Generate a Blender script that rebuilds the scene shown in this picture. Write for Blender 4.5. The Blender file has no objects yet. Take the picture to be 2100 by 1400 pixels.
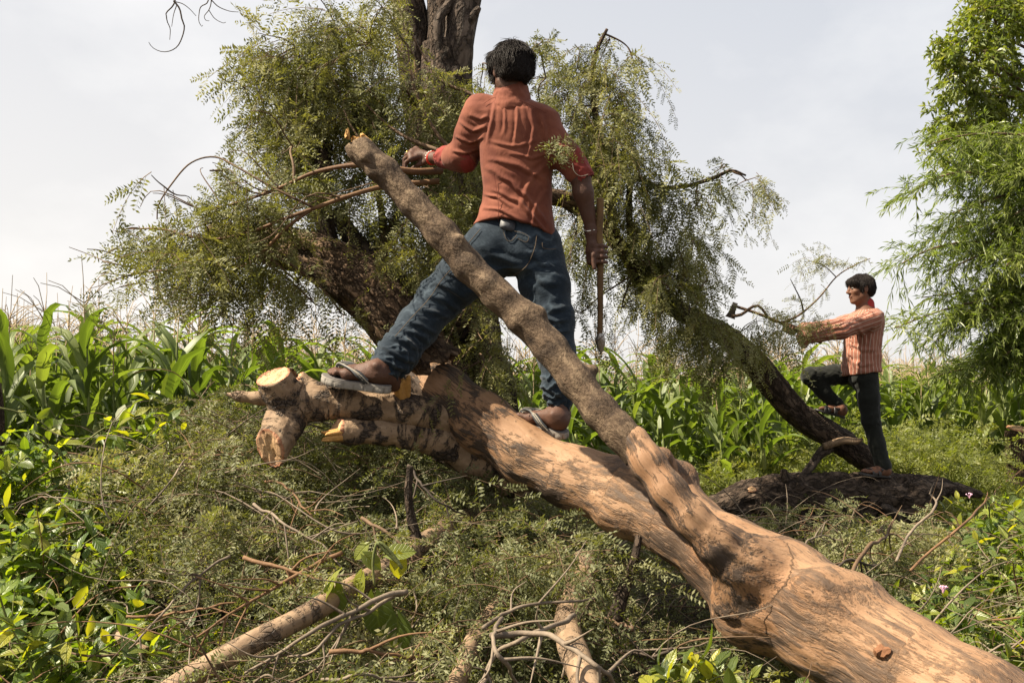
import bpy, math, random
import numpy as np
from mathutils import Vector, Matrix

random.seed(3)
rng = np.random.default_rng(11)
scene = bpy.context.scene
COL = scene.collection

# ------------------------------------------------------------------ camera
FPX = 2042.0
PITCH = math.radians(4.2)
CAM = np.array([0.0, 0.0, 1.3])
cam_data = bpy.data.cameras.new('camera')
cam_data.lens = 35.0
cam_data.sensor_width = 36.0
cam_data.clip_start = 0.05
cam_data.clip_end = 2000.0
cam = bpy.data.objects.new('camera', cam_data)
cam.location = CAM
cam.rotation_euler = (math.pi / 2 + PITCH, 0, 0)
COL.objects.link(cam)
scene.camera = cam

# ------------------------------------------------------------------ sky, sun, exposure
SUN_DIR = np.array([-0.62, -0.14, 0.78])
SUN_DIR = SUN_DIR / np.linalg.norm(SUN_DIR)
SUN_EL = math.asin(SUN_DIR[2])
SUN_AZ = math.atan2(SUN_DIR[0], SUN_DIR[1])
world = bpy.data.worlds.new('World')
scene.world = world
world.use_nodes = True
wt = world.node_tree
wt.nodes.clear()
w_out = wt.nodes.new('ShaderNodeOutputWorld')
w_bg = wt.nodes.new('ShaderNodeBackground')
w_bg.inputs['Strength'].default_value = 0.095
w_sky = wt.nodes.new('ShaderNodeTexSky')
w_sky.sky_type = 'NISHITA'
w_sky.sun_disc = False
w_sky.sun_elevation = SUN_EL
w_sky.sun_rotation = SUN_AZ
w_sky.dust_density = 4.0
w_sky.air_density = 1.0
w_tc = wt.nodes.new('ShaderNodeTexCoord')
# clouds: soft noise on the sky direction
w_map = wt.nodes.new('ShaderNodeMapping')
w_map.inputs['Scale'].default_value = (1.0, 1.0, 1.7)
w_map.inputs['Location'].default_value = (0.85, 0.35, 0.10)
w_noise = wt.nodes.new('ShaderNodeTexNoise')
w_noise.inputs['Scale'].default_value = 2.6
w_noise.inputs['Detail'].default_value = 7.0
w_noise.inputs['Roughness'].default_value = 0.55
w_ramp = wt.nodes.new('ShaderNodeValToRGB')
w_ramp.color_ramp.elements[0].position = 0.49
w_ramp.color_ramp.elements[1].position = 0.72
# haze: whitest near the horizon and towards the sun's side
w_sep = wt.nodes.new('ShaderNodeSeparateXYZ')
w_h = wt.nodes.new('ShaderNodeMapRange')
w_h.inputs['From Min'].default_value = -0.05
w_h.inputs['From Max'].default_value = 0.75
w_side = wt.nodes.new('ShaderNodeMapRange')
w_side.inputs['From Min'].default_value = -0.7
w_side.inputs['From Max'].default_value = 0.7
w_side.inputs['To Min'].default_value = -0.22
w_side.inputs['To Max'].default_value = 0.20
w_add = wt.nodes.new('ShaderNodeMath')
w_add.operation = 'ADD'
w_add.use_clamp = True
w_haze = wt.nodes.new('ShaderNodeValToRGB')
w_haze.color_ramp.elements[0].position = 0.0
w_haze.color_ramp.elements[0].color = (0.84, 0.80, 0.755, 1)
w_haze.color_ramp.elements[1].position = 0.62
w_haze.color_ramp.elements[1].color = (0.61, 0.625, 0.66, 1)
w_scale = wt.nodes.new('ShaderNodeVectorMath')
w_scale.operation = 'SCALE'
w_scale.inputs['Scale'].default_value = 4.1
w_mix = wt.nodes.new('ShaderNodeMix')
w_mix.data_type = 'RGBA'
w_mix.inputs[0].default_value = 0.93
w_mix2 = wt.nodes.new('ShaderNodeMix')
w_mix2.data_type = 'RGBA'
w_mix2.inputs[7].default_value = (4.5, 4.4, 4.25, 1)
w_cf = wt.nodes.new('ShaderNodeMath')
w_cf.operation = 'MULTIPLY'
w_cf.inputs[1].default_value = 0.38
L = wt.links.new
L(w_tc.outputs['Generated'], w_map.inputs['Vector'])
L(w_map.outputs['Vector'], w_noise.inputs['Vector'])
L(w_noise.outputs['Fac'], w_ramp.inputs['Fac'])
L(w_tc.outputs['Generated'], w_sep.inputs[0])
L(w_sep.outputs['Z'], w_h.inputs['Value'])
L(w_sep.outputs['X'], w_side.inputs['Value'])
L(w_h.outputs[0], w_add.inputs[0])
L(w_side.outputs[0], w_add.inputs[1])
L(w_add.outputs[0], w_haze.inputs['Fac'])
L(w_haze.outputs['Color'], w_scale.inputs[0])
L(w_sky.outputs['Color'], w_mix.inputs[6])
L(w_scale.outputs[0], w_mix.inputs[7])
L(w_mix.outputs[2], w_mix2.inputs[6])
L(w_ramp.outputs['Color'], w_cf.inputs[0])
L(w_cf.outputs[0], w_mix2.inputs[0])
L(w_mix2.outputs[2], w_bg.inputs['Color'])
L(w_bg.outputs[0], w_out.inputs['Surface'])

sun_data = bpy.data.lights.new('sun', 'SUN')
sun_data.energy = 4.9
sun_data.angle = math.radians(0.53)
sun_data.color = (1.0, 0.885, 0.70)
sun = bpy.data.objects.new('sun', sun_data)
sun.rotation_euler = Vector(SUN_DIR).to_track_quat('Z', 'Y').to_euler()
sun.location = (-6, -3, 12)
COL.objects.link(sun)

scene.view_settings.view_transform = 'Standard'
scene.view_settings.look = 'None'
scene.view_settings.exposure = 1.6
scene.view_settings.gamma = 1.0
scene.view_settings.use_curve_mapping = False
scene.render.engine = 'CYCLES'
scene.cycles.max_bounces = 6
scene.cycles.diffuse_bounces = 3
scene.cycles.glossy_bounces = 2
scene.cycles.transmission_bounces = 4

# ------------------------------------------------------------------ small maths
CP, SP = math.cos(PITCH), math.sin(PITCH)
FWD = np.array([0, CP, SP]); UPV = np.array([0, -SP, CP]); RGT = np.array([1.0, 0, 0])

def P(u, v, d):
    """a point of the place, from where the photo shows it and its distance"""
    return CAM + d * (FWD + (u - 1050.0) / FPX * RGT + (700.0 - v) / FPX * UPV)

def PL(lst):
    return np.array([P(*q[:3]) for q in lst])

def RP(lst):
    return np.array([q[3] / FPX * q[2] for q in lst])

def nz(v):
    v = np.asarray(v, float)
    return v / np.maximum(np.linalg.norm(v, axis=-1, keepdims=True), 1e-9)

def _hash(ix, iy, iz, seed):
    h = (ix.astype(np.uint32) * np.uint32(374761393) + iy.astype(np.uint32) * np.uint32(668265263)
         + iz.astype(np.uint32) * np.uint32(2147483647) + np.uint32(seed * 1013904223 & 0xffffffff))
    h = (h ^ (h >> np.uint32(13))) * np.uint32(1274126177)
    h = h ^ (h >> np.uint32(16))
    return h.astype(np.float64) / 4294967295.0 * 2 - 1

def vnoise(p, seed=0):
    p = np.asarray(p, float)
    i = np.floor(p).astype(np.int64)
    f = p - i
    f = f * f * (3 - 2 * f)
    r = 0
    for dx in (0, 1):
        wx = f[..., 0] if dx else 1 - f[..., 0]
        for dy in (0, 1):
            wy = f[..., 1] if dy else 1 - f[..., 1]
            for dz in (0, 1):
                wz = f[..., 2] if dz else 1 - f[..., 2]
                r = r + wx * wy * wz * _hash(i[..., 0] + dx, i[..., 1] + dy, i[..., 2] + dz, seed)
    return r

def fbm(p, octv=4, seed=0, gain=0.5):
    a, s, r = 1.0, 1.0, 0
    for o in range(octv):
        r = r + a * vnoise(np.asarray(p) * s + 17.3 * o, seed + o)
        a *= gain
        s *= 2.03
    return r

def sstep(a, b, x):
    t = np.clip((x - a) / (b - a), 0, 1)
    return t * t * (3 - 2 * t)

# ------------------------------------------------------------------ mesh building
def mkmesh(name, V, faces, attrs=None, flat=False):
    V = np.asarray(V, np.float32)
    faces = [np.asarray(f, np.int32) for f in faces if len(f)]
    me = bpy.data.meshes.new(name)
    me.vertices.add(len(V))
    me.vertices.foreach_set('co', V.ravel())
    loops = np.concatenate([f.ravel() for f in faces])
    tot = np.concatenate([np.full(len(f), f.shape[1], np.int32) for f in faces])
    start = np.concatenate([[0], np.cumsum(tot)[:-1]]).astype(np.int32)
    me.loops.add(len(loops))
    me.loops.foreach_set('vertex_index', loops)
    me.polygons.add(len(tot))
    me.polygons.foreach_set('loop_start', start)
    if attrs:
        for k, a in attrs.items():
            a = np.asarray(a, np.float32)
            if a.ndim == 1:
                at = me.attributes.new(k, 'FLOAT', 'POINT')
                at.data.foreach_set('value', a)
            else:
                at = me.attributes.new(k, 'FLOAT_VECTOR', 'POINT')
                at.data.foreach_set('vector', a.ravel())
    me.update(calc_edges=True)
    if flat:
        me.shade_flat()
    return me

def setp(o, label=None, cat=None, group=None, kind=None):
    if label: o['label'] = label
    if cat: o['category'] = cat
    if group: o['group'] = group
    if kind: o['kind'] = kind
    return o

def thing(name, loc, label, cat, group=None):
    o = bpy.data.objects.new(name, None)
    o.empty_display_size = 0.1
    o.location = tuple(loc)
    COL.objects.link(o)
    return setp(o, label, cat, group)

def wloc(o):
    p = np.zeros(3)
    while o is not None:
        p = p + np.array(o.location)
        o = o.parent
    return p

def part(name, V, faces, mat, parent=None, attrs=None, flat=False, label=None, kind=None, loc=None):
    """link one mesh; V is in world space, the object keeps its parent's (or loc) origin"""
    V = np.asarray(V, float)
    org = wloc(parent) if parent is not None else np.zeros(3)
    own = np.asarray(loc, float) if loc is not None else org
    me = mkmesh(name, V - own, faces, attrs, flat)
    o = bpy.data.objects.new(name, me)
    if mat is not None:
        me.materials.append(mat)
    o.location = tuple(own - org)
    if parent is not None:
        o.parent = parent
    COL.objects.link(o)
    return setp(o, label, None, None, kind)

def solo(name, V, faces, mat, label, cat, attrs=None, flat=False, group=None):
    V = np.asarray(V, float)
    base = np.array([V[:, 0].mean(), V[:, 1].mean(), V[:, 2].min()])
    o = part(name, V, faces, mat, None, attrs, flat, loc=base)
    return setp(o, label, cat, group)

class Acc:
    """collects pieces into one mesh"""
    def __init__(self):
        self.V, self.F3, self.F4, self.A, self.n = [], [], [], {}, 0
    def add(self, V, faces, attrs=None):
        V = np.asarray(V, float)
        if not len(V): return
        self.V.append(V)
        for f in faces:
            f = np.asarray(f)
            if not len(f): continue
            (self.F3 if f.shape[1] == 3 else self.F4).append(f + self.n)
        for k, a in (attrs or {}).items():
            self.A.setdefault(k, []).append(np.asarray(a))
        self.n += len(V)
    def get(self):
        V = np.concatenate(self.V)
        fs = []
        if self.F4: fs.append(np.concatenate(self.F4))
        if self.F3: fs.append(np.concatenate(self.F3))
        return V, fs, {k: np.concatenate(a) for k, a in self.A.items()}
    def part(self, name, mat, parent=None, label=None, kind=None, flat=False):
        V, fs, A = self.get()
        return part(name, V, fs, mat, parent, A, flat, label, kind)
    def solo(self, name, mat, label, cat, group=None, kind=None):
        V, fs, A = self.get()
        o = solo(name, V, fs, mat, label, cat, A, False, group)
        if kind: o['kind'] = kind
        return o

def vnormals(V, faces):
    N = np.zeros_like(V)
    for f in faces:
        a, b, c = V[f[:, 0]], V[f[:, 1]], V[f[:, -1]]
        n = np.cross(b - a, c - a)
        if f.shape[1] == 4:
            n = np.cross(V[f[:, 2]] - a, V[f[:, 3]] - b)
        for j in range(f.shape[1]):
            np.add.at(N, f[:, j], n)
    return nz(N)

def smooth(V, faces, it=2, w=0.5):
    E = []
    for f in faces:
        m = f.shape[1]
        for j in range(m):
            E.append(np.stack([f[:, j], f[:, (j + 1) % m]], 1))
    E = np.concatenate(E)
    for _ in range(it):
        S = np.zeros_like(V); C = np.zeros(len(V))
        np.add.at(S, E[:, 0], V[E[:, 1]]); np.add.at(C, E[:, 0], 1)
        V = V * (1 - w) + w * S / np.maximum(C, 1)[:, None]
    return V

def cr(pts, n):
    """Catmull-Rom resample of (k,m) rows to n rows, evenly by chord"""
    p = np.asarray(pts, float)
    k = len(p)
    if k == 2:
        t = np.linspace(0, 1, n)[:, None]
        return p[0] * (1 - t) + p[1] * t
    ch = np.concatenate([[0], np.cumsum(np.linalg.norm(np.diff(p[:, :3], axis=0), axis=1))])
    t = np.interp(np.linspace(0, ch[-1], n), ch, np.arange(k))
    i = np.minimum(t.astype(int), k - 2)
    f = (t - i)[:, None]
    pp = np.concatenate([[2 * p[0] - p[1]], p, [2 * p[-1] - p[-2]]])
    a, b, c, d = pp[i], pp[i + 1], pp[i + 2], pp[i + 3]
    return 0.5 * (2 * b + (c - a) * f + (2 * a - 5 * b + 4 * c - d) * f ** 2 + (3 * b - a - 3 * c + d) * f ** 3)

def frames(path):
    T = nz(np.gradient(path, axis=0))
    n = len(path)
    N = np.zeros_like(path)
    ref = np.array([0, 0, 1.0]) if abs(T[0, 2]) < 0.9 else np.array([1.0, 0, 0])
    N[0] = nz(np.cross(T[0], ref))
    for i in range(1, n):
        v = N[i - 1] - T[i] * np.dot(N[i - 1], T[i])
        N[i] = nz(v)
    return T, N, np.cross(T, N)

def tube(path, rad, seg=16, amp=0.0, fs=(6, 6, 3), ridged=False, seed=0, cap=True, octv=4, ragged=None, soff=0.0):
    """swept limb with real relief; attribute lc = coordinates along and around the limb"""
    path = np.asarray(path, float); rad = np.asarray(rad, float)
    n = len(path)
    T, N, B = frames(path)
    s = np.concatenate([[0], np.cumsum(np.linalg.norm(np.diff(path, axis=0), axis=1))]) + soff
    th = np.linspace(0, 2 * math.pi, seg, endpoint=False)
    c, sn = np.cos(th), np.sin(th)
    lc = np.stack([rad[:, None] * c, rad[:, None] * sn, np.repeat(s[:, None], seg, 1)], -1)
    r = np.repeat(rad[:, None], seg, 1)
    if amp:
        q = lc * np.array(fs)
        nn = fbm(q, octv, seed)
        if ridged:
            nn = 0.6 - 1.4 * np.abs(nn)
        r = r * (1 + amp * nn)
    V = path[:, None, :] + r[..., None] * (c[None, :, None] * N[:, None, :] + sn[None, :, None] * B[:, None, :])
    if ragged:
        e = ragged * fbm(np.stack([c * 2.5, sn * 2.5, np.full(seg, seed * 1.7)], -1), 3, seed + 5)
        V[0] += T[0] * e[:, None]
    V = V.reshape(-1, 3)
    i = np.arange(n - 1)[:, None] * seg; j = np.arange(seg)[None, :]; j2 = (j + 1) % seg
    Q = np.stack([i + j, i + j2, i + seg + j2, i + seg + j], -1).reshape(-1, 4)
    faces = [Q]
    lcf = lc.reshape(-1, 3)
    if cap:
        V = np.concatenate([V, path[:1], path[-1:]])
        lcf = np.concatenate([lcf, [[0, 0, s[0]], [0, 0, s[-1]]]])
        a = len(V) - 2
        j = np.arange(seg); j2 = (j + 1) % seg
        faces.append(np.concatenate([np.stack([np.full(seg, a), j2, j], 1),
                                     np.stack([np.full(seg, a + 1), (n - 1) * seg + j, (n - 1) * seg + j2], 1)]))
    return V, faces, lcf

def tubes(paths, r0, r1, seg=3):
    """many thin tubes at once: paths (m,n,3)"""
    paths = np.asarray(paths, float)
    m, n, _ = paths.shape
    T = nz(np.gradient(paths, axis=1))
    ref = np.array([0.31, 0.52, 0.79])
    N = nz(np.cross(T, ref)); B = np.cross(T, N)
    t = np.linspace(0, 1, n)
    r = np.asarray(r0).reshape(-1, 1) * (1 - t) + np.asarray(r1).reshape(-1, 1) * t
    th = np.linspace(0, 2 * math.pi, seg, endpoint=False)
    V = paths[:, :, None, :] + r[:, :, None, None] * (np.cos(th)[None, None, :, None] * N[:, :, None, :]
                                                      + np.sin(th)[None, None, :, None] * B[:, :, None, :])
    V = V.reshape(-1, 3)
    b = (np.arange(m) * n * seg)[:, None, None]; i = (np.arange(n - 1) * seg)[None, :, None]; j = np.arange(seg)[None, None, :]
    j2 = (j + 1) % seg
    Q = np.stack([b + i + j, b + i + j2, b + i + seg + j2, b + i + seg + j], -1).reshape(-1, 4)
    return V, [Q]

# ------------------------------------------------------------------ solids grown from blended volumes
class Solid:
    def __init__(self, k=0.02):
        self.p = []; self.k = k
    def c(self, a, b, ra, rb=None, k=None, sub=False):
        self.p.append(('c', np.asarray(a, float), np.asarray(b, float), ra, ra if rb is None else rb, self.k if k is None else k, sub)); return self
    def chain(self, pts, rads, k=None):
        for i in range(len(pts) - 1):
            self.c(pts[i], pts[i + 1], rads[i], rads[i + 1], k)
        return self
    def e(self, c, axes, radii, k=None, sub=False):
        self.p.append(('e', np.asarray(c, float), np.asarray(axes, float), np.asarray(radii, float), None, self.k if k is None else k, sub)); return self
    def st(self, z, cx, cy, rx, ry, yaw=0.0, k=None, tilt=(0, 0), sub=False, power=2.0):
        self.p.append(('s', [np.asarray(q, float) for q in (z, cx, cy, rx, ry)], yaw, tilt, power, self.k if k is None else k, sub)); return self
    def cut(self, c, n, R=0.2):
        """chop off everything on the n side of c"""
        self.p.append(('h', np.asarray(c, float), nz(n), R, None, 0.001, True)); return self
    def bb(self, q):
        if q[0] == 'h':
            lo, hi = q[1] - q[3], q[1] + q[3]
        elif q[0] == 'c':
            lo = np.minimum(q[1] - q[3], q[2] - q[4]); hi = np.maximum(q[1] + q[3], q[2] + q[4])
        elif q[0] == 'e':
            e = np.sqrt(((q[2] * q[3][:, None]) ** 2).sum(0)); lo, hi = q[1] - e, q[1] + e
        else:
            z, cx, cy, rx, ry = q[1]; m = max(rx.max(), ry.max())
            lo = np.array([cx.min() - m, cy.min() - m, z.min() - 0.05]); hi = np.array([cx.max() + m, cy.max() + m, z.max() + 0.05])
        return lo, hi
    def ev(self, q, X, Y, Z):
        if q[0] == 'c':
            a, b, ra, rb = q[1:5]
            ba = b - a
            l2 = max(ba @ ba, 1e-9)
            px, py, pz = X - a[0], Y - a[1], Z - a[2]
            t = np.clip((px * ba[0] + py * ba[1] + pz * ba[2]) / l2, 0, 1)
            return np.sqrt((px - t * ba[0]) ** 2 + (py - t * ba[1]) ** 2 + (pz - t * ba[2]) ** 2) - (ra + t * (rb - ra))
        if q[0] == 'h':
            c, n, R = q[1:4]
            px, py, pz = X - c[0], Y - c[1], Z - c[2]
            return np.maximum(np.sqrt(px ** 2 + py ** 2 + pz ** 2) - R, -(px * n[0] + py * n[1] + pz * n[2]))
        if q[0] == 'e':
            c, A, R = q[1:4]
            px, py, pz = X - c[0], Y - c[1], Z - c[2]
            s = 0
            for i in range(3):
                s = s + ((px * A[i, 0] + py * A[i, 1] + pz * A[i, 2]) / R[i]) ** 2
            return (np.sqrt(s) - 1) * R.min()
        (z, cx, cy, rx, ry), yaw, tilt, pw = q[1:5]
        zz = Z - tilt[0] * (X - cx.mean()) - tilt[1] * (Y - cy.mean())
        o = np.argsort(z)
        fx = np.interp(zz, z[o], cx[o]); fy = np.interp(zz, z[o], cy[o]); fr = np.interp(zz, z[o], rx[o]); fs = np.interp(zz, z[o], ry[o])
        dx, dy = X - fx, Y - fy
        cc, ss = math.cos(yaw), math.sin(yaw)
        a = dx * cc + dy * ss; b = -dx * ss + dy * cc
        d = ((np.abs(a) / fr) ** pw + (np.abs(b) / fs) ** pw) ** (1 / pw)
        d = (d - 1) * np.minimum(fr, fs)
        return np.maximum(d, np.maximum(z.min() - zz, zz - z.max()))
    def mesh(self, h, sm=1, disp=None):
        bbs = [self.bb(q) for q in self.p if not q[6]]
        lo = np.min([b[0] for b in bbs], 0) - 4 * h - 0.01
        hi = np.max([b[1] for b in bbs], 0) + 4 * h + 0.01
        n = np.ceil((hi - lo) / h).astype(int) + 1
        f = np.full(n, 1e3, np.float32)
        ax = [lo[i] + h * np.arange(n[i]) for i in range(3)]
        for q in self.p:
            a, b = self.bb(q); k = q[5]
            m = k + 3 * h
            i0 = np.maximum(np.floor((a - m - lo) / h).astype(int), 0); i1 = np.minimum(np.ceil((b + m - lo) / h).astype(int) + 1, n)
            if (i1 <= i0).any(): continue
            X = ax[0][i0[0]:i1[0], None, None]; Y = ax[1][None, i0[1]:i1[1], None]; Z = ax[2][None, None, i0[2]:i1[2]]
            d = self.ev(q, X, Y, Z).astype(np.float32)
            sl = (slice(i0[0], i1[0]), slice(i0[1], i1[1]), slice(i0[2], i1[2]))
            g = f[sl]
            if q[6]:
                d = -d
                hh = np.clip(0.5 - 0.5 * (g - d) / max(k, 1e-6) * -1, 0, 1) if False else np.clip(0.5 + 0.5 * (d - g) / max(k, 1e-6), 0, 1)
                f[sl] = g * (1 - hh) + d * hh + k * hh * (1 - hh)
            else:
                hh = np.clip(0.5 + 0.5 * (d - g) / max(k, 1e-6), 0, 1)
                f[sl] = d * (1 - hh) + g * hh - k * hh * (1 - hh)
        V, Q = snets(f, lo, h)
        if sm: V = smooth(V, [Q], sm, 0.5)
        return V, [Q]

def snets(f, org, h):
    s = f < 0
    c = np.zeros(tuple(np.array(f.shape) - 1), np.int8)
    offs = [(i, j, k) for i in (0, 1) for j in (0, 1) for k in (0, 1)]
    nx, ny, nz_ = c.shape
    for (i, j, k) in offs:
        c += s[i:i + nx, j:j + ny, k:k + nz_]
    cells = np.argwhere((c > 0) & (c < 8))
    vals = np.stack([f[cells[:, 0] + i, cells[:, 1] + j, cells[:, 2] + k] for (i, j, k) in offs], 1)
    acc = np.zeros((len(cells), 3)); cnt = np.zeros(len(cells))
    for a in range(8):
        for b in range(a + 1, 8):
            oa, ob = np.array(offs[a]), np.array(offs[b])
            if np.abs(oa - ob).sum() != 1: continue
            fa, fb = vals[:, a], vals[:, b]
            m = (fa < 0) != (fb < 0)
            t = np.where(m, fa / np.where(m, fa - fb, 1), 0)
            t = np.clip(t, 0, 1)
            acc += np.where(m[:, None], oa + t[:, None] * (ob - oa), 0); cnt += m
    V = org + h * (cells + acc / cnt[:, None])
    idx = np.full(c.shape, -1, np.int32)
    idx[cells[:, 0], cells[:, 1], cells[:, 2]] = np.arange(len(cells))
    quads = []
    for ax in range(3):
        sl0 = [slice(1, -1)] * 3; sl1 = [slice(1, -1)] * 3
        sl0[ax] = slice(0, -1); sl1[ax] = slice(1, None)
        A, Bm = s[tuple(sl0)], s[tuple(sl1)]
        e = np.argwhere(A != Bm)
        fl = A[e[:, 0], e[:, 1], e[:, 2]]
        o = np.ones(3, int); o[ax] = 0
        e = e + o
        u, w = (ax + 1) % 3, (ax + 2) % 3
        du = np.zeros(3, int); du[u] = 1
        dw = np.zeros(3, int); dw[w] = 1
        g = lambda q: idx[q[:, 0], q[:, 1], q[:, 2]]
        q = np.stack([g(e - du - dw), g(e - dw), g(e), g(e - du)], 1)
        q = np.where(fl[:, None], q, q[:, ::-1])
        quads.append(q)
    Q = np.concatenate(quads)
    Q = Q[(Q >= 0).all(1)]
    return V, Q

def uvd(V):
    """where points fall in the photo, and how far"""
    q = V - CAM
    d = q @ FWD
    return 1050 + (q @ RGT) / d * FPX, 700 - (q @ UPV) / d * FPX, d

def creases(V, N, lines, scale=1.0):
    """soft cloth folds modelled along drawn lines on the side facing the camera: (points, width px, height m)"""
    u, v, d = uvd(V)
    face = sstep(0.1, -0.35, (N * nz(V - CAM)).sum(1))
    out = np.zeros(len(V))
    wob = 5 * fbm(V * 9, 2, 88), 5 * fbm(V * 9 + 31, 2, 89)
    uu, vv = u + wob[0], v + wob[1]
    for pts, w, a in lines:
        p = np.asarray(pts, float)
        best = np.full(len(V), 1e9); tt = np.zeros(len(V)); sg = np.zeros(len(V))
        n = len(p) - 1
        for i in range(n):
            e = p[i + 1] - p[i]; l2 = e @ e
            t = np.clip(((uu - p[i, 0]) * e[0] + (vv - p[i, 1]) * e[1]) / l2, 0, 1)
            dx, dy = uu - p[i, 0] - t * e[0], vv - p[i, 1] - t * e[1]
            dd = np.hypot(dx, dy)
            m = dd < best
            best[m] = dd[m]; tt[m] = (i + t[m]) / n; sg[m] = np.sign(e[0] * dy - e[1] * dx)[m]
        taper = np.sin(np.clip(tt, 0.0, 1) * math.pi) ** 0.6
        x = best * sg
        prof = np.exp(-(x / w) ** 2) - 0.75 * np.exp(-((x - 1.5 * w) / (0.9 * w)) ** 2) - 0.25 * np.exp(-((x + 1.8 * w) / (1.2 * w)) ** 2)
        out += a * taper * prof
    return out * face * scale

def bone_param(V, bones):
    """nearest bone of each vertex: index, t along, distance, angle frame coords"""
    best = np.full(len(V), 1e9); bi = np.zeros(len(V), int); bt = np.zeros(len(V)); loc = np.zeros((len(V), 3))
    off = 0.0
    for i, (a, b, r) in enumerate(bones):
        ba = b - a; l = np.linalg.norm(ba); T = ba / l
        ref = np.array([0.12, 1.0, 0.05]); N = nz(np.cross(T, ref)); B = np.cross(T, N)
        p = V - a
        t = np.clip(p @ ba / l ** 2, 0, 1)
        q = p - t[:, None] * ba
        d = np.linalg.norm(q, axis=1) - r
        m = d < best
        best[m] = d[m]; bi[m] = i; bt[m] = t[m]
        loc[m] = np.stack([q[m] @ N, q[m] @ B, off + (p[m] @ T)], 1)
        off += l
    return bi, bt, loc
# ------------------------------------------------------------------ materials
class NT:
    def __init__(self, name):
        self.m = bpy.data.materials.new(name)
        self.m.use_nodes = True
        self.t = self.m.node_tree
        self.t.nodes.clear()
        self.out = self.t.nodes.new('ShaderNodeOutputMaterial')
    def link(self, a, b): self.t.links.new(a, b)
    def put(self, sock, v):
        if isinstance(v, bpy.types.NodeSocket): self.link(v, sock)
        elif v is not None:
            if isinstance(v, (tuple, list)) and len(v) == 3 and sock.type == 'RGBA': v = (*v, 1)
            sock.default_value = v
    def attr(self, name, out='Fac'):
        n = self.t.nodes.new('ShaderNodeAttribute'); n.attribute_name = name
        return n.outputs[out]
    def objrnd(self):
        return self.t.nodes.new('ShaderNodeObjectInfo').outputs['Random']
    def coord(self, which='Object'):
        return self.t.nodes.new('ShaderNodeTexCoord').outputs[which]
    def pos(self):
        return self.t.nodes.new('ShaderNodeNewGeometry').outputs['Position']
    def map(self, v, scale=(1, 1, 1), loc=(0, 0, 0)):
        n = self.t.nodes.new('ShaderNodeMapping'); self.put(n.inputs['Vector'], v)
        n.inputs['Scale'].default_value = scale; n.inputs['Location'].default_value = loc
        return n.outputs[0]
    def noise(self, v, scale=5, detail=4, rough=0.55, dist=0.0):
        n = self.t.nodes.new('ShaderNodeTexNoise'); self.put(n.inputs['Vector'], v)
        n.inputs['Scale'].default_value = scale; n.inputs['Detail'].default_value = detail
        n.inputs['Roughness'].default_value = rough; n.inputs['Distortion'].default_value = dist
        return n.outputs['Fac']
    def voro(self, v, scale=5, feature='DISTANCE_TO_EDGE', out='Distance'):
        n = self.t.nodes.new('ShaderNodeTexVoronoi'); n.feature = feature; self.put(n.inputs['Vector'], v)
        n.inputs['Scale'].default_value = scale
        return n.outputs[out]
    def ramp(self, f, els):
        n = self.t.nodes.new('ShaderNodeValToRGB'); self.put(n.inputs['Fac'], f)
        r = n.color_ramp
        while len(r.elements) < len(els): r.elements.new(0.5)
        for e, (p, c) in zip(r.elements, els):
            e.position = p
            e.color = (c, c, c, 1) if isinstance(c, (int, float)) else (*c, 1)
        return n.outputs['Color']
    def mix(self, f, a, b, mode='MIX'):
        n = self.t.nodes.new('ShaderNodeMix'); n.data_type = 'RGBA'; n.blend_type = mode
        self.put(n.inputs[0], f); self.put(n.inputs[6], a); self.put(n.inputs[7], b)
        return n.outputs[2]
    def math(self, op, a, b=None, c=None, clamp=False):
        n = self.t.nodes.new('ShaderNodeMath'); n.operation = op; n.use_clamp = clamp
        self.put(n.inputs[0], a); self.put(n.inputs[1], b)
        if c is not None: self.put(n.inputs[2], c)
        return n.outputs[0]
    def sep(self, v):
        n = self.t.nodes.new('ShaderNodeSeparateXYZ'); self.put(n.inputs[0], v); return n.outputs
    def comb(self, x, y, z):
        n = self.t.nodes.new('ShaderNodeCombineXYZ'); self.put(n.inputs[0], x); self.put(n.inputs[1], y); self.put(n.inputs[2], z); return n.outputs[0]
    def bump(self, hgt, dist=0.01, strength=1.0, normal=None):
        n = self.t.nodes.new('ShaderNodeBump'); self.put(n.inputs['Height'], hgt)
        n.inputs['Distance'].default_value = dist; n.inputs['Strength'].default_value = strength
        if normal is not None: self.link(normal, n.inputs['Normal'])
        return n.outputs[0]
    def pbsdf(self, col, rough=0.8, spec=0.3, normal=None, sheen=0.0, metal=0.0, sss=0.0):
        n = self.t.nodes.new('ShaderNodeBsdfPrincipled')
        self.put(n.inputs['Base Color'], col); self.put(n.inputs['Roughness'], rough)
        n.inputs['Specular IOR Level'].default_value = spec; n.inputs['Metallic'].default_value = metal
        if sheen:
            n.inputs['Sheen Weight'].default_value = sheen
        if sss:
            n.inputs['Subsurface Weight'].default_value = sss
            n.inputs['Subsurface Radius'].default_value = (0.01, 0.004, 0.002)
        if normal is not None: self.link(normal, n.inputs['Normal'])
        return n.outputs[0]
    def done(self, sh):
        self.link(sh, self.out.inputs['Surface']); return self.m

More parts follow.
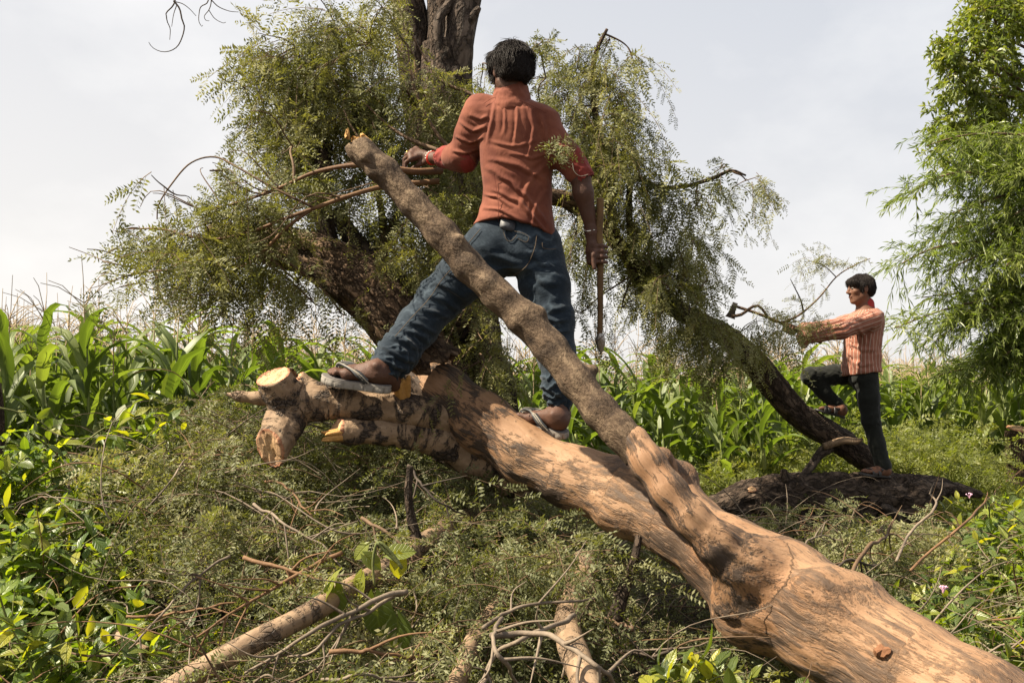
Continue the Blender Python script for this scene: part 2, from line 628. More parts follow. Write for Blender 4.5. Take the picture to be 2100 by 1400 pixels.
def leaf_mat(name, els, trans=0.35, rough=0.42, spec=0.5, src='attr', tcol=None, veins=False, clump=None):
    t = NT(name)
    r = t.attr('rnd') if src == 'attr' else t.objrnd()
    if clump:
        cn = t.noise(t.pos(), clump, 2, 0.5)
        r = t.math('ADD', t.math('MULTIPLY', r, 0.65), t.math('MULTIPLY', t.math('SUBTRACT', cn, 0.32), 1.0), clamp=True)
    col = t.ramp(r, els)
    nrm = None
    if veins:
        lu = t.attr('lu', 'Vector')
        x, y, z = t.sep(lu)
        ax = t.math('ABSOLUTE', x)
        ph = t.math('SUBTRACT', t.math('MULTIPLY', y, veins), t.math('MULTIPLY', ax, veins * 0.42))
        w = t.math('ABSOLUTE', t.math('SUBTRACT', t.math('FRACT', ph), 0.5))
        line = t.ramp(w, [(0.0, 1.0), (0.14, 0.0)])
        mid = t.ramp(ax, [(0.0, 1.0), (0.09, 0.0)])
        lin = t.math('MAXIMUM', t.math('MULTIPLY', line, 0.45), mid)
        mott = t.noise(t.map(lu, (2, 4, 1)), 3, 4, 0.6)
        col = t.mix(t.math('MULTIPLY', t.math('SUBTRACT', mott, 0.35), 0.5, clamp=True), col, t.mix(1.0, col, (0.7, 0.75, 0.5), 'MULTIPLY'))
        col = t.mix(t.math('MULTIPLY', lin, 0.35), col, (0.24, 0.30, 0.09))
        nrm = t.bump(t.math('MULTIPLY', t.math('SUBTRACT', 1.0, lin), 1.0), 0.0035, 0.8)
    p = t.pbsdf(col, rough, spec, nrm)
    tr = t.t.nodes.new('ShaderNodeBsdfTranslucent')
    t.link(t.mix(1.0, col, tcol or (1.7, 1.75, 0.55), 'MULTIPLY'), tr.inputs['Color'])
    mx = t.t.nodes.new('ShaderNodeMixShader')
    mx.inputs[0].default_value = trans
    t.link(p, mx.inputs[1]); t.link(tr.outputs[0], mx.inputs[2])
    return t.done(mx.outputs[0])

M = {}
M['acacia_leaf'] = leaf_mat('acacia_leaf', [(0.0, (0.056, 0.062, 0.022)), (0.35, (0.125, 0.130, 0.046)), (0.75, (0.210, 0.202, 0.084)), (1.0, (0.28, 0.250, 0.115))], 0.33, 0.58, 0.28, clump=1.6, tcol=(1.5, 1.5, 0.55))
M['cut_leaf'] = leaf_mat('cut_leaf', [(0.0, (0.055, 0.062, 0.024)), (0.4, (0.120, 0.128, 0.056)), (0.75, (0.205, 0.202, 0.096)), (1.0, (0.29, 0.260, 0.13))], 0.30, 0.58, 0.28, clump=1.3)
M['shrub_leaf'] = leaf_mat('shrub_leaf', [(0.0, (0.050, 0.075, 0.018)), (0.35, (0.105, 0.140, 0.026)), (0.75, (0.215, 0.230, 0.032)), (1.0, (0.31, 0.295, 0.034))], 0.45, 0.40, 0.5, src='obj', veins=7.0, tcol=(2.0, 1.9, 0.35))
M['shrub_leaf_mass'] = leaf_mat('shrub_leaf_mass', [(0.0, (0.055, 0.100, 0.018)), (0.45, (0.105, 0.160, 0.026)), (0.8, (0.17, 0.23, 0.034)), (1.0, (0.25, 0.29, 0.035))], 0.45, 0.40, 0.5, veins=7.0, tcol=(2.0, 1.9, 0.35))
M['corn_leaf'] = leaf_mat('corn_leaf', [(0.0, (0.068, 0.094, 0.028)), (0.6, (0.115, 0.150, 0.044)), (1.0, (0.175, 0.200, 0.070))], 0.38, 0.48, 0.4, src='obj', veins=1.5, tcol=(1.6, 1.8, 0.4))
M['corn_leaf_mass'] = leaf_mat('corn_leaf_mass', [(0.0, (0.075, 0.098, 0.030)), (0.6, (0.125, 0.155, 0.050)), (0.88, (0.185, 0.200, 0.078)), (1.0, (0.27, 0.22, 0.11))], 0.38, 0.5, 0.35, veins=1.5, tcol=(1.6, 1.8, 0.4))
M['weed_leaf'] = leaf_mat('weed_leaf', [(0.0, (0.080, 0.095, 0.022)), (0.5, (0.14, 0.158, 0.040)), (1.0, (0.25, 0.24, 0.070))], 0.45, 0.5, 0.35, clump=0.9)
M['willowy_leaf'] = leaf_mat('willowy_leaf', [(0.0, (0.075, 0.105, 0.022)), (0.5, (0.140, 0.175, 0.036)), (1.0, (0.225, 0.240, 0.058))], 0.38, 0.42, 0.45, clump=0.8, tcol=(1.6, 1.8, 0.4))
M['neem_leaf'] = leaf_mat('neem_leaf', [(0.0, (0.070, 0.100, 0.018)), (0.5, (0.15, 0.185, 0.034)), (1.0, (0.26, 0.26, 0.065))], 0.38, 0.40, 0.5, clump=0.8, tcol=(1.8, 1.8, 0.4))

def flat_mat(name, col, rough=0.8, spec=0.3, var=0.25, sc=20, metal=0.0, bump=0.0, coord='Object'):
    t = NT(name)
    v = t.coord(coord)
    n = t.noise(v, sc, 4, 0.6)
    c = t.mix(n, tuple(x * (1 - var) for x in col), tuple(min(1, x * (1 + var)) for x in col))
    nr = t.bump(t.noise(v, sc * 3, 3), 0.004, bump) if bump else None
    return t.done(t.pbsdf(c, rough, spec, nr, metal=metal))

def bark_mat(name, dark, mid, light, sc=1.0, bd=0.012, patch=None):
    t = NT(name)
    lc = t.attr('lc', 'Vector')
    v = t.map(lc, (26 * sc, 26 * sc, 9 * sc))
    wob = t.noise(t.map(lc, (9 * sc, 9 * sc, 9 * sc)), 1.0, 5, 0.6)
    n1 = t.noise(v, 1.0, 6, 0.65, 0.6)
    wv = t.t.nodes.new('ShaderNodeTexNoise'); t.link(t.map(lc, (22 * sc, 22 * sc, 14 * sc)), wv.inputs['Vector']); wv.inputs['Scale'].default_value = 1.0; wv.inputs['Detail'].default_value = 4
    va = t.t.nodes.new('ShaderNodeVectorMath'); va.operation = 'MULTIPLY_ADD'
    t.link(wv.outputs['Color'], va.inputs[0]); va.inputs[1].default_value = (2.2, 2.2, 2.2); t.link(t.map(lc, (24 * sc, 24 * sc, 8 * sc)), va.inputs[2])
    vo = t.voro(va.outputs[0], 1.0)
    crack = t.ramp(t.math('ADD', vo, t.math('MULTIPLY', t.math('SUBTRACT', n1, 0.5), 0.25)), [(0.0, 0.0), (0.22, 1.0)])
    col = t.ramp(n1, [(0.25, dark), (0.5, mid), (0.75, light)])
    col = t.mix(t.math('MULTIPLY', t.math('SUBTRACT', 1.0, crack), 0.75), col, tuple(x * 0.35 for x in dark))
    if patch:
        pm = t.ramp(wob, [(0.50, 0.0), (0.62, 1.0)])
        col = t.mix(t.math('MULTIPLY', pm, 0.75), col, patch)
    hgt = t.math('ADD', t.math('MULTIPLY', crack, 0.6), n1)
    return t.done(t.pbsdf(col, 0.9, 0.2, t.bump(hgt, bd, 0.9)))

M['bark_dark'] = bark_mat('bark_dark', (0.024, 0.017, 0.012), (0.070, 0.049, 0.035), (0.16, 0.118, 0.086), 1.0, 0.02)
M['bark_brown'] = bark_mat('bark_brown', (0.028, 0.018, 0.012), (0.105, 0.066, 0.040), (0.22, 0.150, 0.095), 0.9, 0.02)
M['bark_grey'] = bark_mat('bark_grey', (0.036, 0.027, 0.021), (0.088, 0.066, 0.051), (0.175, 0.136, 0.108), 0.8, 0.016)

def limb_bark():
    # smooth grey-brown bark of the raised limb: small pits, worn ochre scars
    t = NT('limb_bark')
    lc = t.attr('lc', 'Vector')
    n1 = t.noise(t.map(lc, (30, 30, 12)), 1.0, 6, 0.68)
    n2 = t.noise(t.map(lc, (6, 6, 5)), 1.0, 5, 0.6, 0.4)
    n3 = t.noise(t.map(lc, (120, 120, 60)), 1.0, 4, 0.6)
    col = t.ramp(n1, [(0.28, (0.026, 0.017, 0.011)), (0.5, (0.098, 0.065, 0.040)), (0.72, (0.22, 0.158, 0.100))])
    col = t.mix(t.ramp(n2, [(0.50, 0.0), (0.64, 0.8)]), col, (0.040, 0.028, 0.020))
    sc = t.math('MULTIPLY', t.ramp(t.noise(t.map(lc, (16, 16, 7), (3, 1, 5)), 1.0, 5, 0.7), [(0.66, 0.0), (0.70, 1.0)]), t.ramp(n2, [(0.35, 1.0), (0.5, 0.0)]))
    col = t.mix(sc, col, (0.25, 0.125, 0.04))
    hgt = t.math('ADD', t.math('MULTIPLY', n1, 0.7), t.math('MULTIPLY', n3, 0.35))
    hgt = t.math('SUBTRACT', hgt, t.math('MULTIPLY', sc, 0.3))
    return t.done(t.pbsdf(col, 0.85, 0.25, t.bump(hgt, 0.020, 1.0)))
M['limb_bark'] = limb_bark()

def bare_wood(name, base, light, stain, amt):
    # wood with its bark peeled off: long grain, dark patches of clinging bast, rubbed pale areas
    t = NT(name)
    lc = t.attr('lc', 'Vector')
    warp = t.noise(t.map(lc, (4, 4, 2.2)), 1.0, 4, 0.5)
    g = t.noise(t.map(lc, (34, 34, 6)), 1.0, 7, 0.68, 1.4)
    g2 = t.noise(t.map(lc, (150, 150, 14)), 1.0, 3, 0.6)
    big = t.noise(t.map(lc, (8.0, 8.0, 2.9), (2, 7, 1)), 1.0, 8, 0.68, 0.9)
    col = t.mix(t.ramp(g, [(0.25, 0.0), (0.75, 1.0)]), base, light)
    col = t.mix(t.ramp(warp, [(0.42, 0.0), (0.66, 0.6)]), col, tuple(x * f for x, f in zip(base, (0.80, 0.66, 0.52))))
    fine = t.math('ADD', t.math('MULTIPLY', t.math('SUBTRACT', g, 0.5), 0.5), big)
    fine = t.math('ADD', fine, t.math('MULTIPLY', t.math('SUBTRACT', g2, 0.5), 0.25))
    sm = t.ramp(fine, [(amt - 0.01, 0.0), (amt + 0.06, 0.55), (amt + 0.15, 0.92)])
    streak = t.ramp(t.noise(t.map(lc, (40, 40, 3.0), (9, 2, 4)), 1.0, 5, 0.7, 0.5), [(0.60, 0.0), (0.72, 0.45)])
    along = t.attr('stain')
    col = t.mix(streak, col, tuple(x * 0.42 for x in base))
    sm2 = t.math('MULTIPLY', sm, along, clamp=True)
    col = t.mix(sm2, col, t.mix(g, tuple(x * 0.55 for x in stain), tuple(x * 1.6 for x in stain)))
    col = t.mix(t.ramp(t.noise(t.map(lc, (9, 9, 4), (5, 3, 8)), 1.0, 5, 0.65), [(0.62, 0.0), (0.74, 0.45)]), col, (0.46, 0.34, 0.245))
    specks = t.ramp(t.noise(t.map(lc, (85, 85, 60), (1, 1, 1)), 1.0, 2, 0.5), [(0.30, 0.55), (0.36, 0.0)])
    col = t.mix(specks, col, tuple(x * 0.35 for x in base))
    hgt = t.math('ADD', t.math('MULTIPLY', g, 0.3), t.math('MULTIPLY', g2, 0.25))
    hgt = t.math('ADD', hgt, t.math('MULTIPLY', sm2, 0.35))
    return t.done(t.pbsdf(col, 0.68, 0.3, t.bump(hgt, 0.009, 1.0)))
M['bare_wood'] = bare_wood('bare_wood', (0.195, 0.106, 0.054), (0.300, 0.186, 0.108), (0.040, 0.027, 0.019), 0.485)

def patchy_bark():
    # pale smooth bark with ragged dark bands
    t = NT('patchy_bark')
    lc = t.attr('lc', 'Vector')
    g = t.noise(t.map(lc, (30, 30, 14)), 1.0, 6, 0.65)
    b = t.noise(t.map(lc, (6, 6, 15), (4, 2, 0)), 1.0, 7, 0.62, 0.6)
    col = t.ramp(g, [(0.25, (0.125, 0.078, 0.044)), (0.5, (0.21, 0.14, 0.085)), (0.75, (0.31, 0.22, 0.14))])
    dk = t.ramp(t.math('ADD', b, t.math('MULTIPLY', t.math('SUBTRACT', g, 0.5), 0.35)), [(0.50, 0.0), (0.58, 0.9)])
    vo = t.ramp(t.voro(t.map(lc, (60, 60, 40)), 1.0), [(0.0, 0.0), (0.15, 1.0)])
    dark = t.mix(vo, (0.020, 0.014, 0.010), t.ramp(g, [(0.3, (0.032, 0.022, 0.016)), (0.8, (0.095, 0.066, 0.047))]))
    col = t.mix(t.math('MULTIPLY', dk, t.attr('stain'), clamp=True), col, dark)
    sp = t.ramp(t.noise(t.map(lc, (70, 70, 160)), 1.0, 2), [(0.30, 0.8), (0.35, 0.0)])
    col = t.mix(sp, col, (0.05, 0.035, 0.026))
    hgt = t.math('ADD', t.math('MULTIPLY', g, 0.4), t.math('MULTIPLY', t.math('MULTIPLY', dk, vo), 0.8))
    return t.done(t.pbsdf(col, 0.75, 0.3, t.bump(hgt, 0.010, 0.9)))
M['patchy_bark'] = patchy_bark()

def twig_mat(name, a, b):
    t = NT(name)
    n = t.noise(t.pos(), 7, 4, 0.7)
    f = t.noise(t.pos(), 90, 3, 0.6)
    c = t.mix(t.ramp(n, [(0.35, 0.0), (0.65, 1.0)]), a, b)
    c = t.mix(t.math('MULTIPLY', f, 0.5), c, tuple(x * 0.4 for x in a))
    return t.done(t.pbsdf(c, 0.75, 0.3, t.bump(f, 0.003, 0.6)))
M['twig_brown'] = twig_mat('twig_brown', (0.075, 0.044, 0.025), (0.175, 0.110, 0.060))
M['twig_orange'] = twig_mat('twig_orange', (0.115, 0.058, 0.027), (0.205, 0.115, 0.055))
M['twig_grey'] = twig_mat('twig_grey', (0.105, 0.078, 0.056), (0.25, 0.195, 0.14))
M['twig_dark'] = twig_mat('twig_dark', (0.035, 0.026, 0.020), (0.09, 0.065, 0.045))
M['twig_green'] = twig_mat('twig_green', (0.10, 0.12, 0.035), (0.19, 0.19, 0.065))

def cut_wood():
    # fresh chopped face: cream heartwood, pink rim under the bark
    t = NT('cut_wood')
    lu = t.attr('lu', 'Vector')
    x, y, z = t.sep(lu)
    n = t.noise(t.map(lu, (3, 3, 3)), 2.0, 5, 0.65, 0.8)
    rad = t.math('ADD', x, t.math('MULTIPLY', t.math('SUBTRACT', n, 0.5), 0.12))
    col = t.ramp(rad, [(0.0, (0.40, 0.25, 0.12)), (0.35, (0.50, 0.34, 0.19)), (0.80, (0.47, 0.30, 0.18)), (0.91, (0.36, 0.16, 0.10)), (0.98, (0.20, 0.065, 0.043))])
    rings = t.math('MULTIPLY', t.math('ADD', t.math('SINE', t.math('MULTIPLY', rad, 62.0)), 1.0), 0.5)
    col = t.mix(t.math('MULTIPLY', rings, 0.28), col, (0.30, 0.17, 0.075))
    gr = t.noise(t.map(lu, (3, 9, 2)), 1.0, 6, 0.7, 0.5)
    col = t.mix(t.math('MULTIPLY', gr, 0.45), col, (0.42, 0.22, 0.10))
    return t.done(t.pbsdf(col, 0.7, 0.25, t.bump(gr, 0.006, 0.8)))
M['cut_wood'] = cut_wood()
M['splinter_wood'] = flat_mat('splinter_wood', (0.40, 0.215, 0.065), 0.7, 0.3, 0.4, 60, bump=0.8)
M['bark_chip'] = flat_mat('bark_chip', (0.17, 0.078, 0.038), 0.8, 0.2, 0.35, 40, bump=0.8)

def shirt_mat(name, base, fade, stripes=False):
    t = NT(name)
    p = t.pos()
    n = t.noise(p, 9, 5, 0.65)
    fine = t.noise(p, 700, 2, 0.5)
    col = t.mix(t.ramp(n, [(0.3, 0.0), (0.75, 1.0)]), base, fade)
    if stripes:
        su = t.attr('su')
        fr = t.math('FRACT', t.math('MULTIPLY', su, 1.0 / 0.026))
        w = t.math('ABSOLUTE', t.math('SUBTRACT', fr, 0.5))
        white = t.ramp(w, [(0.055, 1.0), (0.085, 0.0)])
        fr2 = t.math('FRACT', t.math('MULTIPLY', su, 1.0 / 0.013))
        w2 = t.math('ABSOLUTE', t.math('SUBTRACT', fr2, 0.25))
        col = t.mix(t.math('MULTIPLY', t.ramp(w2, [(0.08, 0.5), (0.16, 0.0)]), 0.8), col, (0.165, 0.028, 0.024))
        col = t.mix(white, col, (0.40, 0.30, 0.24))
    wr = t.noise(t.map(p, (14, 14, 8)), 1.0, 4, 0.55, 1.6)
    hgt = t.math('ADD', t.math('MULTIPLY', fine, 0.05), t.math('MULTIPLY', wr, 0.6))
    return t.done(t.pbsdf(col, 0.85, 0.2, t.bump(hgt, 0.016, 0.4), sheen=0.05))
M['shirt_rust'] = shirt_mat('shirt_rust', (0.098, 0.026, 0.016), (0.215, 0.074, 0.043))
M['cuff_red'] = shirt_mat('cuff_red', (0.150, 0.022, 0.018), (0.215, 0.040, 0.030))
M['shirt_stripe'] = shirt_mat('shirt_stripe', (0.215, 0.082, 0.052), (0.29, 0.130, 0.085), True)
M['collar_red'] = shirt_mat('collar_red', (0.27, 0.022, 0.022), (0.34, 0.045, 0.04))

def jeans_mat(name, base, fade, amt):
    t = NT(name)
    p = t.pos()
    n = t.noise(p, 6, 5, 0.6)
    st = t.noise(t.map(t.attr('lc', 'Vector'), (55, 55, 170)), 1.0, 3, 0.6)
    we = t.noise(p, 620, 2, 0.5)
    ridge = t.attr('ridge')
    f = t.math('ADD', t.math('MULTIPLY', t.math('SUBTRACT', n, 0.42), 1.4), t.math('MULTIPLY', ridge, 0.4))
    f = t.math('ADD', f, t.math('MULTIPLY', t.math('SUBTRACT', st, 0.5), 0.9), clamp=True)
    col = t.mix(t.math('MULTIPLY', f, amt, clamp=True), base, fade)
    col = t.mix(t.math('MULTIPLY', we, 0.35), col, tuple(x * 0.4 for x in base))
    wr = t.noise(t.map(p, (20, 20, 30)), 1.0, 5, 0.6, 0.8)
    hgt = t.math('ADD', t.math('MULTIPLY', we, 0.08), t.math('MULTIPLY', wr, 0.5))
    return t.done(t.pbsdf(col, 0.9, 0.15, t.bump(hgt, 0.012, 0.6), sheen=0.1))
M['jeans_blue'] = jeans_mat('jeans_blue', (0.012, 0.020, 0.030), (0.072, 0.098, 0.124), 0.8)
M['trousers_dark'] = jeans_mat('trousers_dark', (0.011, 0.012, 0.010), (0.026, 0.029, 0.023), 0.6)

def skin_mat(name, col):
    t = NT(name)
    p = t.coord('Object')
    n = t.noise(p, 25, 5, 0.6)
    f = t.noise(p, 260, 3, 0.6)
    c = t.mix(n, tuple(x * 0.72 for x in col), tuple(x * 1.28 for x in col))
    return t.done(t.pbsdf(c, t.math('ADD', 0.48, t.math('MULTIPLY', f, 0.25)), 0.3, t.bump(t.math('ADD', f, t.math('MULTIPLY', n, 1.5)), 0.003, 0.5), sss=0.08))
M['skin_deep'] = skin_mat('skin_deep', (0.075, 0.035, 0.022))
M['skin_boy'] = skin_mat('skin_boy', (0.135, 0.062, 0.036))
M['hair_black'] = flat_mat('hair_black', (0.014, 0.0095, 0.007), 0.55, 0.22, 0.4, 60)
M['hair_brown'] = flat_mat('hair_brown', (0.017, 0.012, 0.010), 0.55, 0.22, 0.4, 60)
M['sole_grey'] = flat_mat('sole_grey', (0.22, 0.20, 0.175), 0.8, 0.3, 0.22, 30, bump=0.4)
M['footbed'] = flat_mat('footbed', (0.11, 0.10, 0.095), 0.8, 0.3, 0.3, 60)
M['strap_dark'] = flat_mat('strap_dark', (0.035, 0.038, 0.042), 0.55, 0.4, 0.2, 60)
M['strap_edge'] = flat_mat('strap_edge', (0.28, 0.25, 0.20), 0.7, 0.3, 0.15, 60)
M['leather_black'] = flat_mat('leather_black', (0.018, 0.015, 0.014), 0.5, 0.5, 0.3, 60)
M['handle_wood'] = twig_mat('handle_wood', (0.085, 0.048, 0.021), (0.185, 0.105, 0.040))
M['steel'] = flat_mat('steel', (0.30, 0.28, 0.26), 0.35, 0.5, 0.35, 50, metal=0.9, bump=0.3)
M['silver'] = flat_mat('silver', (0.72, 0.70, 0.66), 0.25, 0.5, 0.1, 50, metal=1.0)
M['gold'] = flat_mat('gold', (0.75, 0.48, 0.12), 0.3, 0.5, 0.1, 50, metal=1.0)
M['thread_red'] = flat_mat('thread_red', (0.55, 0.035, 0.02), 0.7, 0.3, 0.2, 50)
M['bead_white'] = flat_mat('bead_white', (0.72, 0.66, 0.60), 0.35, 0.5, 0.1, 50)
M['phone_grey'] = flat_mat('phone_grey', (0.035, 0.036, 0.042), 0.55, 0.5, 0.1, 10)
M['knit_black'] = flat_mat('knit_black', (0.012, 0.013, 0.014), 0.8, 0.3, 0.3, 90)
M['thread_tan'] = flat_mat('thread_tan', (0.085, 0.062, 0.042), 0.8, 0.2, 0.2, 80)
M['thread_dark'] = flat_mat('thread_dark', (0.10, 0.022, 0.015), 0.8, 0.2, 0.2, 80)
M['eye_white'] = flat_mat('eye_white', (0.22, 0.20, 0.18), 0.25, 0.5, 0.05, 10)
M['iris_dark'] = flat_mat('iris_dark', (0.012, 0.008, 0.006), 0.2, 0.5, 0.05, 10)
M['lip'] = flat_mat('lip', (0.15, 0.06, 0.05), 0.5, 0.4, 0.1, 10)
M['corn_stalk'] = flat_mat('corn_stalk', (0.13, 0.16, 0.045), 0.6, 0.35, 0.3, 12)
M['tassel'] = flat_mat('tassel', (0.31, 0.235, 0.145), 0.8, 0.2, 0.35, 9)
M['cob'] = flat_mat('cob', (0.22, 0.24, 0.08), 0.7, 0.3, 0.3, 30)
M['petal_pink'] = flat_mat('petal_pink', (0.62, 0.36, 0.48), 0.6, 0.3, 0.2, 300)

def soil_mat():
    t = NT('soil')
    p = t.pos()
    n = t.noise(p, 3, 7, 0.65)
    f = t.noise(p, 45, 5, 0.7)
    c = t.ramp(t.math('ADD', t.math('MULTIPLY', n, 0.6), t.math('MULTIPLY', f, 0.4)), [(0.3, (0.018, 0.013, 0.009)), (0.5, (0.055, 0.040, 0.026)), (0.7, (0.105, 0.082, 0.05))])
    return t.done(t.pbsdf(c, 0.95, 0.15, t.bump(t.math('ADD', n, f), 0.05, 0.9)))
M['soil'] = soil_mat()
# ------------------------------------------------------------------ terrain
def ground_z(x, y):
    x = np.asarray(x, float); y = np.asarray(y, float)
    z = 0.42 * sstep(3.2, 6.6, y)
    z = z + 0.35 * np.exp(-((x + 1.1) / 1.3) ** 2 - ((y - 5.0) / 1.2) ** 2)
    z = z + 0.10 * np.exp(-((x - 1.7) / 1.6) ** 2 - ((y - 5.0) / 1.2) ** 2)
    q = np.stack([x, y, 0 * x], -1)
    near = sstep(30, 12, np.hypot(x, y))
    return z + near * (0.05 * fbm(q * 0.9, 3, 3) + 0.025 * fbm(q * 4, 3, 9))

def heap_z(x, y):
    """top of the pile of cut branches"""
    x = np.asarray(x, float); y = np.asarray(y, float)
    q = np.stack([x, y, 0 * x], -1)
    z = 0.30 + 0.16 * sstep(2.4, 4.0, y) - 0.10 * np.exp(-((x - 0.75) / 0.55) ** 2 - ((y - 3.3) / 0.8) ** 2)
    z = z + 0.76 * np.exp(-((x + 1.25) / 1.30) ** 2 - ((y - 5.1) / 1.35) ** 2)
    z = z + 0.12 * np.exp(-((x - 1.9) / 1.5) ** 2 - ((y - 5.1) / 1.0) ** 2)
    z = z + 0.10 * np.exp(-((x + 0.1) / 0.9) ** 2 - ((y - 4.2) / 1.0) ** 2)
    z = z + 0.10 * fbm(q * 1.5, 3, 21)
    z = z - 0.12 * np.exp(-((x - 0.12) / 0.40) ** 2 - ((y - 2.75) / 0.5) ** 2) + 0.10 * np.exp(-((x + 0.9) / 0.6) ** 2 - ((y - 4.0) / 0.7) ** 2)
    return np.maximum(z, ground_z(x, y) + 0.05)

def on_heap(u, v, lift=0.0):
    d = np.arange(1.4, 9.0, 0.02)
    p = CAM + d[:, None] * (P(u, v, 1.0) - CAM)
    h = heap_z(p[:, 0], p[:, 1]) + lift
    i = np.argmax(p[:, 2] < h)
    return p[i] if p[i, 2] < h[i] else p[-1]

def grid_ground():
    gx = np.concatenate([np.linspace(-400, -14, 14)[:-1], np.linspace(-14, 14, 190), np.linspace(14, 400, 14)[1:]])
    gy = np.concatenate([np.linspace(-40, 0, 8)[:-1], np.linspace(0, 20, 150), np.linspace(20, 900, 24)[1:]])
    X, Y = np.meshgrid(gx, gy, indexing='ij')
    V = np.stack([X, Y, ground_z(X, Y)], -1).reshape(-1, 3)
    nx, ny = len(gx), len(gy)
    i = np.arange(nx - 1)[:, None] * ny; j = np.arange(ny - 1)[None, :]
    Q = np.stack([i + j, i + ny + j, i + ny + j + 1, i + j + 1], -1).reshape(-1, 4)
    o = part('ground', V, [Q], M['soil'])
    o['kind'] = 'structure'
grid_ground()

# ------------------------------------------------------------------ the peeled fallen trunk
LOG = [(872, 772, 4.30, 38), (905, 800, 4.27, 50), (985, 868, 4.18, 60), (1080, 932, 4.08, 60), (1180, 978, 3.96, 62), (1300, 1022, 3.80, 74),
       (1400, 1078, 3.62, 74), (1500, 1148, 3.46, 84), (1590, 1215, 3.33, 110), (1720, 1296, 3.14, 112), (1850, 1372, 2.98, 112), (2000, 1455, 2.80, 116), (2200, 1565, 2.58, 122), (2420, 1690, 2.4, 126)]
BARE = [(1302, 905, 3.39, 30), (1330, 950, 3.33, 31), (1370, 1008, 3.27, 31), (1420, 1068, 3.23, 34), (1470, 1115, 3.22, 42), (1532, 1165, 3.24, 64), (1600, 1212, 3.31, 92)]
LIMB = [(722, 288, 3.78, 20.5), (742, 310, 3.77, 25.5), (790, 352, 3.75, 27.8), (850, 420, 3.72, 27.8), (908, 482, 3.69, 31.4), (960, 545, 3.66, 30.6), (1020, 604, 3.63, 30.6), (1075, 652, 3.60, 32.8),
        (1130, 715, 3.56, 32.8), (1180, 780, 3.51, 33.6), (1230, 842, 3.46, 34.3), (1268, 882, 3.42, 33.6), (1296, 912, 3.395, 30.6)]

trunk = thing('fallen_trunk', P(1590, 1215, 3.33) * np.array([1, 1, 0]) + np.array([0, 0, 0.35]),
              'big peeled fallen trunk of stained tan wood with a barked limb rising from it', 'fallen tree')

def log_frame(V, chain_pts):
    bi, bt, lc = bone_param(V, chain_pts)
    return bi, bt, lc

def bones(lst):
    p = PL(lst); r = RP(lst)
    return [(p[i], p[i + 1], 0.5 * (r[i] + r[i + 1])) for i in range(len(lst) - 1)]

def build_log():
    S = Solid(0.06)
    S.chain(PL(LOG), RP(LOG), 0.05)
    S.chain(PL(BARE), RP(BARE), 0.045)
    # swellings and knots
    S.e(P(1520, 1255, 3.30), np.eye(3), (0.085, 0.08, 0.085), 0.10)
    S.e(P(1290, 1055, 3.74), np.eye(3), (0.09, 0.07, 0.06), 0.08)
    S.e(P(1375, 975, 3.72), np.eye(3), (0.10, 0.07, 0.06), 0.08)
    S.e(P(1352, 942, 3.66), np.eye(3), (0.05, 0.05, 0.045), 0.05)
    S.c(P(1300, 903, 3.385), P(1306, 902, 3.35), 0.027, 0.017, 0.03)
    S.e(P(1306, 900, 3.33), np.eye(3), (.010, .014, .010), 0.008, sub=True)
    S.e(P(1690, 1215, 3.08), np.eye(3), (0.09, 0.05, 0.07), 0.10)
    S.e(P(1600, 1255, 3.20), np.eye(3), (0.05, 0.04, 0.04), 0.10)
    V, F = S.mesh(0.0085, 2)
    bl = bones(LOG)
    bb = bones(BARE)
    bi, bt, lc = bone_param(V, bl + bb)
    N = vnormals(V, F)
    lump = fbm(lc * np.array([7, 7, 3.0]), 4, 31)
    grain = fbm(lc * np.array([60, 60, 6.0]), 3, 37)
    # spiral flutes where the limb leaves the trunk
    jn = P(1500, 1130, 3.2)
    fl = np.exp(-(np.linalg.norm(V - jn, axis=1) / 0.16) ** 2)
    flute = np.sin((V - jn) @ nz(np.array([0.8, 0.2, 0.75])) * 95 + 3 * fbm(V * 9, 2, 4))
    V = V + N * (0.010 * lump + 0.0022 * grain + 0.0045 * fl * flute)[:, None]
    # dark patches strengthen towards the far end and on downward-facing wood
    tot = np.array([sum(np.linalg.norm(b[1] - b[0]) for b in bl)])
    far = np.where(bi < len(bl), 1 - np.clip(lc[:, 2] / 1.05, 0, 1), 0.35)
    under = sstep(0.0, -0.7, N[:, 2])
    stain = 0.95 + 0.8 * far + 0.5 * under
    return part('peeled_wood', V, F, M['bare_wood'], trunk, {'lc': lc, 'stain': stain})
build_log()

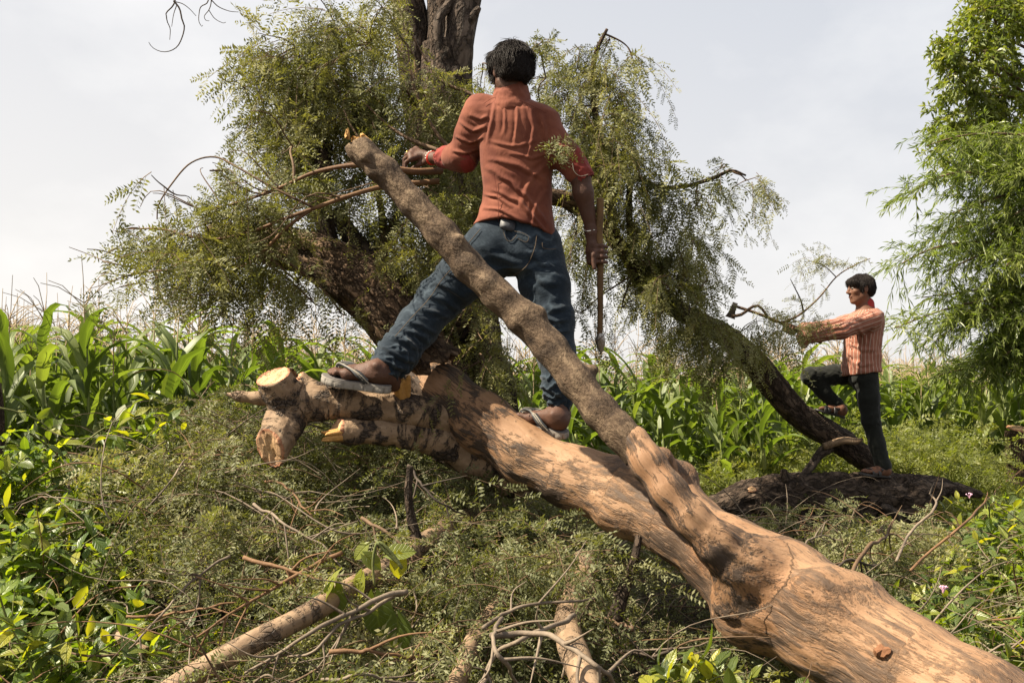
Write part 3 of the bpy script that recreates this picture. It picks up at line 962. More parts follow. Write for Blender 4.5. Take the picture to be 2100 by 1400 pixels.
def build_limb():
    S = Solid(0.03)
    S.chain(PL(LIMB), RP(LIMB), 0.025)
    for (u, v, d, du, dv, r0, r1) in [(893, 470, 3.68, 4, -2, 0.044, 0.024), (935, 512, 3.64, 8, -20, 0.034, 0.022), (1000, 578, 3.61, -2, 2, 0.046, 0.026), (1038, 612, 3.60, 0, 0, 0.036, 0.022),
                                      (1098, 650, 3.60, 10, -8, 0.034, 0.026), (1060, 660, 3.575, 0, 3, 0.034, 0.014), (748, 320, 3.72, 2, 2, 0.03, 0.02), (1205, 762, 3.53, 12, -4, 0.03, 0.02), (765, 345, 3.73, -3, 8, 0.03, 0.02)]:
        S.c(P(u, v, d + 0.012), P(u + du, v + dv, d - 0.012), r0 * 0.8, r1 * 0.85, 0.03)
    # hollowed knots
    for (u, v, d, r) in [(893, 466, 3.575, 0.017), (941, 492, 3.575, 0.013), (1000, 574, 3.51, 0.018), (1060, 656, 3.49, 0.014), (1034, 608, 3.49, 0.013)]:
        S.e(P(u, v, d + 0.022), np.eye(3), (r, r * 1.5, r), 0.010, sub=True)
    S.cut(P(728, 296, 3.78), nz(P(722, 288, 3.78) - P(760, 326, 3.76)) + np.array([0.15, -0.1, 0.25]), 0.12)
    V, F = S.mesh(0.006, 1)
    bi, bt, lc = bone_param(V, bones(LIMB))
    N = vnormals(V, F)
    V = V + N * (0.0028 * fbm(lc * np.array([9, 9, 4.0]), 2, 51) + 0.0034 * (0.35 - np.abs(fbm(lc * np.array([30, 30, 13.0]), 3, 52))) * sstep(-0.2, 0.5, fbm(lc * np.array([5, 5, 4.0]), 2, 54)) + 0.0016 * fbm(lc * np.array([60, 60, 26.0]), 3, 53))[:, None]
    return part('limb', V, F, M['limb_bark'], trunk, {'lc': lc})
limb = build_limb()

# ragged lip where the limb's bark stops and curls from the bare wood
def bark_lip():
    p = PL([(1312, 934, 3.385), (1296, 912, 3.395), (1278, 893, 3.41), (1255, 868, 3.435)])
    path = cr(np.c_[p, [r for r in (0.056, 0.058, 0.060, 0.0615)]], 16)
    V, F, lc = tube(path[:, :3], path[:, 3], 40, 0.05, (14, 14, 9), False, 5, cap=False, ragged=0.035)
    part('bark_edge', V, F, M['limb_bark'], limb, {'lc': lc})
    # broken top of the limb with torn splinters
    A = Acc()
    top = P(732, 298, 3.78)
    ax = nz(P(722, 288, 3.78) - P(760, 326, 3.76))
    for i in range(34):
        a = rng.uniform(0, 6.28); rr = rng.uniform(0.1, 1) ** 0.5 * 0.040
        sd = nz(np.cross(ax, [0.3, 1, 0.2])); sd2 = np.cross(ax, sd)
        b = top + rr * (math.cos(a) * sd + math.sin(a) * sd2) - ax * 0.03
        ln = rng.uniform(0.028, 0.05)
        V, F = tubes([[b, b + ax * ln * 0.6, b + ax * ln * 0.9, b + ax * ln + rng.normal(0, 0.004, 3)]], [0.014], [0.009], 5)
        A.add(V, F)
    b = P(712, 284, 3.74)
    for k in range(4):
        e = P(710 + rng.uniform(-3, 4), 264 + rng.uniform(-2, 8), 3.74)
        V, F = tubes([[b + rng.normal(0, .004, 3), 0.5 * (b + e) + rng.normal(0, .004, 3), e]], [0.008], [0.002], 4)
        A.add(V, F)
    A.part('torn_top', M['splinter_wood'], limb)
bark_lip()

def disc(c, n, r0, r1, up, depth=0.012, seg=34, seed=0):
    """a chopped end: slightly domed, split into axe-cut facets"""
    n = nz(n); a = nz(np.cross(up, n)); b = np.cross(n, a)
    th = np.linspace(0, 2 * math.pi, seg, endpoint=False)
    V = []; lu = []
    rings = [0, .2, .4, .6, .78, .9, 1.0]
    for q in rings:
        for t in th:
            w = 1 + 0.05 * math.sin(3 * t + seed) + 0.03 * math.sin(7 * t + seed)
            p = np.array([q * r0 * w * math.cos(t), q * r1 * w * math.sin(t)])
            V.append([*p, 0]); lu.append([q, p[0] * 12, p[1] * 12])
    V = np.array(V)
    h = depth * (1 - np.array(lu)[:, 0] ** 2) + 0.35 * depth * np.round(fbm(np.c_[V[:, 0] * 26, V[:, 1] * 60, 0 * V[:, 0] + seed], 3, seed) * 2.2)
    h = np.where(np.array(lu)[:, 0] > 0.95, -0.004, h)
    W = c + V[:, :1] * a + V[:, 1:2] * b + h[:, None] * n
    F = []
    for i in range(len(rings) - 1):
        for j in range(seg):
            F.append([i * seg + j, (i + 1) * seg + j, (i + 1) * seg + (j + 1) % seg, i * seg + (j + 1) % seg])
    return W, [np.array(F)], np.array(lu)

def sbranch(name, lst, mat, parent, h=0.006, k=0.03, extra=(), amp=0.006, stain=1.0, sub=(), cuts=()):
    S = Solid(k)
    S.chain(PL(lst), RP(lst))
    bl = bones(lst)
    for e in extra:
        S.chain(PL(e), RP(e)); bl = bl + bones(e)
    for (c, R, r) in sub:
        S.e(c, R, r, 0.01, sub=True)
    for (c, n, R) in cuts: S.cut(c, n, R)
    V, F = S.mesh(h, 1)
    bi, bt, lc = bone_param(V, bl)
    N = vnormals(V, F)
    on = [np.where((np.abs((V - c) @ nz(n)) < 0.75 * h) & (np.linalg.norm(V - c, axis=1) < R) & (N @ nz(n) > 0.35)) [0] for (c, n, R) in cuts]
    free = np.ones(len(V))
    for i in on: free[i] = 0.15
    V = V + N * (free * (amp * fbm(lc * np.array([11, 11, 8.0]), 4, 61) + 0.3 * amp * fbm(lc * np.array([50, 50, 30.0]), 3, 63)))[:, None]
    Q = F[0]
    keep = np.ones(len(Q), bool)
    faces_ = []
    for i in on:
        m = np.zeros(len(V), bool); m[i] = True
        f = m[Q].all(1); keep &= ~f; faces_.append(f)
    o = part(name, V, [Q[keep]], mat, parent, {'lc': lc, 'stain': np.full(len(V), stain)})
    for f, (c, n, R) in zip(faces_, cuts):
        q = Q[f]
        if not len(q): continue
        ids, inv = np.unique(q, return_inverse=True)
        W = V[ids]; n = nz(n); cc = W.mean(0)
        a = nz(np.cross([0.1, 0.2, 1.0], n)); b = np.cross(n, a)
        x, y = (W - cc) @ a, (W - cc) @ b
        th = np.arctan2(y, x); rr = np.hypot(x, y)
        bins = ((th + math.pi) / (2 * math.pi) * 24).astype(int) % 24
        mx = np.array([rr[bins == k].max() if (bins == k).any() else rr.max() for k in range(24)])
        mx = (np.roll(mx, 1) + 2 * mx + np.roll(mx, -1)) / 4
        lu = np.stack([np.clip(rr / mx[bins], 0, 1), x * 14, y * 14], 1)
        chipd = 0.011 * np.round(2.0 * fbm(np.stack([x * 22, y * 9, 0 * x + len(ids)], 1), 3, 5)) / 2 + 0.002 * fbm(np.stack([x * 90, y * 20, 0 * x], 1), 2, 6)
        W = W + n * (chipd * (lu[:, 0] < 0.93))[:, None]
        part('cut_face', W, [inv.reshape(q.shape)], M['cut_wood'], o, {'lu': lu})
    return o

# the branch the man's front foot stands on, chopped into stubs
STA = [(600, 828, 4.06, 40), (578, 806, 4.03, 38), (553, 758, 3.99, 36)]
STB = [(600, 835, 4.06, 38), (580, 872, 4.01, 37), (538, 950, 3.88, 36)]
STC = [(585, 822, 4.02, 14), (530, 816, 4.03, 12), (490, 812, 4.04, 10), (466, 808, 4.05, 5)]
br = sbranch('chopped_branch', [(905, 858, 4.20, 40), (840, 844, 4.15, 38), (780, 834, 4.11, 33), (720, 828, 4.09, 32), (660, 822, 4.08, 36), (610, 828, 4.07, 44)], M['patchy_bark'], trunk, 0.0055, 0.03,
             (STA, STB, [(640, 806, 4.09, 26), (612, 785, 4.10, 20), (598, 775, 4.10, 20)]), 0.007, 1.15, (),
             ((P(559, 778, 3.97), (-0.24, -0.50, 0.83), 0.15), (P(553, 918, 3.93), (-0.42, -0.80, -0.30), 0.16), (P(607, 781, 4.08), (-0.7, -0.3, 0.5), 0.06)))
def cutface(c, n, r0, r1, parent, up=(0, 0, 1), seed=0, depth=0.012):
    V, F, lu = disc(c, np.asarray(n, float), r0, r1, np.asarray(up, float), depth, seed=seed)
    return part('cut_face', V, F, M['cut_wood'], parent, {'lu': lu})
sa = sbranch('stub', STC, M['patchy_bark'], trunk, 0.005, 0.02, (), 0.003, 0.4)
low = sbranch('lower_branch', [(1050, 975, 4.22, 44), (980, 940, 4.24, 42), (900, 905, 4.18, 33), (840, 890, 4.12, 27), (780, 888, 4.08, 25), (720, 886, 4.05, 25), (660, 876, 4.0, 24)], M['patchy_bark'], trunk, 0.006, 0.03, (), 0.007, 1.5, (), ((P(690, 880, 4.03), (-0.72, -0.62, 0.25), 0.12),))
def splinters(c, ax, n, r, l0, l1, parent, name='splintered_stub', mat='splinter_wood', w=0.012):
    A = Acc(); ax = nz(ax)
    sd = nz(np.cross(ax, [0.3, 1, 0.2])); sd2 = np.cross(ax, sd)
    for i in range(n):
        a = rng.uniform(0, 6.28); rr = rng.uniform(0, 1) ** 0.5 * r
        b = c + rr * (math.cos(a) * sd + math.sin(a) * sd2)
        ln = rng.uniform(l0, l1)
        V, F = tubes([[b - ax * 0.02, b + ax * ln * 0.5, b + ax * ln * 0.8, b + ax * ln + rng.normal(0, .3 * w, 3)]], [w * rng.uniform(.7, 1.3)], [w * 0.3], 5)
        A.add(V, F)
    return A.part(name, M[mat], parent)
def torn_stub():
    S = Solid(0.012)
    S.c(P(826, 822, 4.12), P(817, 780, 4.05), .030, .024); S.c(P(832, 808, 4.10), P(838, 773, 4.04), .018, .008)
    S.c(P(811, 792, 4.03), P(808, 772, 4.03), .012, .006)
    S.e(P(821, 774, 4.02), np.eye(3), (.015, .03, .028), 0.006, sub=True)
    S.e(P(828, 764, 4.03), np.eye(3), (.010, .03, .016), 0.006, sub=True)
    V, F = S.mesh(0.0035, 1)
    N = vnormals(V, F); ax = nz(P(818, 770, 4.03) - P(826, 816, 4.05))
    s = V @ ax; q = V - np.outer(s, ax)
    V = V + N * (0.0035 * fbm(np.c_[q * 120, s * 9][:, [0, 2, 3]], 3, 5))[:, None]
    part('splintered_stub', V, F, M['splinter_wood'], br)
torn_stub()
splinters(P(690, 892, 4.0), P(664, 892, 4.0) - P(690, 888, 4.02), 9, 0.018, 0.03, 0.06, low, 'torn_end')
# dark barked mass under the trunk
sbranch('dark_branch', [(850, 800, 4.42, 36), (880, 860, 4.36, 44), (940, 915, 4.34, 46), (1010, 960, 4.30, 40), (1060, 990, 4.24, 26)], M['bark_dark'], trunk, 0.009, 0.03, (), 0.014, 1)

# loose chips lying on the peeled wood
def chip(u, v, d, w, h, seed):
    r_ = np.random.default_rng(seed)
    n = nz(np.array([-0.25, -0.72, 0.65])); a = nz(np.array([0.8, 0.1, -0.45])); a = nz(a - n * (a @ n)); b = np.cross(n, a)
    th = np.linspace(0, 2 * math.pi, 14, endpoint=False)
    rr = 1 + 0.22 * r_.normal(size=14)
    out = np.stack([np.cos(th) * w * rr, np.sin(th) * h * rr], 1)
    c = P(u, v, d)
    top = c + out[:, :1] * 0.9 * a + out[:, 1:] * 0.9 * b + n * (0.008 + 0.003 * r_.normal(size=14))[:, None]
    bot = c + out[:, :1] * a + out[:, 1:] * b - n * 0.012
    V = np.concatenate([top, bot, [c + n * 0.011]])
    j = np.arange(14); j2 = (j + 1) % 14
    return V, [np.stack([j, j + 14, j2 + 14, j2], 1), np.stack([np.full(14, 28), j, j2], 1)]
for args, lab in (((1810, 1335, 2.86, 0.023, 0.019, 1), 'largest reddish bark chip stuck on the peeled trunk near the lower right corner'),
                  ((1688, 1190, 3.08, 0.016, 0.012, 2), 'upper of two small bark chips on top of the peeled trunk'),
                  ((1698, 1203, 3.07, 0.014, 0.009, 3), 'lower of two small bark chips on top of the peeled trunk'),
                  ((1728, 1226, 3.05, 0.012, 0.006, 4), 'thin sliver of bark on the peeled trunk below the paired chips')):
    V, F = chip(*args)
    solo('bark_chip', V, F, M['bark_chip'], lab, 'bark chip', flat=True)

# ------------------------------------------------------------------ trees that still have bark
def barktube(name, lst, mat, parent, seg=40, n=None, amp=0.10, ridged=True, fs=(13, 13, 6), seed=0, ragged=None):
    p = np.c_[PL(lst), RP(lst)]
    Ls = np.linalg.norm(np.diff(p[:, :3], axis=0), axis=1).sum()
    n = n or int(min(160, max(10, Ls / 0.022)))
    q = cr(p, n)
    V, F, lc = tube(q[:, :3], np.maximum(q[:, 3], 0.002), seg, amp, fs, ridged, seed, True, 4, ragged)
    return part(name, V, F, mat, parent, {'lc': lc})

leaner = thing('leaning_tree', P(900, 800, 4.5) * np.array([1, 1, 0]) + np.array([0, 0, ground_z(-0.33, 4.5)]),
               'barked tree limb leaning up to the left behind the man, hung with feathery foliage', 'tree')
main_path = [(960, 900, 4.62, 64), (905, 800, 4.58, 66), (865, 728, 4.62, 62), (805, 645, 4.72, 62), (735, 578, 4.80, 58), (650, 528, 4.88, 48), (560, 503, 4.95, 40), (490, 492, 5.0, 34), (430, 480, 5.05, 20)]
lt = barktube('trunk', main_path, M['bark_brown'], leaner, 64, None, 0.12, True, (12, 12, 8), 2)
limb2 = [(850, 640, 4.8, 34), (800, 575, 4.9, 30), (755, 530, 4.95, 26), (715, 480, 5.0, 20), (690, 430, 5.02, 14)]
limb3 = [(690, 545, 4.85, 20), (668, 470, 4.9, 20), (660, 400, 4.92, 18), (663, 330, 4.95, 17), (668, 296, 4.96, 16)]
limb4 = [(890, 690, 4.75, 40), (960, 660, 4.8, 36), (985, 720, 4.85, 40), (1010, 790, 4.9, 46), (1020, 880, 4.95, 46)]
barktube('limb', limb2, M['bark_grey'], leaner, 30, None, 0.08, False, (12, 12, 7), 3)
barktube('limb', limb3, M['bark_dark'], leaner, 24, None, 0.08, False, (12, 12, 7), 4, 0.03)
barktube('limb', limb4, M['bark_dark'], leaner, 36, None, 0.1, True, (12, 12, 7), 5)
# torn flap of bark arching over the end of the peeled trunk
def flap():
    V, F = [], []
    n, m = 30, 26
    c0 = P(895, 760, 4.24)
    ax = nz(P(985, 868, 4.18) - P(905, 800, 4.27))
    side = nz(np.cross(ax, [0, 0, 1])); up = np.cross(side, ax)
    for i in range(n):
        s = i / (n - 1)
        for j in range(m):
            a = -1.35 + 2.9 * j / (m - 1)
            nn = fbm(np.array([[a * 2.2, s * 3, 0.3]]), 3, 7)[0]
            e = 0.030 * fbm(np.array([[a * 3.1, 0.5, 2.2]]), 3, 8)[0]
            r = 0.125 + 0.03 * (1 - s) + 0.012 * nn + 0.045 * s ** 2 * math.exp(-(a / 0.7) ** 2)
            t = -0.16 + s * (0.20 + e * 1.6 - 0.03 * abs(a))
            V.append(c0 + ax * t - up * 0.035 + r * (math.sin(a) * side + math.cos(a) * up))
    V = np.array(V)
    I = np.arange(n * m).reshape(n, m)
    Q = np.stack([I[:-1, :-1], I[1:, :-1], I[1:, 1:], I[:-1, 1:]], -1).reshape(-1, 4)
    N = vnormals(V, [Q])
    N *= np.sign((N * (V - c0)).sum(1, keepdims=True))
    Vi = V - N * 0.014
    b = np.concatenate([I[0, :], I[1:, -1], I[-1, -2::-1], I[-2:0:-1, 0]])
    k = len(V); b2 = np.roll(b, -1)
    F = [np.concatenate([Q, Q[:, ::-1] + k, np.stack([b, b2, b2 + k, b + k], 1)])]
    W = np.concatenate([V + N * (0.010 * fbm(V * 16, 3, 4))[:, None], Vi])
    lc = np.stack([(W - c0) @ side, (W - c0) @ up, (W - c0) @ ax], 1)
    part('bark_flap', W, F, M['bark_brown'], leaner, {'lc': lc})
flap()

stand = thing('standing_tree', np.array([*P(950, 860, 5.9)[:2], 0.45]), 'tall dark forked trunk rising straight up behind the man, mostly hidden by foliage', 'tree')
st_main = [(965, 900, 5.9, 78), (955, 700, 5.9, 70), (940, 500, 5.9, 62), (925, 300, 5.9, 56), (915, 160, 5.9, 50), (912, 90, 5.9, 44)]
barktube('trunk', st_main, M['bark_dark'], stand, 56, None, 0.13, True, (9, 9, 4), 6)
barktube('fork', [(908, 190, 5.92, 36), (905, 60, 5.94, 30), (900, -40, 5.95, 26), (890, -240, 5.95, 22)], M['bark_dark'], stand, 30, None, 0.10, True, (9, 9, 4), 7)
barktube('fork', [(930, 180, 5.88, 34), (942, 90, 5.86, 33), (952, 10, 5.86, 32), (966, -60, 5.86, 30), (985, -240, 5.9, 24)], M['bark_grey'], stand, 30, None, 0.10, True, (9, 9, 4), 8)
barktube('fork', [(880, 330, 5.95, 38), (862, 180, 6.0, 40), (845, 60, 6.0, 36), (828, -60, 6.0, 32), (800, -260, 6.1, 24)], M['bark_dark'], stand, 30, None, 0.12, True, (9, 9, 4), 9)
barktube('snag', [(948, 62, 5.84, 15), (962, 44, 5.8, 11), (978, 22, 5.78, 8), (983, 15, 5.77, 5)], M['bark_grey'], stand, 14, 14, 0.06, False, (12, 12, 8), 1)
barktube('snag', [(905, 130, 5.8, 9), (898, 60, 5.78, 10), (905, 30, 5.78, 10), (922, 8, 5.8, 11), (930, -30, 5.8, 11)], M['bark_grey'], stand, 14, 20, 0.06, False, (12, 12, 8), 2)

right = thing('felled_tree', P(1790, 985, 6.9) * np.array([1, 1, 0]) + np.array([0, 0, 0.5]), 'dark slanting tree the boy climbs, its top draped with hanging feathery branches', 'tree')
rt_path = [(1815, 985, 6.95, 24.0), (1790, 955, 6.92, 25.6), (1730, 908, 6.88, 26.4), (1650, 858, 6.82, 26.4), (1600, 808, 6.75, 27.2), (1548, 745, 6.66, 26.4), (1490, 690, 6.55, 22.4), (1410, 648, 6.4, 19.2), (1345, 600, 6.25, 19.2), (1305, 562, 6.15, 16.0)]
barktube('trunk', rt_path, M['bark_dark'], right, 48, None, 0.12, True, (12, 12, 6), 12)
barktube('limb', [(1325, 580, 6.2, 17), (1250, 480, 6.0, 16), (1180, 420, 5.8, 18), (1120, 400, 5.7, 16)], M['bark_brown'], right, 20, None, 0.1, False, (12, 12, 8), 14)
barktube('limb', [(1260, 490, 6.0, 10), (1235, 330, 5.95, 8), (1215, 180, 5.9, 6), (1222, 110, 5.9, 5), (1245, 60, 5.9, 3)], M['bark_brown'], right, 12, None, 0.06, False, (12, 12, 8), 15)
barktube('limb', [(1300, 560, 6.15, 7), (1290, 430, 6.0, 7), (1300, 365, 6.0, 6), (1345, 382, 6.0, 5), (1400, 383, 6.0, 4), (1460, 366, 6.0, 4), (1500, 350, 6.0, 3), (1530, 360, 6.0, 2)], M['bark_brown'], right, 10, None, 0.05, False, (12, 12, 8), 16)
barktube('broken_snag', [(1690, 915, 6.78, 8), (1730, 903, 6.72, 8), (1755, 905, 6.7, 7), (1770, 900, 6.68, 3)], M['patchy_bark'], right, 12, 14, 0.06)
barktube('broken_snag', [(1700, 915, 6.82, 14), (1678, 935, 6.8, 10), (1662, 958, 6.78, 9), (1640, 982, 6.75, 7)], M['bark_grey'], right, 14, 16, 0.08)

A_ = [(1420, 1050, 6.45, 18), (1480, 1042, 6.5, 30), (1540, 1026, 6.55, 42), (1610, 1028, 6.6, 54), (1690, 1033, 6.62, 60), (1770, 1034, 6.65, 60), (1840, 1028, 6.68, 54), (1885, 1015, 6.72, 42), (1925, 1000, 6.78, 22), (1975, 1006, 6.85, 12), (2010, 1014, 6.9, 7)]
blog = thing('dark_log', P(1690, 1070, 6.62), 'thick dark rough-barked log lying across the ground under the boy', 'log')
barktube('log', A_, M['bark_dark'], blog, 72, 140, 0.20, True, (15, 15, 9), 17)
barktube('stub', [(1612, 985, 6.5, 12), (1608, 970, 6.5, 9), (1606, 962, 6.5, 6)], M['bark_dark'], blog, 12, 10, 0.1)
V, F, lu = disc(P(1541, 1003, 6.44), (-0.35, -0.7, 0.6), 0.032, 0.022, np.array([0, 0, 1.0]), 0.008, 20, 3)
part('cut_face', V, F, M['cut_wood'], blog, {'lu': lu})
barktube('snag', [(1840, 1062, 6.45, 12), (1822, 1045, 6.42, 11), (1810, 1036, 6.4, 7)], M['bark_grey'], blog, 12, 10, 0.08)

stump = thing('tree_stump', P(2092, 1015, 9.6), 'brown sawn-off stump standing in the corn at the right edge', 'stump')
barktube('bark', [(2095, 1020, 9.6, 34), (2093, 960, 9.6, 29), (2092, 884, 9.6, 27)], M['bark_brown'], stump, 40, 40, 0.10, True, (12, 12, 5), 19)
V, F, lu = disc(P(2092, 879, 9.58), (0.1, -0.30, 1.0), 0.122, 0.120, np.array([0, 1, 0.0]), 0.012, 28, 5)
part('cut_face', V, F, M['cut_wood'], stump, {'lu': lu})
barkpost = thing('slender_tree', P(-2, 960, 6.2), 'dark thin trunk at the left edge among the corn', 'tree')
barktube('trunk', [(-2, 1000, 6.2, 8), (1, 900, 6.2, 8), (0, 830, 6.2, 7), (-3, 785, 6.2, 5)], M['bark_dark'], barkpost, 16, 24, 0.1)

# the three cut poles in the foreground and one upright stick
def pole(name, lst, mat, label, seg=22, amp=0.06, cut=None, cat='cut branch', stain=0.8, rest=None):
    if rest is not None:
        pp = [on_heap(a, b, rest) for (a, b, c, e) in lst]
        pp = np.array(pp); dd = (pp - CAM) @ FWD
        k = len(dd); x = np.linspace(0, 1, k); dd = np.polyval(np.polyfit(x, dd, min(2, k - 1)), x)
        lst = [(a, b, w, e) for (a, b, c, e), w in zip(lst, dd)]
    p = np.c_[PL(lst), RP(lst)]
    q = cr(p, 60)
    V, F, lc = tube(q[:, :3], q[:, 3], seg, amp, (11, 11, 7), False, hash(label) % 50 if False else len(label), True)
    o = solo(name, V, F, M[mat], label, cat, {'lc': lc, 'stain': np.full(len(V), stain)})
    return o
pole('cut_branch', [(330, 1425, 2.95, 23.4), (420, 1370, 3.05, 24.2), (520, 1315, 3.2, 23.4), (620, 1265, 3.4, 23.4), (720, 1205, 3.65, 21.8), (810, 1155, 3.85, 21.1), (880, 1105, 4.05, 21.1), (960, 1060, 4.25, 21.8), (1020, 1025, 4.4, 22.4), (1085, 985, 4.6, 22.0)],
     'patchy_bark', 'long straight pinkish cut branch slanting up from the bottom edge through the brush', 28, 0.07, stain=0.75, rest=0.13)
pole('cut_branch', [(1215, 1440, 2.75, 31), (1190, 1370, 2.85, 30), (1168, 1310, 2.98, 29), (1165, 1262, 3.12, 28), (1185, 1215, 3.3, 28), (1200, 1150, 3.5, 27)],
     'patchy_bark', 'pale stubby branch standing out at the bottom centre with dark bark bands', 28, 0.06, stain=0.5, rest=0.24)
pole('cut_branch', [(905, 1440, 2.75, 20), (940, 1390, 2.85, 20), (958, 1340, 2.95, 19), (985, 1290, 3.1, 18), (1040, 1215, 3.4, 16)],
     'patchy_bark', 'pale curved branch under the tangle of forked twigs at the bottom', 20, 0.06, stain=0.5, rest=0.16)
DS = float((on_heap(880, 1185, 0.0) - CAM) @ FWD)
pole('dry_stick', [(884, 1195, DS, 13), (872, 1150, DS, 12), (850, 1090, DS, 11), (838, 1020, DS, 9), (841, 955, DS, 7)],
     'bark_dark', 'dark bare stick standing upright in the brush below the trunk', 14, 0.1, cat='stick')
pole('cut_branch', [(1255, 1290, 3.4, 16), (1275, 1220, 3.45, 15), (1300, 1150, 3.5, 10), (1310, 1100, 3.55, 8)], 'bark_dark', 'dark stem in the shade right under the peeled trunk', 14, 0.1)
pole('cut_branch', [(300, 1340, 3.2, 14), (268, 1325, 3.25, 14), (240, 1300, 3.3, 12)], 'patchy_bark', 'short pale branch end half hidden beneath the leafy shrub at lower left', 14, 0.1, stain=0.6, rest=0.08)
# ------------------------------------------------------------------ feathery foliage
FD = 0.40
KEEPOUT = [(812, 1030, 255, 395, 4.78), (1700, 1815, 548, 650, 7.3), (985, 1110, 85, 260, 4.5)]
def hidden_ok(B):
    """leave the space clear where people stand and reach"""
    q = B - CAM
    d = q @ FWD
    u = 1050 + (q @ RGT) / d * FPX; v = 700 - (q @ UPV) / d * FPX
    ok = np.ones(len(B), bool)
    r_ = np.random.default_rng(77).uniform(size=len(B))
    ok &= ~((u > 520) & (u < 800) & (np.abs(v - np.interp(u, [520, 560, 650, 735, 805], [498, 503, 528, 578, 645])) < 46) & (d < 4.9) & (r_ < 0.72))
    for u0, u1, v0, v1, dm in KEEPOUT: ok &= ~((u > u0) & (u < u1) & (v > v0) & (v < v1) & (d < dm))
    return ok

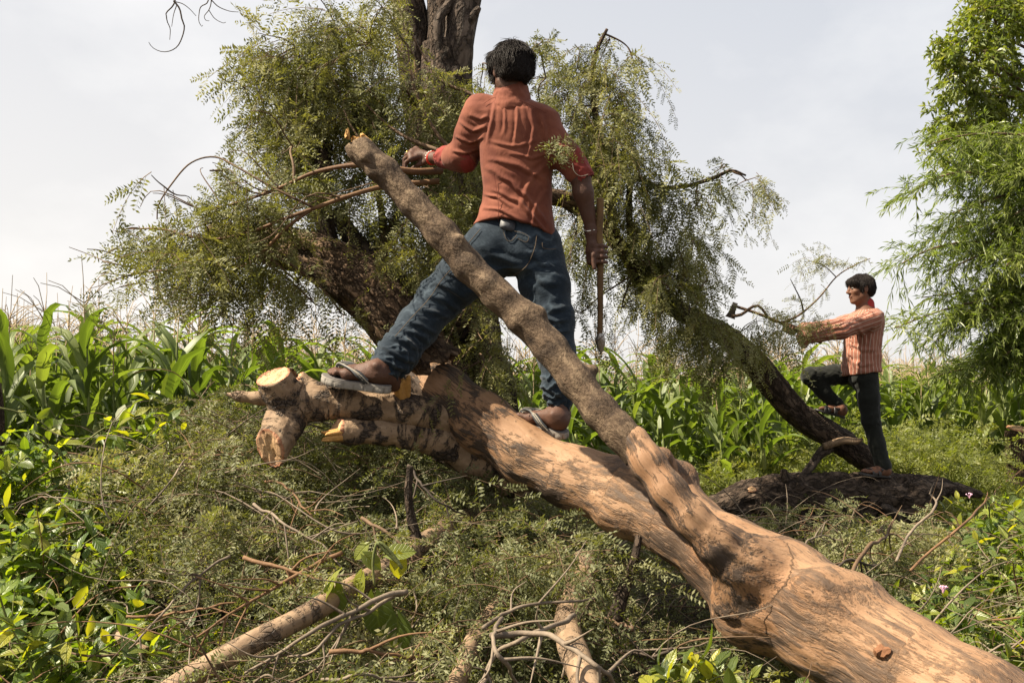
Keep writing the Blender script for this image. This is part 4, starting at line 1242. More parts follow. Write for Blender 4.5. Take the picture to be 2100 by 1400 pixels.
class Foliage:
    """hanging sprays of pinnate leaves: twigs and leaflets gathered separately"""
    def __init__(self):
        self.tw, self.B, self.D, self.Ln, self.R = [], [], [], [], []
        self.br = {}
    def spray(self, o, d, length, droop=0.5, n=12, ll=(0.07, 0.11), r0=0.0022, start=0.12, bias=0.0):
        d = nz(d)
        t = np.linspace(0, 1, 7)[:, None]
        jig = rng.normal(0, 0.10, 3)
        path = o + d * length * t + np.array([0, 0, -1.0]) * droop * length * t ** 2 + jig * length * t * (1 - t)
        self.tw.append((path, r0))
        s = np.linspace(start, 1.0, n)
        f = s * 6; i = np.minimum(f.astype(int), 5); fr = (f - i)[:, None]
        B = path[i] * (1 - fr) + path[i + 1] * fr
        T = nz(path[i + 1] - path[i])
        sd = rng.normal(size=(n, 3)); sd = nz(sd - T * (sd * T).sum(1, keepdims=True))
        D = nz(0.55 * T + 0.75 * sd + np.array([0, 0, -0.35]) * min(1, droop * 1.5))
        self.B.append(B); self.D.append(D)
        self.Ln.append(rng.uniform(ll[0], ll[1], n) * rng.choice([0.75, 0.9, 1.0, 1.1, 1.3])); self.R.append(np.clip(rng.normal(0.42 + bias, 0.2) + rng.normal(0, 0.10, n), 0, 1))
    def leaf_mesh(self, pairs=7, ll=0.026, lw=0.0085, clear=True):
        B = np.concatenate(self.B); D = np.concatenate(self.D); L = np.concatenate(self.Ln); R = np.concatenate(self.R)
        if clear:
            ok = hidden_ok(B + 0.5 * D * L[:, None]); B, D, L, R = B[ok], D[ok], L[ok], R[ok]
        n = len(B)
        nn = np.array([0, -0.1, 0.55]) + rng.normal(0, 0.65, (n, 3))
        N = nz(nn - D * (nn * D).sum(1, keepdims=True)); S = np.cross(D, N)
        s = np.linspace(0.14, 1.0, pairs)
        sc = (L / 0.09)[:, None, None]
        cen = B[:, None] + D[:, None] * (L[:, None, None] * s[None, :, None]) + np.array([0, 0, -1.0]) * (L[:, None, None] * 0.22 * s[None, :, None] ** 2)
        Vs, Rs = [], []
        for sgn in (-1, 1):
            dr = S[:, None] * (sgn * 0.85) + D[:, None] * 0.45 + N[:, None] * rng.normal(0.05, 0.28, (n, pairs, 1)) + rng.normal(0, 0.12, (n, pairs, 3))
            dr = nz(dr)
            le = ll * sc * (1 - 0.45 * (s[None, :, None] - 0.45) ** 2 * 2) * rng.uniform(0.8, 1.15, (n, pairs, 1))
            tw = N[:, None] + rng.normal(0, 0.35, (n, pairs, 3))
            w = nz(np.cross(dr, tw)) * (lw * 0.5 * sc)
            a = cen; b = cen + dr * le * 0.45 + w; c = cen + dr * le; d = cen + dr * le * 0.45 - w
            Vs.append(np.stack([a, b, c, d], 2).reshape(-1, 3))
            rr = np.clip(R[:, None] + rng.normal(0, 0.08, (n, pairs)), 0, 1)
            Rs.append(np.repeat(rr.reshape(-1), 4))
        V = np.concatenate(Vs); r = np.concatenate(Rs)
        Q = np.arange(len(V)).reshape(-1, 4)
        # the thin midrib of each leaf
        w = S * 0.0008
        e = B + D * L[:, None] + np.array([0, 0, -1.0]) * (L[:, None] * 0.22)
        Vm = np.stack([B + w, B - w, e - w * 0.4, e + w * 0.4], 1).reshape(-1, 3)
        Qm = np.arange(len(Vm)).reshape(-1, 4) + len(V)
        return np.concatenate([V, Vm]), [np.concatenate([Q, Qm])], np.concatenate([r, np.repeat(np.clip(R + 0.2, 0, 1), 4)])
    def twig_mesh(self, clear=True):
        p = np.array([q[0] for q in self.tw]); r = np.array([q[1] for q in self.tw])
        if clear:
            ok = hidden_ok(p[:, 3]); p, r = p[ok], r[ok]
        return tubes(p, r, r * 0.45, 3)
    def branch(self, a, b, r0, r1, sag=0.1, mat='twig_brown', n=10, wig=0.04):
        t = np.linspace(0, 1, n)[:, None]
        l = np.linalg.norm(b - a)
        w1, w2 = rng.normal(0, wig * l, 3), rng.normal(0, wig * l, 3)
        p = a * (1 - t) + b * t + w1 * np.sin(t * math.pi) + w2 * np.sin(t * 2 * math.pi) * 0.6 + np.array([0, 0, 1.0]) * sag * l * t * (1 - t)
        self.br.setdefault(mat, []).append((p, r0, r1))
        return p
    def finish(self, parent, leafmat, pairs=7, ll=0.026, lw=0.0085, names=('leaves', 'twigs', 'branches')):
        if self.B:
            V, F, r = self.leaf_mesh(pairs, ll, lw)
            part(names[0], V, F, M[leafmat], parent, {'rnd': r}, kind='stuff')
            V, F = self.twig_mesh()
            part(names[1], V, F, M['twig_brown'], parent, kind='stuff')
        for m, l in self.br.items():
            A = Acc()
            for n in set(len(q[0]) for q in l):
                s = [q for q in l if len(q[0]) == n]
                V, F = tubes(np.array([q[0] for q in s]), np.array([q[1] for q in s]), np.array([q[2] for q in s]), 6)
                A.add(V, F)
            A.part(names[2], M[m], parent, kind='stuff')

def skeleton(*paths):
    return np.concatenate([cr(PL(p), 40) for p in paths])

def clump(fo, sk, u, v, d, ru, rv, n, droop=0.55, ln=(0.15, 0.34), mat='twig_brown', connect=True, nleaf=(9, 15), dj=0.22, r0=0.007, ll=(0.07, 0.11)):
    """foliage round (u,v,d), fed by a branch from the nearest wood"""
    c = P(u, v, d)
    if connect and len(sk):
        i = np.argmin(np.linalg.norm(sk - c, axis=1))
        a = sk[i]
        if np.linalg.norm(a - c) > 0.08:
            fo.branch(a, c, r0, 0.004, 0.18, mat)
    n = max(2, int(n * FD)); ru *= 0.88; rv *= 0.88
    su, sv = ru / FPX * d, rv / FPX * d
    k = max(2, int(n / 5))
    spots = []
    for i in range(k):
        th = rng.uniform(0, 2 * math.pi); q = math.sqrt(rng.uniform(0.15, 1))
        e = c + np.array([su * q * math.cos(th), rng.normal(0, dj), sv * q * math.sin(th)])
        p = fo.branch(c, e, 0.0038, 0.0018, 0.12, mat, 8)
        spots.append(p)
    for i in range(n):
        p = spots[rng.integers(k)]
        o = p[rng.integers(1, len(p))] + rng.normal(0, 0.02, 3)
        dr = np.array([rng.normal(0, 0.8), rng.normal(0, 0.6), rng.normal(-0.15, 0.5)]) + 0.7 * nz(p[-1] - p[0])
        fo.spray(o, dr, rng.uniform(*ln), droop * rng.uniform(0.5, 1.4), rng.integers(*nleaf), ll)

# crown of the leaning tree (behind the man, upper left and centre)
fo = Foliage()
sk = skeleton(main_path, limb2, limb3)
top_br = [[(790, 560, 4.9), (780, 420, 5.0), (740, 260, 5.0), (700, 120, 5.0), (690, 60, 5.0)], [(760, 560, 4.9), (830, 400, 5.05), (860, 250, 5.1), (850, 120, 5.15)], [(735, 578, 4.8), (640, 420, 4.95), (610, 250, 5.0), (560, 130, 5.0)]]
for b in top_br:
    p = np.c_[PL(b), np.linspace(0.028, 0.008, len(b))]
    q = cr(p, 40)
    fo.br.setdefault('twig_brown', []).append((q[:, :3], 0.022, 0.007))
sk = np.concatenate([sk] + [cr(PL(b), 40) for b in top_br])
# the visible forked brown branches among the leaves
for lst in ([(868, 470, 4.3), (846, 430, 4.5), (812, 370, 4.55), (770, 330, 4.6), (722, 262, 4.65), (705, 225, 4.7)],
            [(1015, 225, 4.7), (960, 190, 4.75), (905, 165, 4.8), (860, 100, 4.85), (845, 70, 4.85)],
            [(905, 310, 4.6), (850, 290, 4.65), (800, 260, 4.7), (735, 200, 4.75)], [(960, 330, 4.65), (900, 280, 4.7), (850, 180, 4.75), (835, 90, 4.75)]):
    q = cr(PL(lst), 24)
    fo.br.setdefault('twig_brown', []).append((q, 0.011, 0.004))
for (u, v, d, ru, rv, n) in [
        (545, 110, 4.9, 60, 40, 40), (610, 100, 4.95, 80, 70, 90), (690, 60, 5.0, 80, 60, 90), (760, 90, 5.0, 80, 80, 90), (640, 180, 4.95, 90, 70, 110), (720, 180, 5.0, 90, 80, 110),
        (600, 240, 4.95, 60, 50, 60), (660, 260, 5.0, 60, 60, 70), (760, 250, 5.0, 80, 60, 60), (830, 180, 5.05, 80, 80, 80), (880, 220, 5.0, 80, 70, 80), (900, 300, 4.9, 90, 70, 80),
        (820, 330, 5.0, 60, 50, 18), (645, 330, 4.95, 50, 50, 40), (800, 30, 5.05, 50, 40, 26), (500, 180, 4.9, 30, 40, 14), (860, 400, 4.8, 90, 60, 80), (930, 420, 4.85, 80, 80, 80),
        (700, 420, 5.05, 60, 50, 30), (800, 470, 5.1, 90, 50, 64), (720, 500, 5.1, 60, 40, 34), (820, 540, 5.1, 80, 40, 30), (900, 520, 4.9, 80, 70, 70), (650, 590, 4.95, 60, 40, 16), (620, 560, 4.7, 40, 30, 14),
        (965, 660, 4.65, 50, 70, 80), (990, 740, 4.65, 35, 60, 60), (940, 620, 4.65, 60, 50, 46), (640, 450, 4.9, 50, 40, 26), (880, 610, 4.9, 40, 30, 14)]:
    clump(fo, sk, u, v, d, ru, rv, n, 0.6)
for (u, v, d, ru, rv, n) in [(1030, 110, 5.1, 60, 40, 12), (1090, 100, 5.1, 55, 45, 16), (1120, 160, 5.2, 40, 40, 10), (990, 130, 5.1, 30, 40, 8)]:
    clump(fo, skeleton([(1000, 330, 5.1), (985, 180, 5.1), (1040, 90, 5.1), (1100, 90, 5.1)]), u, v, d, ru, rv, n, 0.5, (0.12, 0.26))
fo.finish(leaner, 'acacia_leaf', 8, 0.0225, 0.0068)

# leafy bough pulled down to the left of the raised limb
bough = thing('leafy_bough', P(905, 345, 4.5), 'leafy brown-stemmed bough reaching far out to the left from behind the raised limb', 'branch')
fo = Foliage()
bp = [[(905, 350, 4.45), (850, 352, 4.35), (800, 345, 4.30), (735, 338, 4.30), (650, 352, 4.35), (580, 382, 4.4), (500, 412, 4.45), (420, 430, 4.5)],
      [(900, 372, 4.5), (800, 380, 4.45), (720, 400, 4.4), (650, 425, 4.4), (580, 450, 4.4), (500, 480, 4.45), (420, 490, 4.5), (330, 470, 4.55), (250, 470, 4.6)],
      [(645, 425, 4.4), (590, 465, 4.4), (540, 515, 4.42), (500, 545, 4.45), (430, 545, 4.5), (330, 555, 4.55), (270, 560, 4.6)],
      [(640, 424, 4.4), (560, 385, 4.4), (490, 345, 4.45), (440, 322, 4.5), (390, 335, 4.5), (350, 380, 4.5), (325, 420, 4.5), (322, 450, 4.5)]]
for k, b in enumerate(bp):
    q = cr(PL(b), 44)
    fo.br.setdefault('twig_orange' if k < 3 else 'twig_brown', []).append((q, (0.017, 0.014, 0.009, 0.006)[k], 0.003))
sk = np.concatenate([cr(PL(b), 50) for b in bp])
for i in range(16):
    a = sk[rng.integers(30, 150)]
    fo.branch(a, a + np.array([rng.uniform(-0.45, -0.1), rng.normal(0, 0.1), rng.normal(0.02, 0.10)]), 0.004, 0.0015, 0.1, 'twig_brown', 10, 0.06)
for (u, v, d, ru, rv, n) in [
        (470, 420, 4.45, 80, 45, 60), (540, 400, 4.4, 70, 45, 40), (420, 460, 4.5, 80, 50, 70), (500, 470, 4.45, 80, 50, 70), (350, 480, 4.55, 70, 40, 40), (290, 470, 4.6, 50, 25, 14), (400, 530, 4.5, 70, 40, 55),
        (460, 560, 4.5, 80, 45, 55), (370, 590, 4.55, 60, 40, 40), (530, 570, 4.5, 70, 45, 36), (610, 600, 4.55, 50, 40, 22), (300, 555, 4.6, 40, 25, 10), (590, 470, 4.5, 50, 40, 20), (640, 640, 4.6, 40, 40, 9),
        (430, 350, 4.5, 50, 25, 14), (345, 390, 4.5, 35, 30, 10), (700, 665, 4.65, 30, 30, 5), (600, 300, 4.5, 40, 50, 10), (330, 630, 4.6, 30, 30, 6), (480, 620, 4.55, 60, 40, 20)]:
    clump(fo, sk, u, v - (22 if v > 540 else 0), d, ru, rv, n * (0.7 if v > 540 else 0.9), 0.42, (0.13, 0.28))
fo.finish(bough, 'acacia_leaf', 8, 0.0225, 0.0068)

# hanging foliage of the felled tree on the right
fo = Foliage()
sk = skeleton(rt_path, [(1500, 700, 6.55), (1462, 600, 6.45), (1440, 545, 6.4), (1415, 470, 6.35)], [(1325, 580, 6.2), (1250, 480, 6.0), (1180, 420, 5.8)],
              [(1260, 490, 6.0), (1235, 330, 5.95), (1215, 180, 5.9), (1222, 110, 5.9), (1245, 60, 5.9)], [(1300, 560, 6.15), (1290, 430, 6.0), (1300, 365, 6.0), (1400, 383, 6.0), (1500, 350, 6.0)])
for (u, v, d, ru, rv, n) in [
        (1250, 80, 5.9, 50, 30, 24), (1290, 100, 5.95, 35, 40, 20), (1180, 150, 5.9, 55, 50, 50), (1240, 170, 5.9, 70, 60, 80), (1170, 220, 5.9, 70, 50, 70), (1260, 240, 5.9, 60, 60, 80), (1200, 290, 5.85, 80, 60, 100),
        (1280, 310, 5.95, 60, 60, 70), (1210, 370, 5.85, 80, 60, 90), (1300, 390, 6.0, 80, 60, 90), (1370, 400, 6.0, 60, 45, 44), (1430, 420, 6.1, 50, 45, 40), (1180, 450, 5.85, 60, 70, 60), (1270, 470, 6.0, 80, 60, 90),
        (1350, 480, 6.1, 80, 60, 90), (1420, 500, 6.2, 60, 60, 70), (1300, 550, 6.1, 60, 60, 60), (1380, 570, 6.2, 70, 60, 80), (1440, 590, 6.3, 60, 60, 70), (1390, 650, 6.3, 70, 50, 60), (1450, 660, 6.4, 60, 50, 50),
        (1210, 560, 5.9, 60, 60, 34), (1275, 630, 6.1, 40, 30, 10), (1195, 640, 5.95, 40, 40, 10), (1530, 370, 6.0, 35, 25, 26), (1490, 340, 6.0, 40, 25, 12), (1420, 710, 6.4, 50, 40, 26), (1520, 680, 6.4, 40, 40, 30), (1440, 640, 6.15, 50, 45, 60), (1370, 600, 6.0, 50, 45, 50), (1490, 690, 6.25, 45, 40, 46), (1410, 560, 6.05, 50, 45, 50), (1470, 730, 6.3, 35, 35, 24), (1330, 545, 5.95, 45, 40, 40), (1580, 690, 6.6, 35, 40, 22), (1560, 740, 6.6, 40, 30, 16), (1460, 750, 6.5, 20, 30, 5)]:
    clump(fo, sk, u, v, d, ru, rv, int(n * (0.90 if v < 300 else 0.78 if v < 480 else 0.55)), 0.85, (0.16, 0.34) if v < 560 else (0.12, 0.25), dj=0.28)
fo.finish(right, 'acacia_leaf', 8, 0.024, 0.0072)

# ------------------------------------------------------------------ pile of cut branches on the ground
fo = Foliage()
cnt = 0
while cnt < 3000:
    x, y = rng.uniform(-2.6, 3.3), rng.uniform(2.15, 6.6)
    if abs(x) > 0.56 * y + 0.3: continue
    if x > 0.55 * (y - 2.4) + 1.0 and y < 5.0: continue
    if x < -0.40 * y + 0.1 and y < 4.9 and rng.uniform() < 0.85: continue
    dens = 0.66 + 1.0 * float(fbm(np.array([[x * 2.1, y * 2.1, 4.0]]), 2, 71)[0])
    if rng.uniform() > dens: continue
    if 0.0 < x < 1.2 and 3.0 < y < 4.4 and rng.uniform() < 0.45: continue
    cnt += 1
    z = float(heap_z(x, y)) + rng.normal(-0.05, 0.09)
    th = rng.uniform(0, 6.28)
    dr = np.array([math.cos(th), math.sin(th) - 0.35, rng.normal(0.10, 0.30)])
    big = rng.uniform() < 0.22
    fo.spray(np.array([x, y, z]), dr + np.array([0, 0, 0.25 if big else 0]), rng.uniform(0.40, 0.70) if big else rng.uniform(0.16, 0.40), rng.uniform(0.35, 0.75) if big else rng.uniform(0.1, 0.6), 22 if big else rng.integers(9, 15), (0.07, 0.115) if big else (0.055, 0.095), bias=rng.normal(0.0, 0.16))
LOGAX = cr(PL(LOG), 80)
for i in range(1500):
    x, y = rng.uniform(-2.2, 2.9), 2.3 + 3.6 * rng.uniform() ** 1.3
    if abs(x) > 0.55 * y: continue
    z = float(heap_z(x, y)) + rng.uniform(-0.03, 0.13)
    th = rng.uniform(0, 6.28); l = rng.uniform(0.2, 0.7)
    if np.min(np.linalg.norm(LOGAX - np.array([x, y, z]), axis=1)) < 0.42: continue
    a = np.array([x, y, z]); b = a + l * np.array([math.cos(th), 0.6 * math.sin(th), rng.normal(0.06, 0.22)])
    fo.branch(a, b, rng.choice([0.0014, 0.0018, 0.0024, 0.0034, 0.0045]), 0.0009, rng.normal(0.15, 0.35), ['twig_grey', 'twig_brown', 'twig_grey', 'twig_grey', 'twig_orange'][rng.integers(5)], 10, 0.09)
# branches thrown over the poles
for (u, v, d, n, s_) in [(1195, 1150, 3.45, 14, 40), (1040, 1225, 3.35, 16, 40), (1000, 1040, 4.25, 14, 35), (740, 1180, 3.6, 9, 30), (680, 1240, 3.4, 4, 20), (900, 1290, 3.0, 16, 60), (980, 1150, 3.5, 20, 60), (1100, 1180, 3.5, 24, 70),
                         (900, 1010, 4.1, 20, 60), (1050, 1090, 3.9, 20, 60), (560, 1330, 3.1, 10, 40), (420, 880, 4.6, 26, 60), (480, 850, 4.9, 20, 60), (330, 940, 4.5, 20, 50), (620, 930, 4.6, 26, 70), (760, 940, 4.5, 26, 70)]:
    for i in range(n):
        o = P(u + rng.normal(0, s_), v + rng.normal(0, s_ * 0.6), d + rng.normal(-0.05, 0.08))
        fo.spray(o, np.array([rng.normal(0, 1), rng.normal(-0.3, 0.6), rng.normal(0.0, 0.35)]), rng.uniform(0.18, 0.36), rng.uniform(0.2, 0.7), rng.integers(9, 14), (0.06, 0.10), bias=rng.normal(0, 0.12))
heap = thing('brush_pile', [0, 4.2, 0.1], 'tangled pile of cut feathery green branches under the fallen trunk', 'brush pile')
fo.finish(heap, 'cut_leaf', 7, 0.022, 0.0075)

# individual twigs lying on the pile
def twig(lst, r0, r1, mat, label, name='twig', side=4, lift=0.05):
    """lst: photo points on the pile; a few side shoots grow from it"""
    pts = np.array([on_heap(u, v, lift + (q[0] if q else 0)) for (u, v, *q) in lst])
    q = cr(pts, 34)
    q = q + 0.006 * np.stack([fbm(np.c_[np.linspace(0, 9, 34), np.full(34, k), np.full(34, len(label))], 2, k) for k in range(3)], 1)
    A = Acc()
    V, F, lc = tube(q, np.linspace(r0, r1, 34), 8, 0.10, (40, 40, 20), False, len(label))
    A.add(V, F)
    for i in range(side):
        k = rng.integers(8, 31)
        T = nz(q[k + 1] - q[k]); s = nz(np.cross(T, FWD)) * (1 if i % 2 else -1)
        l = rng.uniform(0.08, 0.22)
        e = q[k] + l * (T * 0.8 + s * 0.7 + rng.normal(0, 0.15, 3))
        m = 0.5 * (q[k] + e) + rng.normal(0, 0.1 * l, 3)
        V, F = tubes([cr(np.array([q[k], m, e]), 10)], [r1 + (r0 - r1) * (1 - k / 34) * 0.6], [0.001], 5)
        A.add(V, F)
    return A.solo(name, M[mat], label, 'twig')
for lst, r0, r1, mat, lab, sd in [
        ([(1180, 1262, 0.34), (1120, 1285, 0.37), (1060, 1310, 0.37), (1020, 1330, 0.32), (1000, 1370, 0.27), (985, 1420, 0.22)], 0.008, 0.005, 'twig_grey', 'pale forked twig bending down left of the stubby bottom branch', 5),
        ([(1010, 1305, 0.42), (1060, 1295, 0.42), (1120, 1300, 0.42), (1180, 1330, 0.40), (1225, 1365, 0.37), (1260, 1400, 0.32)], 0.009, 0.005, 'twig_grey', 'pale arched twig crossing in front of the stubby bottom branch', 5),
        ([(990, 1290, 0.37), (1040, 1255, 0.37), (1110, 1238, 0.37), (1180, 1232, 0.37), (1228, 1222, 0.32)], 0.006, 0.003, 'twig_grey', 'long thin pale twig running right above the stubby bottom branch', 4),
        ([(1030, 1270, 0.42), (1012, 1310, 0.42), (1030, 1350, 0.40), (1060, 1400, 0.32)], 0.006, 0.004, 'twig_grey', 'short pale twig dropping to the bottom edge at centre', 3),
        ([(660, 1395, .15), (740, 1385, .15), (830, 1398, .12), (900, 1400, .1)], 0.005, 0.003, 'twig_grey', 'grey twig lying flat along the bottom edge', 4),
        ([(830, 1210, .18), (770, 1232, .18), (700, 1262, .18), (640, 1300, .18), (560, 1345, .15), (500, 1385, .1)], 0.009, 0.004, 'twig_grey', 'long pale twig above the slanting pinkish branch', 6),
        ([(830, 1212, .16), (760, 1250, .15), (705, 1278, .15), (650, 1330, .15), (590, 1350, .1)], 0.007, 0.003, 'twig_grey', 'second pale twig forking below the long pale one', 4),
        ([(500, 1145, .12), (560, 1160, .12), (620, 1180, .12), (700, 1195, .1)], 0.008, 0.004, 'twig_orange', 'orange-brown twig right of the shrub running to the broad-leaved seedling', 5),
        ([(700, 1130, .12), (600, 1180, .12), (520, 1230, .12), (440, 1280, .12), (400, 1310, .1)], 0.008, 0.003, 'twig_orange', 'orange-brown twig slanting down to the left through the brush', 6),
        ([(470, 1135, .15), (420, 1170, .15), (360, 1230, .15), (290, 1300, .15), (265, 1330, .1)], 0.005, 0.003, 'twig_grey', 'grey twig hanging down over the leafy shrub at left', 5),
        ([(260, 1265, .12), (330, 1262, .12), (410, 1248, .12), (480, 1235, .1)], 0.005, 0.003, 'twig_orange', 'thin reddish twig reaching left into the shrub', 3),
        ([(540, 985, .1), (590, 1000, .12), (620, 1035, .12), (640, 1060, .1)], 0.005, 0.003, 'twig_orange', 'bent reddish twig below the chopped branch stubs', 4),
        ([(520, 1030, .1), (600, 1085, .12), (660, 1120, .1), (700, 1160, .1)], 0.006, 0.003, 'twig_grey', 'pale twig crossing the brush left of the upright stick', 5),
        ([(740, 1065, .1), (790, 1090, .12), (830, 1125, .12), (850, 1150, .1)], 0.007, 0.004, 'twig_brown', 'brown twig leaning on the upright dark stick', 3),
        ([(835, 950, .25), (870, 1000, .22), (920, 1040, .2), (955, 1055, .15)], 0.006, 0.003, 'twig_dark', 'dark twig running down right from the upright stick', 3),
        ([(680, 1335, .15), (760, 1335, .14), (840, 1345, .14), (880, 1352, .1)], 0.007, 0.004, 'twig_orange', 'orange twig lying level above the bottom edge', 4),
        ([(1690, 1250, .2), (1640, 1190, .25), (1690, 1160, .25), (1760, 1150, .2)], 0.006, 0.003, 'twig_brown', 'brown twig curling over the trunk top at right', 4),
        ([(1740, 1205, .2), (1760, 1150, .25), (1790, 1115, .25), (1830, 1095, .2), (1870, 1120, .15)], 0.009, 0.004, 'twig_brown', 'arched brown branch right of the peeled trunk', 6),
        ([(1700, 1195, .2), (1720, 1160, .25), (1750, 1150, .22), (1800, 1160, .15)], 0.006, 0.004, 'twig_dark', 'dark curved twig beside the arched brown branch', 3),
        ([(1640, 1140, .15), (1660, 1110, .2), (1690, 1095, .2), (1730, 1110, .15)], 0.005, 0.003, 'twig_grey', 'grey looping twig behind the peeled trunk', 5),
        ([(1870, 1170, .15), (1920, 1120, .2), (1990, 1060, .25), (2050, 1000, .2), (2100, 960, .2)], 0.006, 0.003, 'twig_orange', 'thin curved twig arching to the right edge', 3),
        ([(1840, 1150, .2), (1870, 1090, .25), (1920, 1040, .25), (1900, 1000, .2), (1890, 960, .2)], 0.006, 0.003, 'twig_grey', 'pale forked twig before the dark log', 5),
        ([(1300, 1290, .15), (1240, 1270, .15), (1205, 1265, .12)], 0.009, 0.004, 'twig_brown', 'dim brown twig in the shade under the trunk', 3),
        ([(1380, 1330, .1), (1330, 1345, .1), (1260, 1330, .1)], 0.006, 0.003, 'twig_dark', 'dark low twig left of the nettle-like plant', 3)]:
    twig(lst, r0, r1, mat, lab, side=sd)

# ------------------------------------------------------------------ broad leaves
def broad_leaf(Lg=0.085, W=0.052, fold=0.25, curl=0.35, nx=3, ny=6, heart=0.12, seed=0):
    r_ = np.random.default_rng(seed)
    V, lu = [], []
    xs = np.linspace(-1, 1, 2 * nx - 1)
    for i in range(ny):
        t = i / (ny - 1)
        w = (math.sin(math.pi * min(1, t * 0.92 + 0.06)) ** 0.75) * (1 - t) ** 0.32 * (1 + 0.06 * r_.normal())
        if t == 0: w = 0.12
        for x in xs:
            y = t - heart * abs(x) * (1 - t) ** 3
            z = fold * abs(x) * w * 0.5 * W / Lg - curl * t * t * 0.6 + 0.02 * r_.normal()
            V.append([x * w * W / 2, y * Lg, z * Lg]); lu.append([x * w, t, 0])
    V = np.array(V); m = len(xs)
    I = np.arange(ny * m).reshape(ny, m)
    Q = np.stack([I[:-1, :-1], I[:-1, 1:], I[1:, 1:], I[1:, :-1]], -1).reshape(-1, 4)
    return V, Q, np.array(lu)

LEAFV = [broad_leaf(0.085, 0.055, rng.uniform(0.1, 0.5), rng.uniform(0.1, 0.6), seed=s) for s in range(6)]
def leaf_meshes(mat):
    out = []
    for V, Q, lu in LEAFV:
        me = mkmesh('leaf', V, [Q], {'lu': lu}); me.materials.append(M[mat]); out.append(me)
    return out
LEAF_ME = leaf_meshes('shrub_leaf')

def leaf_matrix(o, d, n, s):
    d = nz(d); n = nz(n - d * np.dot(n, d)); x = np.cross(d, n)
    R = np.stack([x, d, n], 1) * s
    m = np.eye(4); m[:3, :3] = R; m[:3, 3] = o
    return m

def shrub(name, label, cat, centre_list, nst, keep=300, group=None, size=(0.52, 0.95), stem_len=(0.25, 0.55), up=0.5, pairs=(4, 7)):
    """leafy stems rising out of mounds (cx,cy,cz,rx,ry,rz); the leaves nearest the viewer are single objects"""
    c0 = np.array(centre_list[0][:3])
    root = thing(name, [c0[0], c0[1], float(ground_z(c0[0], c0[1]))], label, cat, group)
    stems, mats = [], []
    vol = np.array([c[3] * c[5] for c in centre_list]); vol = vol / vol.sum()
    for i in range(nst):
        cx, cy, cz, rx, ry, rz = centre_list[rng.choice(len(centre_list), p=vol)]
        v = nz(rng.normal(size=3) * np.array([1, 1, 1.0])); v[2] = abs(v[2]) if rng.uniform() < 0.8 else v[2] * 0.6
        q = rng.uniform(0.35, 1.0) ** 0.5
        tip = np.array([cx, cy, cz]) + v * q * np.array([rx, ry, rz])
        d = nz(v * np.array([0.7, 0.7, 0.5]) + np.array([0, -0.1, up]) + rng.normal(0, 0.3, 3))
        l = rng.uniform(*stem_len)
        t = np.linspace(0, 1, 7)[:, None]
        bend = rng.normal(0, 0.08, 3)
        path = tip - d * l * (1 - t) + bend * np.sin(t * math.pi * 0.9) * l - np.array([0, 0, 0.12]) * l * t ** 2
        stems.append(path)
        np_ = rng.integers(*pairs)
        for k in range(np_):
            s = 0.25 + 0.75 * k / (np_ - 1)
            f = s * 6; j = min(int(f), 5); o = path[j] + (f - j) * (path[j + 1] - path[j])
            T = nz(path[j + 1] - path[j])
            a = k * math.pi / 2 + rng.normal(0, 0.3)
            e1 = nz(np.cross(T, [0.3, 0.2, 1])); e2 = np.cross(T, e1)
            sz = rng.uniform(*size) * (0.45 + 0.75 * math.sin(math.pi * (0.25 + 0.68 * (1 - s)))) if s > 0.8 else rng.uniform(*size)
            for sg in (0, math.pi):
                dd = nz(0.9 * (math.cos(a + sg) * e1 + math.sin(a + sg) * e2) + 0.35 * T + np.array([0, 0, -0.15]) + rng.normal(0, 0.15, 3))
                nn = np.array([0, -0.12, 1.0]) + rng.normal(0, 0.33, 3)
                mats.append((leaf_matrix(o + dd * 0.012, dd, nn, sz), rng.integers(len(LEAFV))))
        for q2 in range(2):
            dd = nz(T + rng.normal(0, 0.5, 3)); mats.append((leaf_matrix(path[-1], dd, np.array([0, -0.3, 1.0]) + rng.normal(0, 0.3, 3), rng.uniform(0.3, 0.6)), rng.integers(len(LEAFV))))
    pos = np.array([m[0][:3, 3] for m in mats])
    # visible ones: few other leaves between them and the viewer
    dist = np.linalg.norm(pos - CAM, axis=1)
    dirs = (pos - CAM) / dist[:, None]
    occ = np.zeros(len(pos))
    for i in range(len(pos)):
        m = (dirs @ dirs[i] > math.cos(0.012)) & (dist < dist[i] - 0.01)
        occ[i] = m.sum()
    sc = np.array([np.linalg.norm(m[0][:3, 0]) for m in mats])
    order = np.argsort(occ * 0.6 + dist * 0.5 - sc * 0.8)
    base = wloc(root)
    for i in order[:keep]:
        m, k = mats[i]
        o = bpy.data.objects.new('leaf', LEAF_ME[k])
        mm = m.copy(); mm[:3, 3] -= base
        o.matrix_local = Matrix(mm.tolist())
        o.parent = root
        COL.objects.link(o)
    A = Acc()
    for i in order[keep:]:
        m, k = mats[i]; V, Q, lu = LEAFV[k]
        A.add(V @ m[:3, :3].T + m[:3, 3], [Q], {'lu': lu, 'rnd': np.full(len(V), rng.uniform())})
    if A.n:
        A.part('leaf_mass', M['shrub_leaf_mass'], root, kind='stuff')
    V, F = tubes(np.array(stems), np.full(len(stems), 0.0045), np.full(len(stems), 0.0018), 5)
    part('stems', V, F, M['twig_green'], root, kind='stuff')
    return root

